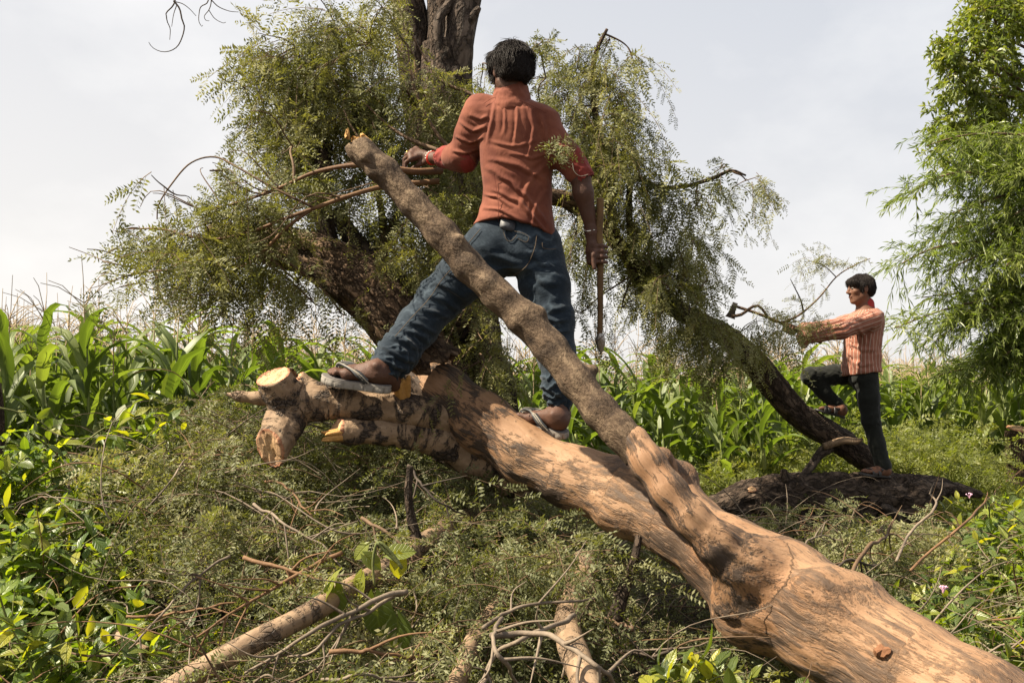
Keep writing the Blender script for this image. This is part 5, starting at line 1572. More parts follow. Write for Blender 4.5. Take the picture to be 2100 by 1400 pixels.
shrub('leafy_shrub', 'tall bright yellow-green leafy shrub at the left edge in front of the corn', 'shrub',
      [(-2.15, 4.35, 0.72, 0.60, 0.45, 0.48), (-1.75, 4.1, 0.72, 0.36, 0.35, 0.42), (-1.58, 4.3, 1.0, 0.26, 0.2, 0.46), (-2.1, 4.2, 0.90, 0.4, 0.25, 0.40)], 310)
shrub('leafy_shrub', 'low broad-leaved green shrub filling the lower left corner', 'shrub',
      [(-1.55, 3.2, 0.52, 0.50, 0.40, 0.36), (-1.15, 3.25, 0.45, 0.36, 0.35, 0.26), (-1.75, 3.6, 0.62, 0.45, 0.3, 0.42)], 240)
shrub('leafy_shrub', 'leafy green shrub with tiny pink flower heads at the lower right, beyond the trunk', 'shrub',
      [(1.62, 3.9, 0.46, 0.34, 0.28, 0.22), (1.62, 3.45, 0.40, 0.36, 0.26, 0.20), (2.05, 4.2, 0.42, 0.50, 0.42, 0.36), (1.75, 3.9, 0.30, 0.42, 0.32, 0.26), (2.35, 4.6, 0.55, 0.42, 0.35, 0.36)], 250)
shrub('leafy_shrub', 'pale green shrub at the right edge below the dark log', 'shrub',
      [(2.9, 5.7, 0.62, 0.50, 0.42, 0.32), (2.45, 5.5, 0.52, 0.40, 0.35, 0.26)], 90)
shrub('leafy_plant', 'low nettle-like plant with toothed green leaves under the trunk at bottom right', 'plant',
      [(0.58, 3.0, 0.50, 0.20, 0.16, 0.14), (0.80, 3.05, 0.40, 0.2, 0.16, 0.12)], 40, pairs=(4, 6), stem_len=(0.15, 0.3))
shrub('leafy_weed', 'patch of round-leaved weeds right of the boy in front of the corn', 'plant',
      [(3.45, 8.3, 0.60, 0.45, 0.5, 0.28), (3.0, 7.9, 0.62, 0.5, 0.4, 0.30), (1.9, 7.4, 0.58, 0.5, 0.25, 0.24)], 190, 220, size=(0.8, 1.3))

# pink flower heads of the right-hand shrub
def flower(u, v, d, label):
    A = Acc(); c = P(u, v, d)
    for i in range(26):
        a = rng.uniform(0, 6.28); q = math.sqrt(rng.uniform(0, 1)) * 0.017
        o = c + np.array([q * math.cos(a), q * math.sin(a) * 0.8, 0.006 * (1 - (q / 0.017) ** 2) + rng.normal(0, .001)])
        e1 = rng.normal(size=3); e1 = nz(e1); e2 = nz(np.cross(e1, rng.normal(size=3)))
        V = np.array([o + 0.004 * e1, o + 0.004 * e2, o - 0.004 * e1, o - 0.004 * e2]) + np.array([0, 0, 0.002])
        A.add(V, [np.array([[0, 1, 2, 3]])])
        V, F = tubes([[c - np.array([0, 0, 0.02]), 0.5 * (o + c) - np.array([0, 0, .006]), o]], [0.0008], [0.0008], 3); A.add(V, F)
    return A.solo('flower_head', M['petal_pink'], label, 'flower')
flower(1934, 1205, 3.75, 'small pink flower head among shrub leaves above the trunk')
flower(2018, 1340, 3.45, 'pale pink flower head close to the trunk at lower right')
flower(1988, 1014, 5.4, 'tiny pink flower at the top of the right-edge shrub')

# broad heart-leaved seedling drooping in the middle of the pile
def seedling():
    root = thing('seedling', on_heap(700, 1230, 0.0), 'wilting seedling with broad heart-shaped leaves in the middle of the brush', 'plant')
    SD = float((on_heap(730, 1230, 0.16) - CAM) @ FWD)
    A = Acc()
    for (lst) in ([(825, 1165), (800, 1130), (775, 1112), (765, 1150), (768, 1200)], [(775, 1112), (790, 1130), (822, 1160)]):
        p = cr(PL([(u, v, SD + 0.04) for u, v in lst]), 20)
        V, F, lc = tube(p, np.linspace(0.006, 0.004, 20), 7); A.add(V, F)
    A.part('stem', M['twig_green'], root)
    for i, (u, v, d, s, dx, dz, n) in enumerate([(686, 1205, 3.3, 1.25, -0.1, -1.0, (0.1, -0.9, 0.4)), (668, 1235, 3.3, 1.1, -0.9, -0.3, (0.2, -0.8, 0.6)), (668, 1225, 3.28, 1.2, 0.35, 1.0, (-0.9, -0.4, 0.2)),
                                                 (742, 1180, 3.35, 0.95, -0.2, -1.0, (-0.7, -0.7, 0.2)), (750, 1140, 3.35, 0.8, 0.6, -0.5, (0.1, -0.9, 0.5)), (800, 1135, 3.4, 1.0, 1.0, 0.15, (0.1, -0.7, 0.7)),
                                                 (815, 1140, 3.4, 0.9, 0.1, -1.0, (0.3, -0.9, 0.1)), (770, 1230, 3.3, 1.5, 0.15, -1.0, (0.1, -0.95, 0.3)), (750, 1120, 3.38, 0.7, -0.7, -0.7, (-0.3, -0.8, 0.5)), (815, 1270, 3.25, 1.3, 0.1, -1.0, (-0.2, -0.9, 0.4))]):
        V, Q, lu = broad_leaf(0.085, 0.083, 0.2, 0.25, heart=0.3, seed=40 + i)
        d = SD + (d - 3.3)
        m = leaf_matrix(P(u, v, d), np.array([dx, 0.1, dz]), np.array(n, float), s)
        o = part('leaf', V @ m[:3, :3].T + m[:3, 3], [Q], M['shrub_leaf'], root, {'lu': lu})
seedling()

# ------------------------------------------------------------------ maize
def corn_leaf(Lg, W, e0, bend, nseg=9, wav=0.25, seed=0):
    r_ = np.random.default_rng(seed)
    t = np.linspace(0, 1, nseg)
    ang = e0 - bend * t ** 1.4
    ds = Lg / (nseg - 1)
    r = np.concatenate([[0], np.cumsum(np.cos(ang[:-1]) * ds)]); z = np.concatenate([[0], np.cumsum(np.sin(ang[:-1]) * ds)])
    w = W * np.minimum(1, 0.45 + t * 2.6) * (1 - t ** 2.4) ** 0.8
    ph = r_.uniform(0, 6.28); side = np.cumsum(r_.normal(0, 0.012, nseg))
    V, lu = [], []
    for i in range(nseg):
        nx, nz2 = -math.sin(ang[i]), math.cos(ang[i])
        for k in (-1, -0.5, 0, 0.5, 1):
            up = 0.22 * w[i] * (abs(k) - 0.3) + wav * w[i] * 0.35 * math.sin(ph + i * 1.3 + k * 1.2) * abs(k)
            V.append([r[i] + nx * up, side[i] + k * w[i] / 2, z[i] + nz2 * up]); lu.append([k, t[i], 0])
    I = np.arange(nseg * 5).reshape(nseg, 5)
    Q = np.stack([I[:-1, :-1], I[1:, :-1], I[1:, 1:], I[:-1, 1:]], -1).reshape(-1, 4)
    return np.array(V), Q, np.array(lu)

def tassel_mesh(seed, rich=9):
    r_ = np.random.default_rng(seed)
    paths = [[[0, 0, 0], [0.005, 0, 0.12], [0.0, 0.006, 0.24], [0.004, 0, 0.36]]]
    for i in range(rich):
        a = r_.uniform(0, 6.28); l = r_.uniform(0.12, 0.24); o = r_.uniform(0.02, 0.13); e = r_.uniform(0.5, 1.25)
        dx, dz = math.cos(e), math.sin(e)
        p0 = np.array([0, 0, o]); h = np.array([math.cos(a), math.sin(a), 0])
        paths.append([p0, p0 + (h * dx * 0.5 + [0, 0, dz * 0.45]) * l * 0.7, p0 + (h * dx * 0.85 + [0, 0, dz * 0.75]) * l, p0 + (h * dx * 1.25 + [0, 0, dz * 0.82]) * l * 1.15])
    paths = np.array([np.asarray(p, float) for p in paths])
    return tubes(paths, np.full(len(paths), 0.0034), np.full(len(paths), 0.0018), 3)

CORN = []
for s in range(6):
    r_ = np.random.default_rng(100 + s)
    Hs = r_.uniform(1.0, 1.18)
    zz = np.linspace(0, Hs, 8); st = np.stack([0.02 * np.sin(zz * 2 + s), 0.02 * np.cos(zz * 1.7 + s) - 0.02, zz], 1)
    sv, sf = tubes([st], [0.014], [0.007], 7)
    lv = []
    a0 = r_.uniform(0, 6.28)
    nl = 10
    for k in range(nl):
        h = 0.12 + (Hs - 0.12) * (k / (nl - 1)) ** 0.9
        Lg = r_.uniform(0.50, 0.72) * (0.75 if k > nl - 3 else 1.0); W = r_.uniform(0.070, 0.100) * (0.8 if k > nl - 3 else 1)
        V, Q, lu = corn_leaf(Lg, W, r_.uniform(1.10, 1.45), r_.uniform(1.3, 2.9), seed=200 + s * 20 + k)
        a = a0 + k * math.pi + r_.normal(0, 0.35)
        ca, sa_ = math.cos(a), math.sin(a)
        R = np.array([[ca, -sa_, 0], [sa_, ca, 0], [0, 0, 1]])
        o = np.array([np.interp(h, zz, st[:, 0]), np.interp(h, zz, st[:, 1]), h])
        lv.append((V @ R.T + o, Q, lu))
    tv, tf = tassel_mesh(300 + s, int(r_.integers(7, 12)))
    tv, tf2, _ = (lambda a, b: (np.concatenate([a[0] + st[-1] + [0, 0, .13], b[0]]), [np.concatenate([a[1][0], b[1][0] + len(a[0])])], 0))((tv, tf), tubes([[st[-1], st[-1] + [0, 0, .07], st[-1] + [0, 0, .13]]], [.005], [.0042], 3))
    tf = tf2
    ctr, cf = tubes([[[0.02, 0, Hs * 0.45], [0.05, 0, Hs * 0.45 + 0.06], [0.07, 0, Hs * 0.45 + 0.15]]], [0.022], [0.012], 7)
    CORN.append((sv, sf, lv, tv, tf, ctr, cf))

def edge_y(x):
    return np.interp(x, [-6, -3.6, -1.5, 0, 1.7, 2.5, 4, 6, 12], [6.2, 6.3, 7.0, 7.4, 7.6, 8.6, 9.7, 10.6, 14.0])
pts = []
yy = 6.8
for row in range(140):
    y = 6.6 + row * 0.42
    wmax = 0.56 * y + 1.2
    for x in np.arange(-wmax, wmax, 0.25):
        xx = x + rng.normal(0, 0.06); y2 = y + rng.normal(0, 0.10)
        if y2 < edge_y(xx) + 0.25 * math.sin(xx * 2.1): continue
        if y2 > 30 and rng.uniform() < 0.45: continue
        if y2 > 42: continue
        pts.append((xx, y2))
pts = np.array(pts)
# the ones that show largest first: those at the field's edge
key = np.hypot(pts[:, 0], pts[:, 1]) + 1.2 * (pts[:, 1] - edge_y(pts[:, 0]))
pts = pts[np.argsort(key)]
N_PARTS, N_OBJ = 70, 300
corn_me = []
for (sv, sf, lv, tv, tf, cv, cf) in CORN:
    a = mkmesh('stalk', sv, sf); a.materials.append(M['corn_stalk'])
    ls = []
    for V, Q, lu in lv:
        m = mkmesh('leaf', V, [Q], {'lu': lu}); m.materials.append(M['corn_leaf']); ls.append(m)
    b = mkmesh('tassel', tv, tf); b.materials.append(M['tassel'])
    c = mkmesh('cob', cv, cf); c.materials.append(M['cob'])
    # one joined mesh for the plants further in
    A = Acc()
    for V, Q, lu in lv: A.add(V, [Q], {'lu': lu})
    k1 = len(A.F4[0]) * len(lv)
    A.add(sv, sf, {'lu': np.zeros((len(sv), 3))}); A.add(tv, tf, {'lu': np.zeros((len(tv), 3))})
    V, F, at = A.get()
    j = mkmesh('corn_plant', V, F, at)
    for mm in ('corn_leaf', 'corn_stalk', 'tassel'): j.materials.append(M[mm])
    mi = np.zeros(len(j.polygons), np.int32)
    nl = sum(len(q[1]) for q in lv); mi[nl:nl + len(sf[0])] = 1; mi[nl + len(sf[0]):] = 2
    j.polygons.foreach_set('material_index', mi)
    corn_me.append((a, ls, b, c, j))

def corn_scale(x, y):
    left = sstep(-0.5, -3.0, x)
    return (1.0 + 0.16 * left + 0.05 * sstep(2, 4, x)) * rng.uniform(0.88, 1.06)
BINS = [(-1e9, 110, 'at the left picture edge'), (110, 230, 'straight above the tall leafy shrub'), (230, 350, 'above the shrub\'s right-hand shoots'), (350, 470, 'left of the chopped stubs'), (470, 640, 'behind the chopped stubs'),
        (640, 1050, 'behind the man\'s legs'), (1050, 1300, 'behind the raised limb'), (1300, 1480, 'left of the slanting tree'), (1480, 1640, 'behind the slanting tree'), (1640, 1850, 'behind the boy'), (1850, 2040, 'below the drooping tree'), (2040, 1e9, 'near the stump')]
ORD = ['leftmost', 'second from left', 'third from left', 'fourth from left', 'fifth from left', 'sixth from left', 'seventh from left', 'eighth from left', 'ninth from left', 'tenth from left']
cu_ = 1050 + pts[:N_OBJ, 0] / pts[:N_OBJ, 1] * FPX
cr_ = pts[:N_OBJ, 1] - edge_y(pts[:N_OBJ, 0])
CLAB = [None] * N_OBJ
for lo, hi, where in BINS:
    for rlo, rhi, rown in ((-9, 0.45, 'front-row'), (0.45, 0.95, 'second-row'), (0.95, 99, 'inner-row')):
        ids = [i for i in range(len(cu_)) if lo <= cu_[i] < hi and rlo <= cr_[i] < rhi]
        ids.sort(key=lambda i: cu_[i])
        for k, i in enumerate(ids):
            if rown != 'inner-row' and -60 < cu_[i] < 2160 and k < len(ORD):
                CLAB[i] = '%s %s maize plant %s' % (ORD[k], rown, where) if len(ids) > 1 else 'single %s maize plant %s' % (rown, where)
            else:
                CLAB[i] = 'tasselled maize plant deeper in the field ' + where
stuffA = {'leaf': Acc(), 'stalk': Acc(), 'tassel': Acc()}
for i, (x, y) in enumerate(pts):
    v = rng.integers(len(CORN)); sc_ = corn_scale(x, y); th = rng.uniform(0, 6.28); z = float(ground_z(x, y)) - 0.01
    if i < N_OBJ:
        lab = CLAB[i]; grp = 'maize plants of the field'
        a, ls, b, c, j = corn_me[v]
        if i < N_PARTS:
            root = thing('corn_plant', (x, y, z), lab, 'maize plant', grp)
            root.rotation_euler = (rng.normal(0, 0.05), rng.normal(0, 0.05), th); root.scale = (sc_,) * 3
            for nm, me in [('stalk', a), ('tassel', b), ('cob', c)] + [('leaf', q) for q in ls]:
                o = bpy.data.objects.new(nm, me); o.parent = root; COL.objects.link(o)
        else:
            o = bpy.data.objects.new('corn_plant', j)
            o.location = (x, y, z); o.rotation_euler = (rng.normal(0, 0.05), rng.normal(0, 0.05), th); o.scale = (sc_,) * 3
            COL.objects.link(o); setp(o, lab, 'maize plant', grp)
    else:
        far = y > 20
        if far and i % 2: continue
        ca, sa_ = math.cos(th) * sc_, math.sin(th) * sc_
        R = np.array([[ca, -sa_, 0], [sa_, ca, 0], [0, 0, sc_]])
        sv, sf, lv, tv, tf, cv, cf = CORN[v]
        o = np.array([x, y, z])
        rr = rng.uniform()
        deep = y - edge_y(x) > 3.5
        for V, Q, lu in (lv[5:] if deep else lv[3:]):
            if deep:
                I = np.arange(45).reshape(9, 5)[::2][:, [0, 2, 4]]
                Vd = V[I.ravel()]; I2 = np.arange(15).reshape(5, 3)
                Qd = np.stack([I2[:-1, :-1], I2[1:, :-1], I2[1:, 1:], I2[:-1, 1:]], -1).reshape(-1, 4)
                stuffA['leaf'].add(Vd @ R.T + o, [Qd], {'lu': lu[I.ravel()], 'rnd': np.full(15, rr)})
            else:
                stuffA['leaf'].add(V @ R.T + o, [Q], {'lu': lu, 'rnd': np.full(len(V), rr)})
        stuffA['tassel'].add(tv @ R.T + o, tf)
        if not deep: stuffA['stalk'].add(sv @ R.T + o, sf)
field = thing('corn_field', (0, 14, 0.4), 'rest of the maize field stretching away to the horizon', 'maize field')
field['kind'] = 'stuff'
for k, m in (('leaf', 'corn_leaf_mass'), ('stalk', 'corn_stalk'), ('tassel', 'tassel')):
    stuffA[k].part('far_' + {'leaf': 'leaves', 'stalk': 'stalks', 'tassel': 'tassels'}[k], M[m], field, kind='stuff')

# ------------------------------------------------------------------ feathery weeds in front of the maize
def weeds():
    fo = Foliage()
    n = 0
    while n < 300:
        x = rng.uniform(-0.4, 6.4); y = rng.uniform(6.95, 10.6)
        if y > edge_y(x) + 0.5 or abs(x) > 0.55 * y: continue
        if x < 1.4 and rng.uniform() < 0.5: continue
        n += 1
        H = rng.uniform(0.30, 0.80) * (1.2 if x > 2.6 else 0.95) * (0.25 if x / y > 0.445 else 1) * (0.45 if y < 7.5 else 1)
        for k in range(rng.integers(5, 11)):
            xx, yy = x + rng.normal(0, .13), y + rng.normal(0, .13)
            z = float(ground_z(xx, yy)); h = H * rng.uniform(0.6, 1.15)
            d = np.array([rng.normal(0, 0.45), rng.normal(0, 0.45), 1.0])
            fo.spray(np.array([xx, yy, z]), d, h, 0.18, 11, (0.06, 0.15), 0.0028, 0.25, rng.normal(0, .15))
            tip = np.array([xx, yy, z]) + nz(d) * h * 0.6
            for q in range(3):
                fo.spray(tip + rng.normal(0, .04, 3), np.array([rng.normal(0, 1), rng.normal(0, 1), 0.7]), h * 0.4, 0.3, 7, (0.05, 0.10), 0.0016, 0.1, rng.normal(0, .15))
    V, F, r = fo.leaf_mesh(5, 0.034, 0.012)
    root = thing('weeds', (2.5, 8.5, 0.4), 'feathery yellow-green weeds growing in front of the maize', 'weeds')
    root['kind'] = 'stuff'
    part('weed_leaves', V, F, M['weed_leaf'], root, {'rnd': r}, kind='stuff')
    V, F = fo.twig_mesh()
    part('weed_stems', V, F, M['twig_green'], root, kind='stuff')
weeds()

# ------------------------------------------------------------------ two living trees at the right edge
def long_leaves(B, D, L, R, wid=0.010):
    n = len(B)
    dn = np.array([0, 0, -1.0])
    N = nz(rng.normal(size=(n, 3))); W = nz(np.cross(D, N)) * wid * 0.5
    c1 = B + D * (L * 0.5)[:, None] + dn * (L * 0.05)[:, None]
    c2 = B + D * (L * 0.95)[:, None] + dn * (L * 0.22)[:, None]
    V = np.stack([B, c1 + W, c2, c1 - W], 1).reshape(-1, 3)
    return V, [np.arange(len(V)).reshape(-1, 4)], np.repeat(R, 4)

def willowy_tree():
    root = thing('drooping_tree', (5.3, 9.6, 0.45), 'bright green tree with long drooping thin leaves at the right edge', 'tree')
    tr = [(2190, 1020, 9.6, 50), (2180, 800, 9.6, 46), (2170, 500, 9.6, 40), (2180, 300, 9.7, 30)]
    barktube('trunk', tr, M['bark_brown'], root, 30, None, 0.1, True, (9, 9, 4), 3)
    sk = cr(PL(tr), 60)
    fo = Foliage(); B, D, L, R = [], [], [], []
    tips = [(1868, 395, 9.2), (1900, 300, 9.3), (1850, 540, 9.1), (1838, 672, 9.0), (1920, 700, 9.1), (1925, 770, 9.2), (1985, 755, 9.3), (1890, 610, 9.2), (1950, 440, 9.3), (1935, 560, 9.2), (2000, 640, 9.1), (2000, 360, 9.4), (2060, 730, 9.2), (2050, 560, 9.0),
            (2080, 440, 9.2), (2090, 660, 9.0), (2030, 480, 9.3), (1980, 520, 9.5), (2060, 360, 9.5), (2100, 720, 9.3), (1960, 640, 9.4), (2040, 700, 9.4), (2110, 540, 9.0), (2000, 740, 9.5), (1930, 480, 9.5), (2070, 620, 9.5), (2100, 350, 9.2), (1985, 300, 9.5)]
    for (u, v, d) in tips:
        e = P(u, v, d)
        a = sk[np.argmin(np.abs(sk[:, 2] - (e[2] + 0.25)))]
        p = fo.branch(a, e, 0.016, 0.005, 0.22, 'twig_brown', 16, 0.03)
        for q in range(62):
            k = rng.integers(3, 16)
            o = p[k] + rng.normal(0, 0.03, 3)
            dr = np.array([rng.normal(-0.4, 0.6), rng.normal(0, 0.6), rng.normal(0.0, 0.45)])
            l = rng.uniform(0.18, 0.46); t = np.linspace(0, 1, 7)[:, None]
            path = o + nz(dr) * l * t + np.array([0, 0, -0.45]) * l * t ** 2
            fo.tw.append((path, 0.003))
            m = 20
            s = rng.uniform(0.1, 1, m) * 6; i = np.minimum(s.astype(int), 5); f = (s - i)[:, None]
            B.append(path[i] * (1 - f) + path[i + 1] * f)
            D.append(nz(nz(dr) * 0.9 + rng.normal(0, 0.42, (m, 3)) + np.array([0, 0, -0.40])))
            L.append(rng.uniform(0.06, 0.12, m)); R.append(np.clip(rng.normal(0.45, 0.2) + rng.normal(0, 0.1, m), 0, 1))
    V, F, r = long_leaves(np.concatenate(B), np.concatenate(D), np.concatenate(L), np.concatenate(R), 0.011)
    part('crown', V, F, M['willowy_leaf'], root, {'rnd': r}, kind='stuff')
    V, F = fo.twig_mesh(); part('twigs', V, F, M['twig_green'], root, kind='stuff')
    for mm, l in fo.br.items():
        V, F = tubes(np.array([q[0] for q in l]), np.array([q[1] for q in l]), np.array([q[2] for q in l]), 6)
        part('branches', V, F, M[mm], root, kind='stuff')
willowy_tree()

def neem_tree():
    root = thing('broadleaf_tree', (7.2, 12.4, 0.45), 'tall yellow-green broadleaf tree at the upper right, behind the drooping one', 'tree')
    tr = [(2230, 1000, 12.4, 50), (2210, 600, 12.4, 44), (2180, 250, 12.4, 34), (2150, 0, 12.4, 24), (2130, -200, 12.4, 14)]
    barktube('trunk', tr, M['bark_brown'], root, 30, None, 0.1, True, (9, 9, 4), 4)
    sk = cr(PL(tr), 60); fo = Foliage(); B, D, L, R = [], [], [], []
    for (u, v, ru, rv, n) in [(2040, 40, 60, 45, 90), (1990, 100, 50, 40, 80), (2080, 110, 60, 50, 100), (1965, 160, 35, 35, 40), (2030, 180, 60, 45, 90), (2090, 220, 50, 60, 90), (1975, 240, 50, 40, 60), (2040, 270, 60, 40, 80), (1950, 250, 25, 25, 20),
                              (2080, 10, 60, 50, 90), (2000, 300, 60, 40, 60), (1940, 330, 35, 40, 30), (2090, 320, 50, 40, 70), (1950, 110, 25, 25, 20), (2050, -30, 60, 40, 60), (2100, 420, 60, 80, 90), (2110, 600, 60, 90, 70)]:
        d = 12.2 + rng.normal(0, 0.25)
        c = P(u, v, d)
        a = sk[np.argmin(np.abs(sk[:, 2] - (c[2] - 0.5)))]
        fo.branch(a, c, 0.03, 0.010, 0.1, 'twig_brown', 14, 0.04)
        su, sv = ru / FPX * d, rv / FPX * d
        for i in range(n):
            q = nz(rng.normal(size=3)) * rng.uniform(0.2, 1) ** 0.4
            o = c + q * np.array([su, 0.32, sv])
            dr = nz(q + rng.normal(0, 0.6, 3)); l = rng.uniform(0.12, 0.28); t = np.linspace(0, 1, 7)[:, None]
            path = o + dr * l * t + np.array([0, 0, -0.3]) * l * t ** 2
            fo.tw.append((path, 0.004)); m = 18
            s = rng.uniform(0.1, 1, m) * 6; j = np.minimum(s.astype(int), 5); f = (s - j)[:, None]
            B.append(path[j] * (1 - f) + path[j + 1] * f); D.append(nz(dr * 0.6 + rng.normal(0, 0.7, (m, 3)) + np.array([0, 0, -0.2])))
            L.append(rng.uniform(0.06, 0.11, m)); R.append(np.clip(rng.normal(0.45, 0.2) + rng.normal(0, 0.1, m), 0, 1))
    V, F, r = long_leaves(np.concatenate(B), np.concatenate(D), np.concatenate(L), np.concatenate(R), 0.030)
    part('crown', V, F, M['neem_leaf'], root, {'rnd': r}, kind='stuff')
    V, F = fo.twig_mesh(); part('twigs', V, F, M['twig_brown'], root, kind='stuff')
    for mm, l in fo.br.items():
        V, F = tubes(np.array([q[0] for q in l]), np.array([q[1] for q in l]), np.array([q[2] for q in l]), 6)
        part('branches', V, F, M[mm], root, kind='stuff')
neem_tree()

# bare twigs hanging into the top left corner
def bare_twigs():
    A = Acc()
    for lst, r in [([(362, -40), (358, 5), (342, 25), (341, 32), (343, 45), (349, 60), (348, 82)], 2.2), ([(356, 2), (368, 18), (373, 40), (378, 55), (374, 75), (364, 95), (348, 105), (330, 106), (313, 98), (305, 87)], 2.0),
                   ([(360, 4), (374, 8), (388, 18), (402, 33)], 1.0), ([(362, 12), (356, 30), (352, 55)], 1.0), ([(430, -30), (426, 4), (412, 14), (408, 30), (408, 45), (414, 55), (416, 52)], 1.6),
                   ([(434, -30), (433, 5), (428, 21), (419, 33), (422, 42), (429, 43)], 1.5), ([(433, 0), (448, 14), (470, 23), (489, 25)], 1.2), ([(428, 21), (440, 38), (456, 47), (463, 46)], 0.9), ([(362, -40), (400, -60), (440, -60), (434, -30)], 2.4)]:
        q = cr(PL([(u, v, 5.0) for u, v in lst]), 22)
        V, F = tubes([q], [r / FPX * 5.0], [0.6 / FPX * 5.0], 5); A.add(V, F)
    A.solo('bare_twig', M['twig_dark'], 'thin leafless twigs hanging into the sky at the top left', 'twig')
bare_twigs()
# ------------------------------------------------------------------ people
def head_prims(S, c, f, sc=1.0, lean=0.0):
    """skull, face, ears; f = direction the face looks"""
    f = nz(f); s = nz(np.cross(f, [0, 0, 1])); u = np.cross(s, f)      # s = the person's right
    A = np.stack([s, f, u])
    q = lambda a, b, d: c + sc * (a * s + b * f + d * u)
    S.e(q(0, -0.012, 0.025), A, np.array([.074, .094, .090]) * sc, 0.01)
    S.e(q(0, 0.030, -0.040), A, np.array([.058, .062, .070]) * sc, 0.03 * sc)
    S.c(q(0, 0.066, -0.098), q(0, 0.060, -0.085), .022 * sc, .03 * sc, 0.02 * sc)
    for sg in (-1, 1):
        S.c(q(sg * .048, 0.0, -0.055), q(sg * .022, .058, -0.095), .022 * sc, .018 * sc, 0.02 * sc)
        S.c(q(sg * .012, .084, .026), q(sg * .045, .068, .024), .011 * sc, .009 * sc, 0.012 * sc)
        S.e(q(sg * .036, .064, -.022), A, np.array([.022, .018, .018]) * sc, 0.02 * sc)
        S.e(q(sg * .031, .096, .004), A, np.array([.014, .011, .007]) * sc, 0.008 * sc, sub=True)
        S.e(q(sg * .079, -.006, -.008), A, np.array([.009, .020, .032]) * sc, 0.008 * sc)
        S.e(q(sg * .088, -.004, -.004), A, np.array([.006, .010, .018]) * sc, 0.006 * sc, sub=True)
    S.c(q(0, .088, .012), q(0, .110, -.026), .008 * sc, .012 * sc, 0.010 * sc)
    for sg in (-1, 1):
        S.e(q(sg * .012, .098, -.031), A, np.array([.009, .010, .008]) * sc, 0.008 * sc)
    S.e(q(0, .086, -.056), A, np.array([.024, .010, .006]) * sc, 0.006 * sc)
    S.e(q(0, .083, -.068), A, np.array([.020, .010, .007]) * sc, 0.006 * sc)
    return q, A

def face_parts(q, A, sc, parent):
    for sg in (-1, 1):
        E = Solid(0.001); E.e(q(sg * .031, .081, .003), A, np.array([.0115, .0110, .0065]) * sc)
        V, F = E.mesh(0.0025 * sc, 1); e = part('eye', V, F, M['eye_white'], parent)
        E = Solid(0.001); E.e(q(sg * .031, .0885, .003), A, np.array([.0055, .005, .005]) * sc)
        V, F = E.mesh(0.0015 * sc, 1); part('iris', V, F, M['iris_dark'], e)
        p = np.array([q(sg * (.014 + .011 * i), .095 - .0028 * i * i, .024 + .004 * math.sin(i * 0.9)) for i in range(4)])
        V, F = tubes([p], [0.0030 * sc], [0.0014 * sc], 5); part('eyebrow', V, F, M['hair_black'], parent)
    p = np.array([q(x, .094 - 6 * x * x * .8, -.0605 - abs(x) * .1) for x in np.linspace(-.022, .022, 7)])
    V, F = tubes([p], [0.0028 * sc], [0.0028 * sc], 5); part('lips', V, F, M['lip'], parent)

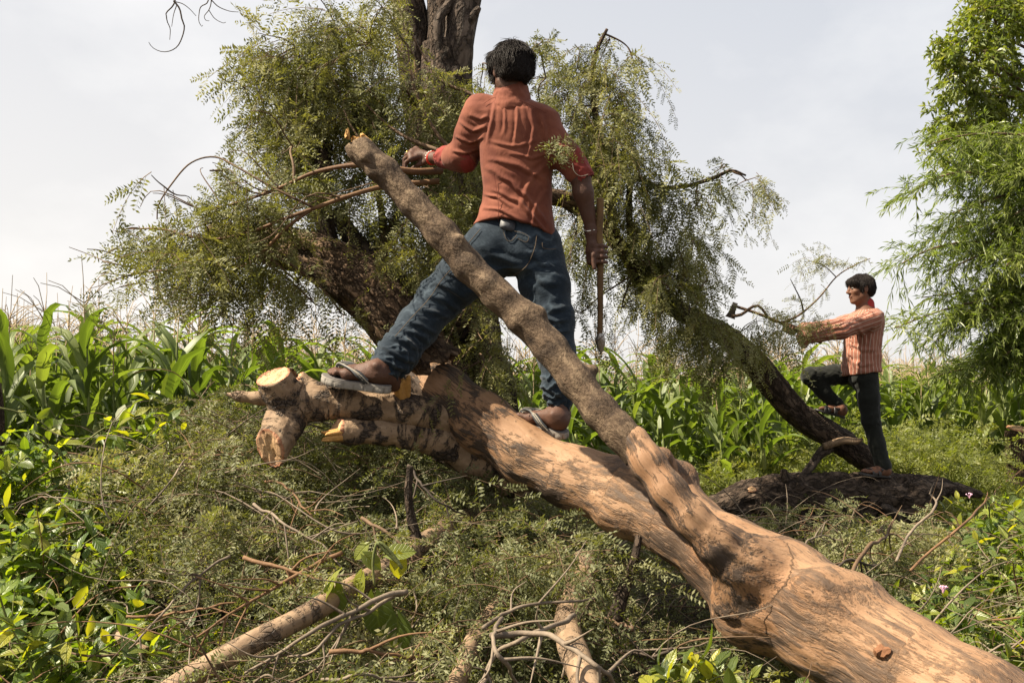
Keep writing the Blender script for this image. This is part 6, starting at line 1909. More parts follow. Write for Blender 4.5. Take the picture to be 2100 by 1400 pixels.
def hair_mass(name, c, A, sc, parent, mat, style):
    s, f, u = A
    q = lambda a, b, d: c + sc * (a * s + b * f + d * u)
    S = Solid(0.015)
    if style == 'wavy':
        S.e(q(0, -0.018, 0.038), A, np.array([.086, .102, .094]) * sc)
        S.e(q(0, -0.058, -0.005), A, np.array([.078, .062, .082]) * sc, 0.03)
        S.e(q(0, .050, .085), A, np.array([.060, .050, .030]) * sc, 0.03)
        for sg in (-1, 1):
            S.c(q(sg * .074, .018, .02), q(sg * .074, .020, -.035), .016 * sc, .010 * sc, 0.02)
        S.e(q(0, .10, -.03), A, np.array([.09, .085, .085]) * sc, 0.006, sub=True)
        S.e(q(0, -.05, -.13), A, np.array([.10, .10, .062]) * sc, 0.006, sub=True)
        for sg in (-1, 1):
            S.e(q(sg * .088, -.004, -.016), A, np.array([.030, .026, .036]) * sc, 0.006, sub=True)
    else:
        S.e(q(0, -0.014, 0.036), A, np.array([.084, .104, .090]) * sc)
        S.e(q(0, -0.052, -0.002), A, np.array([.078, .062, .070]) * sc, 0.03)
        S.e(q(0, .060, .060), A, np.array([.066, .045, .036]) * sc, 0.02)
        for sg in (-1, 1):
            S.c(q(sg * .074, .024, .03), q(sg * .073, .022, -.02), .014 * sc, .008 * sc, 0.02)
        S.e(q(0, .115, -.055), A, np.array([.10, .098, .088]) * sc, 0.005, sub=True)
        S.e(q(0, -.05, -.125), A, np.array([.10, .10, .064]) * sc, 0.006, sub=True)
        for sg in (-1, 1):
            S.e(q(sg * .090, -.004, -.012), A, np.array([.030, .024, .034]) * sc, 0.006, sub=True)
    V, F = S.mesh(0.005 * sc, 2)
    N = vnormals(V, F)
    L3 = np.stack([(V - c) @ s, (V - c) @ f, (V - c) @ u], 1) / sc
    if style == 'wavy':
        w = fbm(L3 * np.array([15, 15, 11]), 2, 5)
        V = V + N * (sc * (0.013 * (0.35 - np.abs(w)) + 0.002 * fbm(L3 * 60, 2, 6)))[:, None]
    else:
        V = V + N * (sc * 0.003 * fbm(L3 * np.array([60, 25, 20]), 3, 5))[:, None]
    h = part(name, V, F, M[mat], parent)
    # locks of hair over the mass
    N = vnormals(V, F)
    n = 5200 if style == 'wavy' else 3600
    idx = rng.choice(len(V), n, replace=n > len(V))
    crown = q(0.01, -.03, .12)
    P0 = V[idx] + rng.normal(0, 0.0018 * sc, (n, 3)); N0 = N[idx]
    dn = nz(P0 - crown) + np.array([0, 0, -0.6])
    dn = nz(dn - N0 * (dn * N0).sum(1, keepdims=True))
    sw = np.cross(N0, dn)
    m = len(idx); t = np.linspace(0, 1, 6)
    ln = rng.uniform(.020, .042, m) * sc * (1.0 if style == 'wavy' else 0.85)
    ln = ln * np.interp((P0 - c) @ u / sc, [-.06, .03], [0.5, 1.35 if style == 'wavy' else 1.0])
    ph = rng.uniform(0, 6.28, m); amp = (0.0042 if style == 'wavy' else 0.0010) * sc
    sway = fbm((P0 - c) * 24, 2, 9)
    paths = (P0[:, None] + dn[:, None] * (ln[:, None, None] * t[None, :, None]) + N0[:, None] * ((0.004 * sc * np.sin(t * math.pi * 0.8)[None, :, None]) + 0.001)
             + sw[:, None] * (amp * np.sin(ph[:, None] + 4.5 * t)[..., None] + (sway[:, None] * 0.012 * sc * t)[..., None] * (1 if style == 'wavy' else 0.2)))
    paths = paths + np.array([0, 0, -0.10]) * (ln[:, None, None] * (t ** 2)[None, :, None])
    V2, F2 = tubes(paths, np.full(m, 0.0013 * sc), np.full(m, 0.0004), 3)
    part('locks', V2, F2, M[mat], h, kind='stuff')
    return h

def foot_prims(S, heel, f, n, L, side, ankle):
    """heel = point under the heel on the footbed; f forward, n up; side=+1 when the little toe is to the person's left"""
    f = nz(f); n = nz(n - f * np.dot(n, f)); l = np.cross(n, f)          # l = person's left
    q = lambda a, b, d: heel + L * (a * f + b * l * side + d * n)
    S.c(q(.10, 0, .12), q(.16, 0, .14), .115 * L, .12 * L, 0.03)
    S.c(q(.16, 0, .16), ankle, .13 * L, .135 * L, 0.04)
    S.c(ankle, ankle + (ankle - q(.16, 0, .16)) * 0.9, .135 * L, .145 * L, 0.03)
    S.c(q(.20, -.01, .22), q(.62, -.03, .115), .125 * L, .088 * L, 0.04)
    S.c(q(.15, .03, .09), q(.62, .10, .065), .085 * L, .065 * L, 0.03)
    S.c(q(.62, -.08, .085), q(.66, .10, .065), .085 * L, .062 * L, 0.03)
    for sg in (-1, 1):
        S.e(q(.20, sg * .125, .27), np.eye(3), np.full(3, .045) * L, 0.02)
    for i, (b, a1, r) in enumerate([(-.105, .96, .052), (-.03, .955, .037), (.03, .925, .035), (.085, .885, .033), (.13, .83, .032)]):
        S.c(q(.70, b * 0.95, .085), q((.70 + a1) / 2 + .03, b, .095), r * L, r * L * 1.0, 0.012)
        S.c(q((.70 + a1) / 2 + .03, b, .095), q(a1, b * 1.02, .055), r * L, r * L * .92, 0.006)

def sole_mesh(heel, f, n, L, side, thick, groove=True, curl=0.03):
    f = nz(f); n = nz(n - f * np.dot(n, f)); l = np.cross(n, f)
    pts = [(-.05, .0), (-.035, .08), (.04, .135), (.20, .140), (.40, .135), (.55, .165), (.70, .195), (.82, .190), (.92, .15), (1.0, .07), (1.04, -.03), (1.03, -.11), (.97, -.165), (.85, -.195), (.68, -.19), (.45, -.135), (.25, -.125), (.05, -.125), (-.03, -.08)]
    o = np.array(pts); o = np.concatenate([o, o[:1]])
    d = np.concatenate([[0], np.cumsum(np.linalg.norm(np.diff(o, axis=0), axis=1))])
    m = 150
    t = np.linspace(0, d[-1], m, endpoint=False)
    o = np.stack([np.interp(t, d, o[:, 0]), np.interp(t, d, o[:, 1])], 1)
    for _ in range(4): o = (np.roll(o, 1, 0) + 2 * o + np.roll(o, -1, 0)) / 4
    g = np.where((np.arange(m) % 9) == 0, 0.93, 1.0) if groove else np.ones(m)
    c = np.array([.48, 0])
    rings = [(0.97, 0.0, 0), (1.0, -.15, 0), (0.985, -.38, 0), (1.0, -.45, 1), (1.0, -.9, 1), (0.96, -1.0, 1)]
    V = []
    for sc, h, gr in rings:
        p = c + (o - c) * (sc * (g if gr else 1.0))[:, None] if gr else c + (o - c) * sc
        z = h * thick / L + curl * (np.clip(p[:, 0] - .45, 0, 1) / .55) ** 2
        V.append(heel + L * (p[:, :1] * f + p[:, 1:] * l * side + z[:, None] * n))
    k = len(rings)
    V = np.concatenate(V + [(V[0].mean(0))[None], (V[-1].mean(0))[None]])
    j = np.arange(m); j2 = (j + 1) % m
    F4 = np.concatenate([np.stack([i * m + j, (i + 1) * m + j, (i + 1) * m + j2, i * m + j2], 1) for i in range(k - 1)])
    F3 = np.concatenate([np.stack([np.full(m, k * m), j, j2], 1), np.stack([np.full(m, k * m + 1), (k - 1) * m + j2, (k - 1) * m + j], 1)])
    return V, [F4, F3]

def band(path, wdir, w, th):
    """flat strap swept along path"""
    path = cr(np.asarray(path, float), 18)
    T = nz(np.gradient(path, axis=0)); w = np.asarray(w) if np.ndim(w) else np.full(18, w)
    W = nz(np.asarray(wdir) - T * (T @ np.asarray(wdir))[:, None]); N = np.cross(T, W)
    ww = w[:, None] * W * 0.5; tt = N * th * 0.5
    V = np.stack([path + ww - tt, path + ww + tt, path + ww * 0.5 + tt * 1.6, path - ww * 0.5 + tt * 1.6, path - ww + tt, path - ww - tt], 1).reshape(-1, 3)
    i = np.arange(17)[:, None] * 6; j = np.arange(6)[None]; j2 = (j + 1) % 6
    return V, [np.stack([i + j, i + j2, i + 6 + j2, i + 6 + j], -1).reshape(-1, 4)]

def flipflop(parent, heel, f, n, L, side, thick):
    f = nz(f); n = nz(n - f * np.dot(n, f)); l = np.cross(n, f)
    q = lambda a, b, d: heel + L * (a * f + b * l * side + d * n)
    V, F = sole_mesh(heel, f, n, L, side, thick)
    s = part('sandal', V, F, M['sole_grey'], parent)
    V, F = sole_mesh(heel + n * 0.001, f, n, L * 0.985, side, 0.003, False)
    part('footbed', V + f * L * 0.006, F, M['footbed'], s)
    post = q(.80, -.065, .19)
    for sg in (-1, 1):
        mid = q(.58, sg * .120 + .0, .215 if sg < 0 else .185); end = q(.30, sg * .165, .02)
        m2 = q(.42, sg * .175, .12)
        V, F = band([q(.80, -.067, .02), post, mid, m2, end], f + 0.3 * n, np.linspace(.014, .030, 18), .005)
        st = part('strap', V, F, M['strap_dark'], s)
        for e in (-1, 1):
            V, F = band(np.array([q(.80, -.067, .02), post, mid, m2, end]) + e * nz(f * .9 + n * .35) * np.linspace(.005, .014, 5)[:, None] + 0.001 * n, f, np.full(18, .0035), .006)
            part('strap_edge', V, F, M['strap_edge'], st)
    return s

def grip(S, c, axis, out, rh, sc=1.0, k=0.006):
    """a fist closed round a bar: c on the bar's axis, out = from the bar towards the palm"""
    axis = nz(axis); out = nz(out - axis * np.dot(out, axis)); w = np.cross(axis, out)
    pc = c + out * (rh + .016 * sc)
    S.c(pc - axis * .026 * sc, pc + axis * .028 * sc, .021 * sc, .021 * sc, 0.012)
    S.c(pc - axis * .022 * sc + w * .026 * sc, pc + axis * .022 * sc + w * .028 * sc, .016 * sc, .016 * sc, 0.014)
    for i in range(4):
        o = axis * (-.030 + .0195 * i) * sc
        r = (.0078, .0088, .0092, .0086)[i] * sc
        R = rh + r * 0.85
        ang = [math.radians(a) for a in (55, 105, 160, (232, 245, 250, 238)[i])]
        pp = [c + o + (R + (.010 if j == 0 else .004 if j == 1 else 0) * sc) * (math.cos(a) * out + math.sin(a) * w) for j, a in enumerate(ang)]
        for j in range(3):
            S.c(pp[j], pp[j + 1], r * (1.12 - .08 * j), r * (1.04 - .10 * j), k)
    return pc, axis, out, w

def cloth(V, F, amp, sc=(18, 18, 18), seed=0, ridge=True):
    N = vnormals(V, F)
    n = fbm(V * np.array(sc), 3, seed)
    if ridge: n = 0.45 - np.abs(n) * 1.3
    return V + N * (amp * n if np.ndim(amp) == 0 else amp * n)[:, None], n

# ================================================================== the man on the trunk
DM = 4.15
man = thing('person', P(1000, 800, DM), 'young man from behind in rust-red shirt and jeans, straddling the fallen trunk', 'person')
p = lambda u, v, d=DM: P(u, v, d)
HC = p(1046, 147, 4.13)
HF = np.array([-0.42, 0.90, -0.12])
# joints
neck0, neck1 = p(1050, 178), p(1050, 225)
LSH, LEL, LWR = p(978, 228, 4.16), p(950, 322, 4.24), p(888, 324, 4.42)
RSH, REL, RWR = p(1120, 262, 4.13), p(1190, 362, 4.10), p(1214, 474, 4.12)
LHI, LKN, LAN = p(1010, 510, 4.15), p(902, 612, 4.20), p(790, 757, 4.02)
RHI, RKN, RAN = p(1100, 515, 4.16), p(1136, 655, 4.08), p(1148, 848, 4.06)
# feet
Lf = nz(p(668, 771, 4.02) - p(800, 789, 3.99)); Rf = nz(p(1066, 858, 4.13) - p(1163, 884, 4.02))
Lheel, Rheel = p(797, 789, 3.98), p(1160, 884, 4.02)
Ln, Rn = np.array([0.05, -0.16, 1.0]), np.array([-0.18, -0.20, 1.0])

def man_body():
    S = Solid(0.02)
    q, A = head_prims(S, HC, HF, 0.9)
    S.c(HC + np.array([0, -0.01, -0.07]), neck1 + np.array([0, 0, -.01]), .052, .060, 0.03)
    S.c(neck1 - np.array([0, 0, .03]), p(1055, 330), .06, .078, 0.05); S.c(p(1055, 330), p(1056, 500), .078, .095, 0.05)
    S.c(LSH, RSH, .035, .035, 0.03)
    S.c(LSH, LEL, .044, .038, 0.02); S.c(LEL, LWR, .038, .024, 0.02)
    S.c(RSH, REL, .046, .040, 0.02); S.c(REL, p(1196, 395, 4.10), .040, .041, 0.02); S.c(p(1196, 395, 4.10), RWR, .040, .0245, 0.02)
    for h, k, a, rk in ((LHI, LKN, LAN, .055), (RHI, RKN, RAN, .055)):
        S.c(h, k, .075, rk, 0.03); S.c(k, k + 0.4 * (a - k), rk, .052, 0.02); S.c(k + 0.4 * (a - k), a, .052, .036, 0.02)
    foot_prims(S, Lheel + 0.004 * Ln, Lf, Ln, 0.262, 1, LAN + np.array([0.005, 0, -0.035]))
    foot_prims(S, Rheel + 0.004 * Rn, Rf, Rn, 0.235, -1, RAN + np.array([0, 0.005, -0.01]))
    # left hand, palm down, fingers drooping over the branch
    K = [p(853, 306, 4.48), p(846, 311, 4.46), p(842, 318, 4.44), p(843, 326, 4.42)]
    PC = p(868, 319, 4.45)
    S.c(LWR, PC, .0245, .022, 0.015)
    for kk in K: S.c(PC, kk, .017, .0125, 0.012)
    for a, b in zip(K[:-1], K[1:]): S.c(a, b, .012, .012, 0.01)
    for kk, m, e in zip(K, [p(840, 312, 4.52), p(833, 318, 4.50), p(830, 326, 4.47), p(833, 333, 4.44)], [p(833, 326, 4.53), p(829, 334, 4.51), p(828, 342, 4.47), p(830, 345, 4.44)]):
        S.c(kk, m, .0105, .0095, 0.005); S.c(m, e, .0092, .0075, 0.004)
    S.c(p(876, 330, 4.43), p(858, 338, 4.44), .014, .0115, 0.012); S.c(p(858, 338, 4.44), p(845, 346, 4.46), .0105, .0085, 0.005)
    # right hand closed round the handle
    hc = p(1232, 522, 4.105)
    pc, ax, out, w = grip(S, hc, np.array([-0.02, 0, 1.0]), np.array([-0.45, 0.9, 0]), .0165, 1.12)
    S.c(RWR, pc + np.array([0, 0, .02]), .0255, .024, 0.02); S.c(RWR, hc + w * .028 + out * .02 + ax * .02, .022, .020, 0.02)
    S.c(pc + ax * .03 - w * .022, p(1216, 522, 4.075), .015, .012, 0.012); S.c(p(1216, 522, 4.075), p(1219, 550, 4.07), .0115, .009, 0.005)
    V, F = S.mesh(0.0042, 1)
    N = vnormals(V, F)
    V = V + N * (0.0007 * fbm(V * 70, 3, 3))[:, None]
    part('body', V, F, M['skin_deep'], man)
    face_parts(q, A, 0.9, man)
    hair_mass('hair', HC, A, 0.9, man, 'hair_black', 'wavy')
    return A
man_body()

def pxz(u, v, d=DM):
    return P(u, v, d)
def man_shirt():
    S = Solid(0.05)
    rows = [(212, 1050, 46, .075), (224, 1048, 82, .098), (238, 1050, 96, .114), (262, 1054, 86, .124), (300, 1060, 77, .126), (345, 1060, 74, .124), (385, 1061, 71, .120), (420, 1060, 73, .122), (455, 1058, 80, .135), (515, 1056, 87, .145)]
    z, cx, cy, rx, ry = [], [], [], [], []
    for v, u, hw, t in rows:
        c = pxz(u, v); z.append(c[2]); cx.append(c[0]); cy.append(c[1] + 0.01); rx.append(hw / FPX * DM); ry.append(t)
    slope = (pxz(975, 456)[2] - pxz(1137, 492)[2]) / (pxz(1137, 0)[0] - pxz(975, 0)[0])
    tl = -slope
    zc = list(z); zc[-1] = pxz(1056, 472)[2]
    S.st(zc, cx, cy, rx, ry, math.radians(-8), 0.02, (0, 0), power=2.3)
    S.c(p(988, 232, 4.16), p(1036, 221, 4.15), .056, .046, 0.04); S.c(p(1064, 224, 4.15), p(1112, 258, 4.14), .046, .055, 0.04)
    S.c(LSH + np.array([.012, 0, 0]), LSH + 0.5 * (LEL - LSH), .070, .062, 0.035)
    S.c(LSH + 0.5 * (LEL - LSH), LEL + np.array([0, 0, .01]), .060, .062, 0.03)
    S.c(LEL, LEL + 0.25 * (LWR - LEL), .062, .062, 0.03)
    S.c(RSH + np.array([-.012, 0, 0]), RSH + 0.55 * (REL - RSH), .068, .060, 0.03)
    S.c(RSH + 0.55 * (REL - RSH), REL - 0.10 * (REL - RSH), .058, .054, 0.03)
    V, F = S.mesh(0.0046, 2)
    # hem: the lowest ring follows the slant of the shirt tail
    zb = zc[-1]
    hemz = np.interp(V[:, 0], [pxz(975, 0)[0], pxz(1030, 0)[0], pxz(1085, 0)[0], pxz(1137, 0)[0]], [pxz(975, 462)[2], pxz(1030, 457)[2], pxz(1085, 470)[2], pxz(1137, 492)[2]])
    zt = pxz(1056, 400)[2]
    low = V[:, 2] < zt
    torso = np.abs(V[:, 0] - pxz(1056, 0)[0]) < 0.20
    m = low & torso
    V[m, 2] = zt + (V[m, 2] - zt) * ((hemz[m] - zt) / (zb - zt))
    N = vnormals(V, F)
    # folds: diagonal drag lines across the lower back, gathers at armpits and bent elbow, blousing at the waist
    x = (V[:, 0] - p(1056, 0)[0]); zz = V[:, 2]
    def fold(d, fr, sd, warp=2.6):
        ph = (V @ nz(np.array(d))) * fr + warp * fbm(V * 7, 2, sd)
        s = np.sin(ph); gate = sstep(-0.15, 0.5, fbm(V * 6, 2, sd + 40)); return (np.maximum(s, 0) ** 2.2 - 0.25) * gate
    zl = (zz - pxz(0, 456)[2]) / (pxz(0, 200)[2] - pxz(0, 456)[2])
    w_low = sstep(0.55, 0.05, zl); w_mid = np.exp(-((zl - 0.33) / 0.22) ** 2); w_up = sstep(0.55, 0.95, zl)
    disp = w_low * 0.0115 * fold((0.62, 0.1, 0.78), 48, 3) + w_mid * 0.0105 * fold((0.45, 0.2, 1.0), 52, 5, 3.0) + w_up * 0.006 * fold((1, 0, 0.15), 90, 7)
    for c, r in ((p(990, 285), .10), (p(1130, 300), .09), (LEL, .11), (0.5 * (LSH + LEL), .09), (p(1165, 325), .08)):
        g = np.exp(-(np.linalg.norm(V - c, axis=1) / r) ** 2)
        disp += g * 0.012 * fold(nz(LEL - LSH) + np.array([0.3, 0.2, 0.2]), 105, 11, 1.5)
    disp += 0.0100 * (0.4 - np.abs(fbm(V * np.array([8, 8, 5]), 2, 15)))
    disp += 0.0016 * (0.4 - np.abs(fbm(V * 24, 2, 16)))
    # yoke seam across the shoulders, side-back dart
    yk = p(1050, 214)[2] + 0.0 * x - 0.16 * np.maximum(x, 0)
    disp += 0.0030 * sstep(-0.003, 0.003, zz - yk) * np.exp(-((zz - yk) / 0.05) ** 2) * sstep(0.2, 0.15, np.abs(x))
    disp *= 0.28
    disp += creases(V, N, [
        ([(998, 345), (1050, 378), (1100, 425), (1136, 478)], 5.0, 0.0087), ([(1010, 385), (1060, 412), (1105, 452), (1130, 488)], 4.3, 0.0078), ([(1000, 330), (1060, 342), (1125, 375)], 5.0, 0.0064), ([(992, 398), (1020, 402), (1050, 425)], 3.6, 0.0064),
        ([(988, 428), (1030, 432), (1075, 455)], 3.6, 0.0055), ([(1128, 330), (1095, 365), (1060, 430)], 5.8, 0.0055), ([(1125, 390), (1100, 420), (1090, 470)], 4.3, 0.0055),
        ([(1086, 214), (1092, 260), (1080, 330)], 4.3, 0.0069), ([(1062, 208), (1060, 250), (1052, 300)], 3.6, 0.0051), ([(1012, 205), (1008, 250), (1000, 300)], 4.3, 0.0060), ([(1108, 228), (1112, 275), (1118, 320)], 4.3, 0.0055), ([(1034, 206), (1036, 240), (1030, 275)], 2.9, 0.0037),
        ([(1000, 290), (1050, 300), (1100, 288)], 4.3, 0.0041), ([(1040, 318), (1090, 326), (1128, 312)], 3.6, 0.0041),
        ([(944, 250), (970, 268), (998, 262)], 4.3, 0.0092), ([(938, 282), (962, 294), (990, 282)], 3.6, 0.0092), ([(962, 232), (985, 246), (1000, 240)], 4.3, 0.0074), ([(930, 312), (955, 318), (982, 306)], 3.6, 0.0083), ([(952, 300), (975, 330), (980, 345)], 3.6, 0.0064),
        ([(1136, 290), (1150, 305), (1172, 302)], 4.3, 0.0083), ([(1132, 312), (1150, 326), (1164, 326)], 3.6, 0.0074)], 1.0)
    V = V + N * disp[:, None]
    sh = part('shirt', V, F, M['shirt_rust'], man)
    # stitched seams
    def seam(pts, name='seam', off=0.004, mat='thread_dark', r=0.0011):
        q = cr(PL(pts), 40)
        d = q - CAM
        out = []
        for k in q:
            dr = nz(k - CAM)
            rel = V - CAM; t = rel @ dr; pd = np.linalg.norm(rel - t[:, None] * dr, axis=1)
            c = np.where(pd < 0.012)[0]
            if len(c): out.append(CAM + dr * (t[c].min() - off + 0.002))
        if len(out) > 4:
            out = np.array(out)
            for _ in range(8): out[1:-1] = (out[:-2] + 2 * out[1:-1] + out[2:]) / 4
            VV, FF = tubes([out], [r], [r], 4); part(name, VV, FF, M[mat], sh)
    seam([(1012, 352, 4.1), (1018, 385, 4.1), (1022, 420, 4.1), (1022, 456, 4.1)])
    seam([(992, 213, 4.1), (1015, 199, 4.1), (1050, 202, 4.1), (1080, 212, 4.1), (1120, 232, 4.1)])
    # collar
    C = Solid(0.01)
    cc = np.array([p(1049, v, 4.13) for v in (174, 190, 206, 220)])
    C.chain(cc + np.array([0, 0.004, 0]), [.064, .070, .080, .092], 0.008)
    C.c(cc[0] + np.array([0, 0, .2]), cc[1] + np.array([0, .01, .0]), .056, .058, 0.004, sub=True)
    C.e(cc[0] + np.array([-.035, .085, .02]), np.eye(3), (.055, .055, .05), 0.02, sub=True)
    Vc, Fc = C.mesh(0.0045, 2); Vc, _ = cloth(Vc, Fc, 0.003, (25, 25, 25), 3)
    part('collar', Vc, Fc, M['shirt_rust'], sh)
    # rolled cuffs
    C = Solid(0.02)
    a, b = LEL + np.array([.006, 0, -.003]), LEL + 0.62 * (LWR - LEL)
    C.c(a, b, .064, .049, 0.01); C.c(b, LWR + (LWR - LEL), .043, .040, 0.003, sub=True)
    Vc, Fc = C.mesh(0.005, 1); Vc, _ = cloth(Vc, Fc, 0.006, (22, 22, 22), 8)
    part('cuff', Vc, Fc, M['cuff_red'], sh, label='frayed red rolled-up cuff on the raised arm')
    C = Solid(0.02)
    a = p(1171, 326, 4.105); b = p(1194, 364, 4.10)
    C.c(a, b, .056, .050, 0.01); C.c(b, b + (b - a) * 2, .044, .042, 0.003, sub=True)
    Vc, Fc = C.mesh(0.005, 1); Vc, _ = cloth(Vc, Fc, 0.005, (22, 22, 22), 9)
    cu = part('cuff', Vc, Fc, M['cuff_red'], sh)
    V2, F2 = tubes([cr(np.array([P(1174, 335, 4.04), P(1178, 352, 4.04), P(1190, 361, 4.04), P(1206, 358, 4.05)]), 16)], [.0016], [.0016], 4)
    part('stitching', V2, F2, M['strap_edge'], cu)
    return sh
shirt = man_shirt()

def man_jeans():
    S = Solid(0.04)
    c = p(1057, 492)
    z = [p(0, v)[2] for v in (448, 470, 500, 530, 560)]
    S.st(z, [p(u, 0)[0] for u in (1056, 1056, 1056, 1057, 1060)], [c[1] + .01] * 5, [r / FPX * DM for r in (74, 80, 84, 84, 76)], [.105, .12, .135, .138, .12], math.radians(-10), 0.03, power=2.2)
    bl = []
    def leg(pts, rads):
        S.chain(pts, rads, 0.03)
        for i in range(len(pts) - 1): bl.append((pts[i], pts[i + 1], .5 * (rads[i] + rads[i + 1])))
    leg([LHI, LHI + 0.5 * (LKN - LHI), LKN, LKN + 0.4 * (LAN - LKN), LKN + 0.8 * (LAN - LKN), LAN + np.array([.006, 0, .01])], [.122, .108, .094, .084, .076, .066])
    leg([RHI, RHI + 0.5 * (RKN - RHI), RKN, RKN + 0.35 * (RAN - RKN), RKN + 0.7 * (RAN - RKN), RAN + np.array([0, 0, .045])], [.112, .100, .080, .074, .060, .050])
    S.c(LAN + np.array([-.01, 0, -.012]), LAN + (LAN - LKN) * 0.6 + np.array([-.02, 0, -.0]), .056, .06, 0.003, sub=True)
    S.c(RAN + np.array([0, 0, -.022]), RAN + np.array([0, 0, -.2]), .046, .05, 0.003, sub=True)
    V, F = S.mesh(0.0055, 2)
    bi, bt, lc = bone_param(V, bl)
    N = vnormals(V, F)
    seg = np.where(bi < 5, bi, bi - 5)
    tt = seg + bt                                   # 0 hip .. 2 knee .. 5 ankle
    s = lc[:, 2]
    w = 0.0012 + 0.0065 * sstep(2.6, 4.8, tt) + 0.0025 * np.exp(-((tt - 1.9) / .5) ** 2)
    th = np.arctan2(lc[:, 1], lc[:, 0])
    warp = 1.6 * fbm(np.c_[np.cos(th) * 1.6, np.sin(th) * 1.6, s * 9], 3, 21) + 0.7 * np.sin(th * 2 + s * 20)
    fr = 95 + 35 * (tt > 3)
    f = np.sin(s * fr + warp * 3.0)
    f = 1.6 * np.maximum(f, -0.2) ** 2 * np.sign(f) - 0.2
    mask = sstep(-0.15, 0.5, fbm(np.c_[np.cos(th) * 2, np.sin(th) * 2, s * 6], 2, 29) + 0.35 * sstep(2, 4, tt))
    d = w * f * (0.35 + 0.65 * mask) + 0.006 * (0.4 - np.abs(fbm(V * 9, 3, 31)))
    hip = np.exp(-(np.linalg.norm(V - p(1010, 575, 4.1), axis=1) / .13) ** 2)
    d += hip * 0.006 * np.sin((V @ nz(np.array([0.5, 0.1, 1.0]))) * 95 + 2 * fbm(V * 8, 2, 4))
    d += creases(V, N, [
        ([(1062, 560), (1030, 560), (985, 540)], 6, .008), ([(1055, 575), (1015, 585), (965, 575)], 6, .008), ([(1068, 545), (1035, 530), (1000, 520)], 6, .006), ([(1050, 592), (1010, 606), (950, 598)], 6, .006),
        ([(870, 600), (905, 610), (950, 636)], 6, .009), ([(885, 575), (920, 588), (962, 615)], 5, .008), ([(850, 628), (890, 640), (930, 655)], 6, .008), ([(826, 660), (862, 668), (900, 690)], 5, .008), ([(905, 552), (940, 566), (975, 590)], 5, .006),
        ([(800, 690), (835, 700), (868, 718)], 5, .009), ([(782, 712), (812, 722), (850, 742)], 5, .010), ([(770, 735), (800, 744), (835, 760)], 5, .010), ([(815, 676), (850, 684), (880, 702)], 4, .007),
        ([(1090, 560), (1115, 580), (1150, 585)], 6, .006), ([(1112, 622), (1135, 634), (1165, 628)], 5, .008), ([(1115, 645), (1140, 656), (1168, 650)], 4, .008), ([(1122, 668), (1145, 676), (1168, 672)], 4, .008), ([(1125, 690), (1148, 697), (1168, 694)], 4, .008),
        ([(1085, 520), (1110, 545), (1142, 550)], 6, .005), ([(1124, 800), (1145, 806), (1166, 800)], 4, .006), ([(1122, 822), (1145, 828), (1168, 822)], 4, .006)])
    V = V + N * d[:, None]
    j = part('jeans', V, F, M['jeans_blue'], man, {'lc': lc, 'ridge': np.clip(f * mask, -0.3, 1)})
    def surf(pts, r, name, mat, n=30, closed=False):
        out = []
        for k in cr(PL(pts), n):
            dr = nz(k - CAM); rel = V - CAM; t = rel @ dr; pd = np.linalg.norm(rel - t[:, None] * dr, axis=1)
            c2 = np.where((pd < 0.012) & (t > 3.8))[0]
            if len(c2): out.append(CAM + dr * (t[c2].min() - 0.001))
        if len(out) > 4:
            out = np.array(out)
            VV, FF = tubes([out], [r], [r], 5); return part(name, VV, FF, M[mat], j)
    surf([(1030, 466, 4), (1038, 490, 4), (1048, 494, 4), (1060, 482, 4)], .0013, 'pocket_seam', 'thread_tan')
    surf([(1055, 474, 4), (1072, 478, 4), (1084, 486, 4), (1079, 496, 4), (1062, 489, 4)], .0013, 'pocket_seam', 'thread_tan')
    surf([(1112, 497, 4), (1114, 508, 4), (1128, 511, 4), (1140, 510, 4)], .0013, 'pocket_seam', 'thread_tan')
    surf([(1101, 482, 4), (1096, 510, 4), (1080, 545, 4), (1052, 566, 4)], .0016, 'seat_seam', 'thread_tan')
    surf([(985, 470, 4), (960, 500, 4), (935, 540, 4), (905, 575, 4), (880, 612, 4), (845, 650, 4), (810, 690, 4)], .0016, 'side_seam', 'thread_tan')
    # phone tucked in the waistband and the dark knitted band beside it
    A = Solid(0.002); ph = p(1041, 462, 4.0)
    return j, V
jeans, JV = man_jeans()

def front_depth(VV, u, v, rad=0.014):
    dr = nz(P(u, v, 1.0) - CAM); rel = VV - CAM; t = rel @ dr; pd = np.linalg.norm(rel - t[:, None] * dr, axis=1)
    c = np.where((pd < rad) & (t > 3.0))[0]
    return t[c].min() if len(c) else None

def phone():
    A = Acc(); 
    th = np.linspace(0, 2 * math.pi, 28, endpoint=False)
    t = front_depth(JV, 1041, 470)
    c = CAM + nz(P(1041, 462, 1) - CAM) * (t + 0.001)
    ex = nz(np.array([1, 0.12, -0.22])); n = nz(np.array([-0.05, -1, 0.25])); ez = np.cross(ex, n) * 1
    if ez[2] < 0: ez = -ez
    sq = np.sign(np.cos(th)) * np.abs(np.cos(th)) ** .45, np.sign(np.sin(th)) * np.abs(np.sin(th)) ** .45
    out = c + np.outer(sq[0], ex) * .031 + np.outer(sq[1], ez) * .022
    V = np.concatenate([out + n * .004, out - n * .006, [c + n * .005], [c - n * .006]])
    j = np.arange(28); j2 = (j + 1) % 28
    F = [np.stack([j, j + 28, j2 + 28, j2], 1), np.concatenate([np.stack([np.full(28, 56), j, j2], 1), np.stack([np.full(28, 57), j2 + 28, j + 28], 1)])]
    o = solo('phone', V, F, M['phone_grey'], 'rounded grey phone edge tucked into the back of the jeans waistband', 'phone')
phone()

flipflop(man, Lheel, Lf, Ln, 0.272, 1, 0.034)
flipflop(man, Rheel, Rf, Rn, 0.245, -1, 0.030)

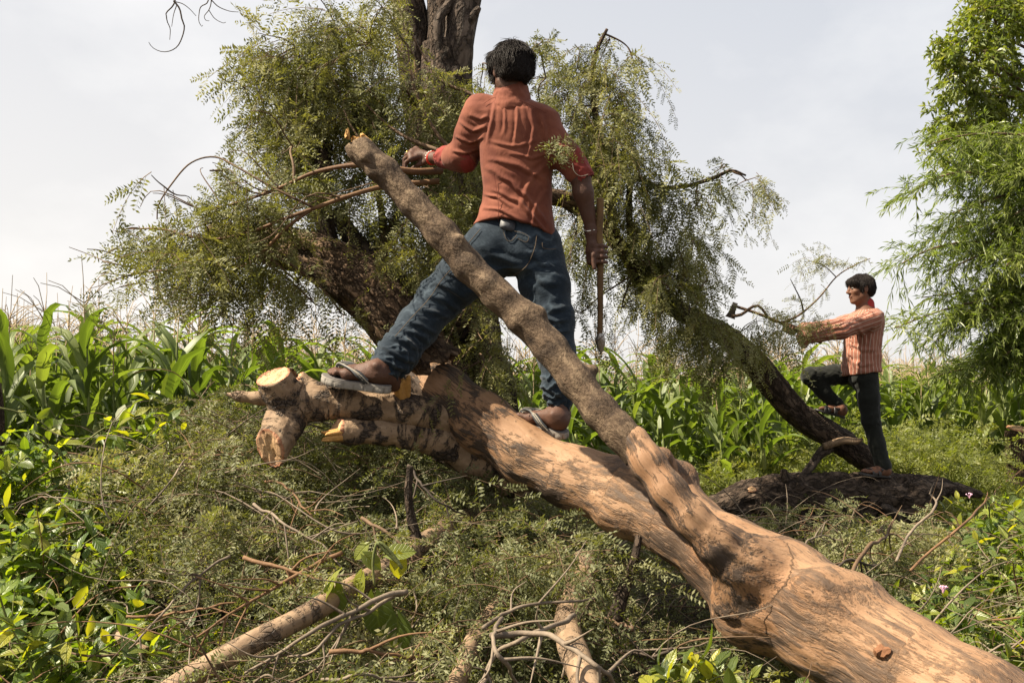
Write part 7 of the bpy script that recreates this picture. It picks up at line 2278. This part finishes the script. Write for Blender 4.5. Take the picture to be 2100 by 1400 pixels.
def ring(c, axis, R, r, mat, name, parent=man, sx=1.0, n=26):
    axis = nz(axis); a = nz(np.cross(axis, [0.2, 0.1, 1])); b = np.cross(axis, a)
    th = np.linspace(0, 2 * math.pi, n)
    pts = c + R * (np.outer(np.cos(th), a) * sx + np.outer(np.sin(th), b))
    V, F = tubes([pts], [r], [r], 7)
    return part(name, V, F, M[mat], parent)
ring(p(1212, 470, 4.12), RWR - REL + np.array([0, 0.05, 0]), .030, .0035, 'silver', 'bangle')
wd = LWR - LEL
ring(LWR + nz(wd) * 0.002, wd, .0285, .0028, 'thread_red', 'wrist_thread')
ring(LWR + nz(wd) * 0.008 + np.array([0, 0, -.002]), wd + np.array([0, 0, .04]), .0285, .0024, 'thread_red', 'wrist_thread')
def beads():
    A = Acc(); ax = nz(wd); a = nz(np.cross(ax, [0.2, 0.1, 1])); b = np.cross(ax, a)
    for k in range(16):
        t = k / 16 * 6.283
        c = LWR + ax * 0.014 + .0285 * (math.cos(t) * a + math.sin(t) * b)
        s = np.array([[0, 0, 1], [1, 0, 0], [0, 1, 0], [-1, 0, 0], [0, -1, 0], [0, 0, -1.0]]) * .0052
        A.add(c + s, [np.array([[0, 1, 2], [0, 2, 3], [0, 3, 4], [0, 4, 1], [5, 2, 1], [5, 3, 2], [5, 4, 3], [5, 1, 4]])])
    A.part('bead_bracelet', M['bead_white'], man)
beads()
ring(p(838, 314, 4.51), p(833, 318, 4.50) - p(846, 311, 4.46), .0108, .0022, 'gold', 'finger_ring')

# the long-handled tool in his right hand
tool = thing('long_tool', p(1232, 728, 4.105), 'long wooden-handled tool with a pointed steel tip, held upright in the man\'s right hand', 'tool')
hp = np.array([p(1231, 407, 4.105), p(1231, 440, 4.105), p(1229, 480, 4.105), p(1231, 522, 4.105), p(1231, 580, 4.105), p(1231, 640, 4.105), p(1230, 694, 4.105)])
V, F, lc = tube(cr(hp, 50), np.interp(np.linspace(0, 1, 50), [0, .1, .3, .6, 1], [.0150, .0145, .0143, .0133, .0112]), 16, 0.07, (30, 30, 9), False, 4)
part('handle', V, F, M['handle_wood'], tool, {'lc': lc})
V, F, lu = disc(p(1231, 406.5, 4.105), (0.02, -0.25, 1), .0165, .0165, np.array([0, 1.0, 0]), .003, 16, 1)
part('handle_end', V, F, M['twig_brown'], tool)
def spear():
    n, m = 14, 20
    V = []
    prof = [(684, .0135, .0135), (688, .0165, .0150), (694, .0195, .0150), (700, .0200, .0135), (706, .0180, .0115), (712, .0140, .0090), (718, .0095, .0065), (724, .0048, .0040), (729, .0010, .0010)]
    for v, rx, ry in prof:
        c = p(1231 + (v - 684) * 0.04, v, 4.105)
        for j in range(m):
            a = 2 * math.pi * j / m
            V.append(c + np.array([rx * math.cos(a), ry * math.sin(a) * (1 - .25 * abs(math.cos(a))), 0]))
    V = np.array(V); k = len(prof)
    i = np.arange(k - 1)[:, None] * m; j = np.arange(m)[None]; j2 = (j + 1) % m
    return V, [np.stack([i + j, i + m + j, i + m + j2, i + j2], -1).reshape(-1, 4)]
V, F = spear(); part('steel_tip', V, F, M['steel'], tool)
V, F = tubes([cr(np.array([p(1221, 700, 4.09), p(1236, 690, 4.08), p(1243, 675, 4.09), p(1240, 640, 4.1), p(1245, 620, 4.1)]), 16)], [.0018], [.001], 4)
part('binding', V, F, M['twig_brown'], tool)

# sprig of leaves caught on his right sleeve
sp = thing('leaf_sprig', p(1155, 330, 4.02), 'small sprig of grey-green leaves hanging against the man\'s right sleeve', 'sprig')
fo = Foliage()
for i in range(10):
    o = p(1150 + rng.normal(0, 8), 292 + rng.normal(0, 7), 4.02 + rng.normal(0, .01))
    fo.spray(o, np.array([rng.normal(0.1, 0.7), -0.15, rng.normal(-0.5, 0.5)]), rng.uniform(.04, .07), 0.5, 7, (0.030, 0.045), 0.001, 0.1, -0.2)
V, F, r = fo.leaf_mesh(4, 0.036, 0.0105, False); part('leaves', V, F, M['cut_leaf'], sp, {'rnd': r}, kind='stuff')
V, F = fo.twig_mesh(False); part('twigs', V, F, M['twig_green'], sp, kind='stuff')

# ================================================================== the boy on the dark log
DB = 6.75
boy = thing('person', P(1790, 985, DB), 'boy in orange striped shirt and dark trousers wielding an axe on the dark log', 'person')
b_ = lambda u, v, d=DB: P(u, v, d)
BC = b_(1764, 592, DB); BF = np.array([-0.98, -0.16, -0.06]); BS = 0.86
SHL, ELL, WRL = b_(1788, 656, 6.63), b_(1728, 678, 6.55), b_(1660, 690, 6.56)
SHR, ELR, WRR = b_(1758, 655, 6.90), b_(1700, 672, 6.78), b_(1640, 676, 6.64)
HS, KS, AS = b_(1776, 772, 6.70), b_(1786, 862, 6.64), b_(1812, 960, 6.58)
HB, KB, AB = b_(1762, 768, 6.86), b_(1656, 768, 6.84), b_(1722, 838, 6.84)
def boy_all():
    S = Solid(0.02)
    q, A = head_prims(S, BC, BF, BS)
    S.c(BC + np.array([.012, 0, -.05]), b_(1778, 650), .045, .052, 0.03)
    S.c(b_(1776, 655), b_(1768, 760), .085, .085, 0.05); S.c(SHL, SHR, .035, .035, 0.05)
    for s_, e, w in ((SHL, ELL, WRL), (SHR, ELR, WRR)):
        S.c(s_, e, .036, .03, 0.02); S.c(e, w, .03, .021, 0.02)
    for h, k, a in ((HS, KS, AS), (HB, KB, AB)):
        S.c(h, k + np.array([.012, 0, -.006]), .045, .034, 0.02); S.c(k + np.array([.012, 0, -.006]), a, .034, .027, 0.02)
    f1 = nz(b_(1768, 972, 6.53) - b_(1822, 976, 6.59)); n1 = np.array([0, -.15, 1.0])
    h1 = b_(1822, 974, 6.585)
    f2 = nz(b_(1676, 842, 6.80) - b_(1730, 856, 6.83)); n2 = np.array([.25, -.1, 1.0]); h2 = b_(1731, 853, 6.83)
    foot_prims(S, h1, f1, n1, .200, 1, AS + np.array([.0, 0, -.012])); foot_prims(S, h2, f2, n2, .200, -1, AB + np.array([.012, 0, -.010]))
    ax = nz(b_(1668, 690, 6.57) - b_(1504, 627, 6.62))
    for w, c in ((WRL, b_(1648, 686, 6.575)), (WRR, b_(1622, 672, 6.585))):
        pc, a_, o_, w_ = grip(S, c, ax, np.array([0.25, -0.35, -0.9]) if w is WRL else np.array([0.3, 0.5, -0.8]), .011, 0.95)
        S.c(w, pc, .021, .019, 0.015)
        S.c(pc - ax * .02, c - ax * .035 + np.array([0, 0, .02]), .012, .009, 0.008)
    V, F = S.mesh(0.0046, 1)
    part('body', V, F, M['skin_boy'], boy)
    face_parts(q, A, BS, boy)
    hair_mass('hair', BC + np.array([.003, 0, -.003]), A, BS * 0.955, boy, 'hair_brown', 'bowl')
    for nm, (h, f, n, L, sd) in {'a': (h1, f1, n1, .212, 1), 'b': (h2, f2, n2, .212, -1)}.items():
        n = nz(n - f * np.dot(n, f)); l = np.cross(n, f)
        V, F = sole_mesh(h, f, n, L, sd, .016, False, .02)
        so = part('sandal', V, F, M['leather_black'], boy)
        qq = lambda a, b, d: h + L * (a * f + b * l * sd + d * n)
        for a0, a1, hh in ((.62, .66, .165), (.40, .44, .24), (.74, .60, .165)):
            V, F = band([qq(a0, -.175, .0), qq(a0, -.165, .10), qq((a0 + a1) / 2, -.02, hh), qq(a1, .155, .09), qq(a1, .175, .0)], f, np.full(18, .024), .007)
            part('strap', V, F, M['leather_black'], so)
        V, F = band([qq(.40, -.15, .16), qq(.18, -.135, .20), qq(-.02, 0, .20), qq(.18, .135, .20), qq(.40, .15, .16)], n, np.full(18, .018), .006)
        part('strap', V, F, M['leather_black'], so)
    # shirt
    S = Solid(0.04)
    rows = [(636, 1776, 20, .085), (648, 1774, 34, .125), (668, 1772, 37, .140), (695, 1770, 36, .130), (720, 1768, 36, .128), (745, 1767, 36, .140), (766, 1767, 36, .150)]
    yaw = math.radians(9)
    z, cx, cy, rx, ry = zip(*[(b_(u, v)[2], b_(u, v)[0], DB * CP, hw / FPX * DB, t) for v, u, hw, t in rows])
    cy = [b_(0, v)[1] for v, *_ in rows]
    S.st(z, cx, cy, rx, ry, yaw, 0.02, (0.12, 0), power=2.3)
    S.c(SHL, SHR, .050, .050, 0.04)
    arms = []
    for s_, e, w, r in ((SHL, ELL, WRL, (.062, .052, .048)), (SHR, ELR, WRR, (.058, .050, .046))):
        S.c(s_, e, r[0], r[1], 0.03); S.c(e, e + .86 * (w - e), r[1], r[2], 0.02)
        arms += [(s_, e, .055), (e, w, .048)]
    S.c(WRL + (WRL - ELL) * .0, WRL + (WRL - ELL) * .4, .032, .03, 0.003, sub=True)
    V, F = S.mesh(0.0055, 2)
    tb = [(b_(1776, 640), b_(1767, 764), .115)]
    bi, bt, lc = bone_param(V, tb + arms)
    th = np.arctan2((V[:, 1] - np.interp(V[:, 2], z[::-1], cy[::-1])) / 1.1, (V[:, 0] - np.interp(V[:, 2], z[::-1], cx[::-1])))
    su = np.where(bi == 0, np.mod(th + 0.15, 2 * math.pi) * 0.125, np.arctan2(lc[:, 1], lc[:, 0]) * 0.052)
    N = vnormals(V, F)
    d = 0.0075 * (0.4 - np.abs(fbm(V * np.array([10, 10, 12]), 2, 71))) + 0.0012 * (0.4 - np.abs(fbm(V * 28, 2, 72)))
    zl = sstep(b_(0, 705)[2], b_(0, 760)[2], V[:, 2])
    d += (bi == 0) * (0.000 + 0.002 * zl) * np.sin(V @ nz(np.array([0.5, 0, 1.0])) * 85 + 2.5 * fbm(V * 7, 2, 73)) * (V[:, 2] < b_(0, 700)[2])
    d += creases(V, N, [([(1740, 700), (1770, 720), (1800, 715)], 4, .008), ([(1738, 740), (1765, 748), (1795, 738)], 4, .008), ([(1800, 665), (1785, 690), (1790, 725)], 4, .008), ([(1755, 670), (1775, 690), (1782, 720)], 4, .006),
        ([(1700, 675), (1725, 672), (1752, 660)], 3.5, .007), ([(1680, 690), (1705, 692), (1730, 682)], 3.5, .006), ([(1745, 650), (1768, 660), (1790, 650)], 4, .006)])
    V = V + N * d[:, None]
    sh = part('shirt', V, F, M['shirt_stripe'], boy, {'su': su})
    C = Solid(0.01)
    C.chain([b_(1777, 624, 6.75), b_(1776, 644, 6.75)], [.052, .064], 0.01); C.c(b_(1765, 600), b_(1776, 634), .045, .046, 0.004, sub=True)
    C.e(b_(1757, 624, 6.70), np.eye(3), (.04, .045, .04), 0.01, sub=True)
    Vc, Fc = C.mesh(0.004, 1); part('collar', Vc, Fc, M['collar_red'], sh)
    C = Solid(0.008); C.c(b_(1664, 690, 6.56), b_(1645, 690, 6.57), .046, .049, .005); C.c(b_(1652, 690, 6.565), b_(1620, 688, 6.57), .038, .045, .003, sub=True); C.e(b_(1648, 706, 6.55), np.eye(3), (.03, .012, .03), .02)
    Vc, Fc = C.mesh(0.0042, 1); Vc, _ = cloth(Vc, Fc, 0.004, (30, 30, 30), 4)
    part('cuff', Vc, Fc, M['shirt_stripe'], sh, {'su': np.arctan2(Vc[:, 2] - WRL[2], Vc[:, 1] - WRL[1]) * .05})
    for k, v in enumerate((672, 692, 712, 730)):
        t = front_depth(V, 1744, v)
        if t:
            c = CAM + nz(P(1744, v, 1) - CAM) * (t - .002)
            Bn = Solid(.001); Bn.e(c, np.eye(3), (.006, .004, .006)); Vb, Fb = Bn.mesh(.002, 1); part('button', Vb, Fb, M['cuff_red'], sh)
    # trousers
    S = Solid(0.03)
    S.c(b_(1768, 774, 6.70), b_(1766, 774, 6.82), .086, .082, 0.03)
    bl = []
    def leg(pts, rads):
        S.chain(pts, rads, 0.025)
        for i in range(len(pts) - 1): bl.append((pts[i], pts[i + 1], .5 * (rads[i] + rads[i + 1])))
    leg([HS, HS + .5 * (KS - HS), KS, KS + .5 * (AS - KS), AS + np.array([-.002, 0, .015])], [.080, .073, .058, .051, .053])
    leg([HB, HB + .5 * (KB - HB), KB + np.array([.02, 0, -.01]), KB + .5 * (AB - KB), AB + np.array([-.012, 0, .022])], [.076, .066, .059, .050, .046])
    S.c(AS + np.array([0, 0, -.045]), AS + np.array([0, 0, -.2]), .05, .05, 0.003, sub=True)
    V, F = S.mesh(0.0055, 2)
    bi, bt, lc = bone_param(V, bl); N = vnormals(V, F)
    thh = np.arctan2(lc[:, 1], lc[:, 0])
    f = np.sin(lc[:, 2] * 100 + 3 * fbm(np.c_[np.cos(thh) * 2, np.sin(thh) * 2, lc[:, 2] * 8], 3, 81))
    V = V + N * (0.003 * f * sstep(-.3, .5, fbm(V * 7, 2, 82)) + 0.005 * (0.4 - np.abs(fbm(V * 10, 3, 83))))[:, None]
    part('trousers', V, F, M['trousers_dark'], boy, {'lc': lc, 'ridge': np.clip(f, -.3, 1) * .5})
boy_all()

axe = thing('axe', b_(1505, 627, 6.62), 'long-handled axe the boy holds in both hands, its head at the hanging foliage', 'axe')
hp = cr(np.array([b_(1506, 627, 6.62), b_(1560, 645, 6.60), b_(1610, 666, 6.59), b_(1648, 685, 6.575), b_(1685, 703, 6.56)]), 40)
V, F, lc = tube(hp, np.linspace(.0095, .0115, 40), 12, 0.07, (40, 40, 15), False, 6); part('handle', V, F, M['twig_brown'], axe)
def axehead():
    ax = nz(hp[0] - hp[5]); dn = nz(np.array([0.0, 0.25, -1.0]) - ax * np.dot([0, .25, -1.0], ax)); sd = np.cross(ax, dn)
    c = hp[0]
    prof = [(-.022, .016, .012), (0, .018, .013), (.03, .018, .010), (.06, .026, .006), (.085, .034, .0015)]
    V = []
    for d, w, t in prof:
        for a, b in ((-1, -1), (1, -1), (1, 1), (-1, 1)):
            V.append(c + dn * d + ax * a * w + sd * b * t)
    V = np.array(V); k = len(prof); F = []
    for i in range(k - 1):
        for j in range(4): F.append([i * 4 + j, i * 4 + (j + 1) % 4, (i + 1) * 4 + (j + 1) % 4, (i + 1) * 4 + j])
    F.append([0, 3, 2, 1]); F.append([(k - 1) * 4 + j for j in range(4)])
    return V, [np.array(F)]
V, F = axehead(); part('axe_head', V, F, M['steel'], axe, flat=True)

# cut branch hanging over the boy's arms
cb = thing('cut_spray', b_(1590, 650, 6.5), 'thin cut branch with sparse leaves bent up in front of the boy against the sky', 'branch')
fo = Foliage()
ln_ = [[(1500, 648, 6.5), (1520, 645, 6.5), (1545, 628, 6.5), (1560, 630, 6.5), (1580, 655, 6.5), (1605, 660, 6.5), (1640, 645, 6.5), (1680, 610, 6.5), (1715, 568, 6.5), (1750, 545, 6.5), (1785, 530, 6.5)],
       [(1648, 640, 6.5), (1642, 615, 6.48), (1630, 590, 6.46), (1621, 572, 6.45)], [(1715, 568, 6.5), (1690, 545, 6.5), (1660, 535, 6.5)], [(1600, 660, 6.5), (1640, 658, 6.5), (1650, 640, 6.5)], [(1610, 660, 6.5), (1600, 690, 6.5), (1595, 735, 6.5)]]
for k, l in enumerate(ln_):
    q = cr(PL(l), 36); fo.br.setdefault('twig_brown' if k != 1 else 'twig_dark', []).append((q, (.011, .007, .004, .005, .004)[k], .0025))
for (u, v, n) in [(1720, 548, 10), (1745, 535, 8), (1700, 530, 9), (1660, 535, 6), (1680, 590, 4), (1770, 540, 5), (1620, 630, 4), (1655, 665, 7), (1680, 660, 8), (1640, 705, 5), (1600, 640, 5), (1570, 620, 4), (1595, 700, 6), (1630, 650, 4), (1690, 655, 5)]:
    for i in range(n):
        o = b_(u + rng.normal(0, 12), v + rng.normal(0, 9), 6.48 + rng.normal(0, .04))
        fo.spray(o, np.array([rng.normal(0, 1), rng.normal(0, .5), rng.normal(-.2, .6)]), rng.uniform(.06, .14), .5, 6, (.05, .085), .0012)
fo.finish(cb, 'acacia_leaf', 6, 0.022, 0.007)
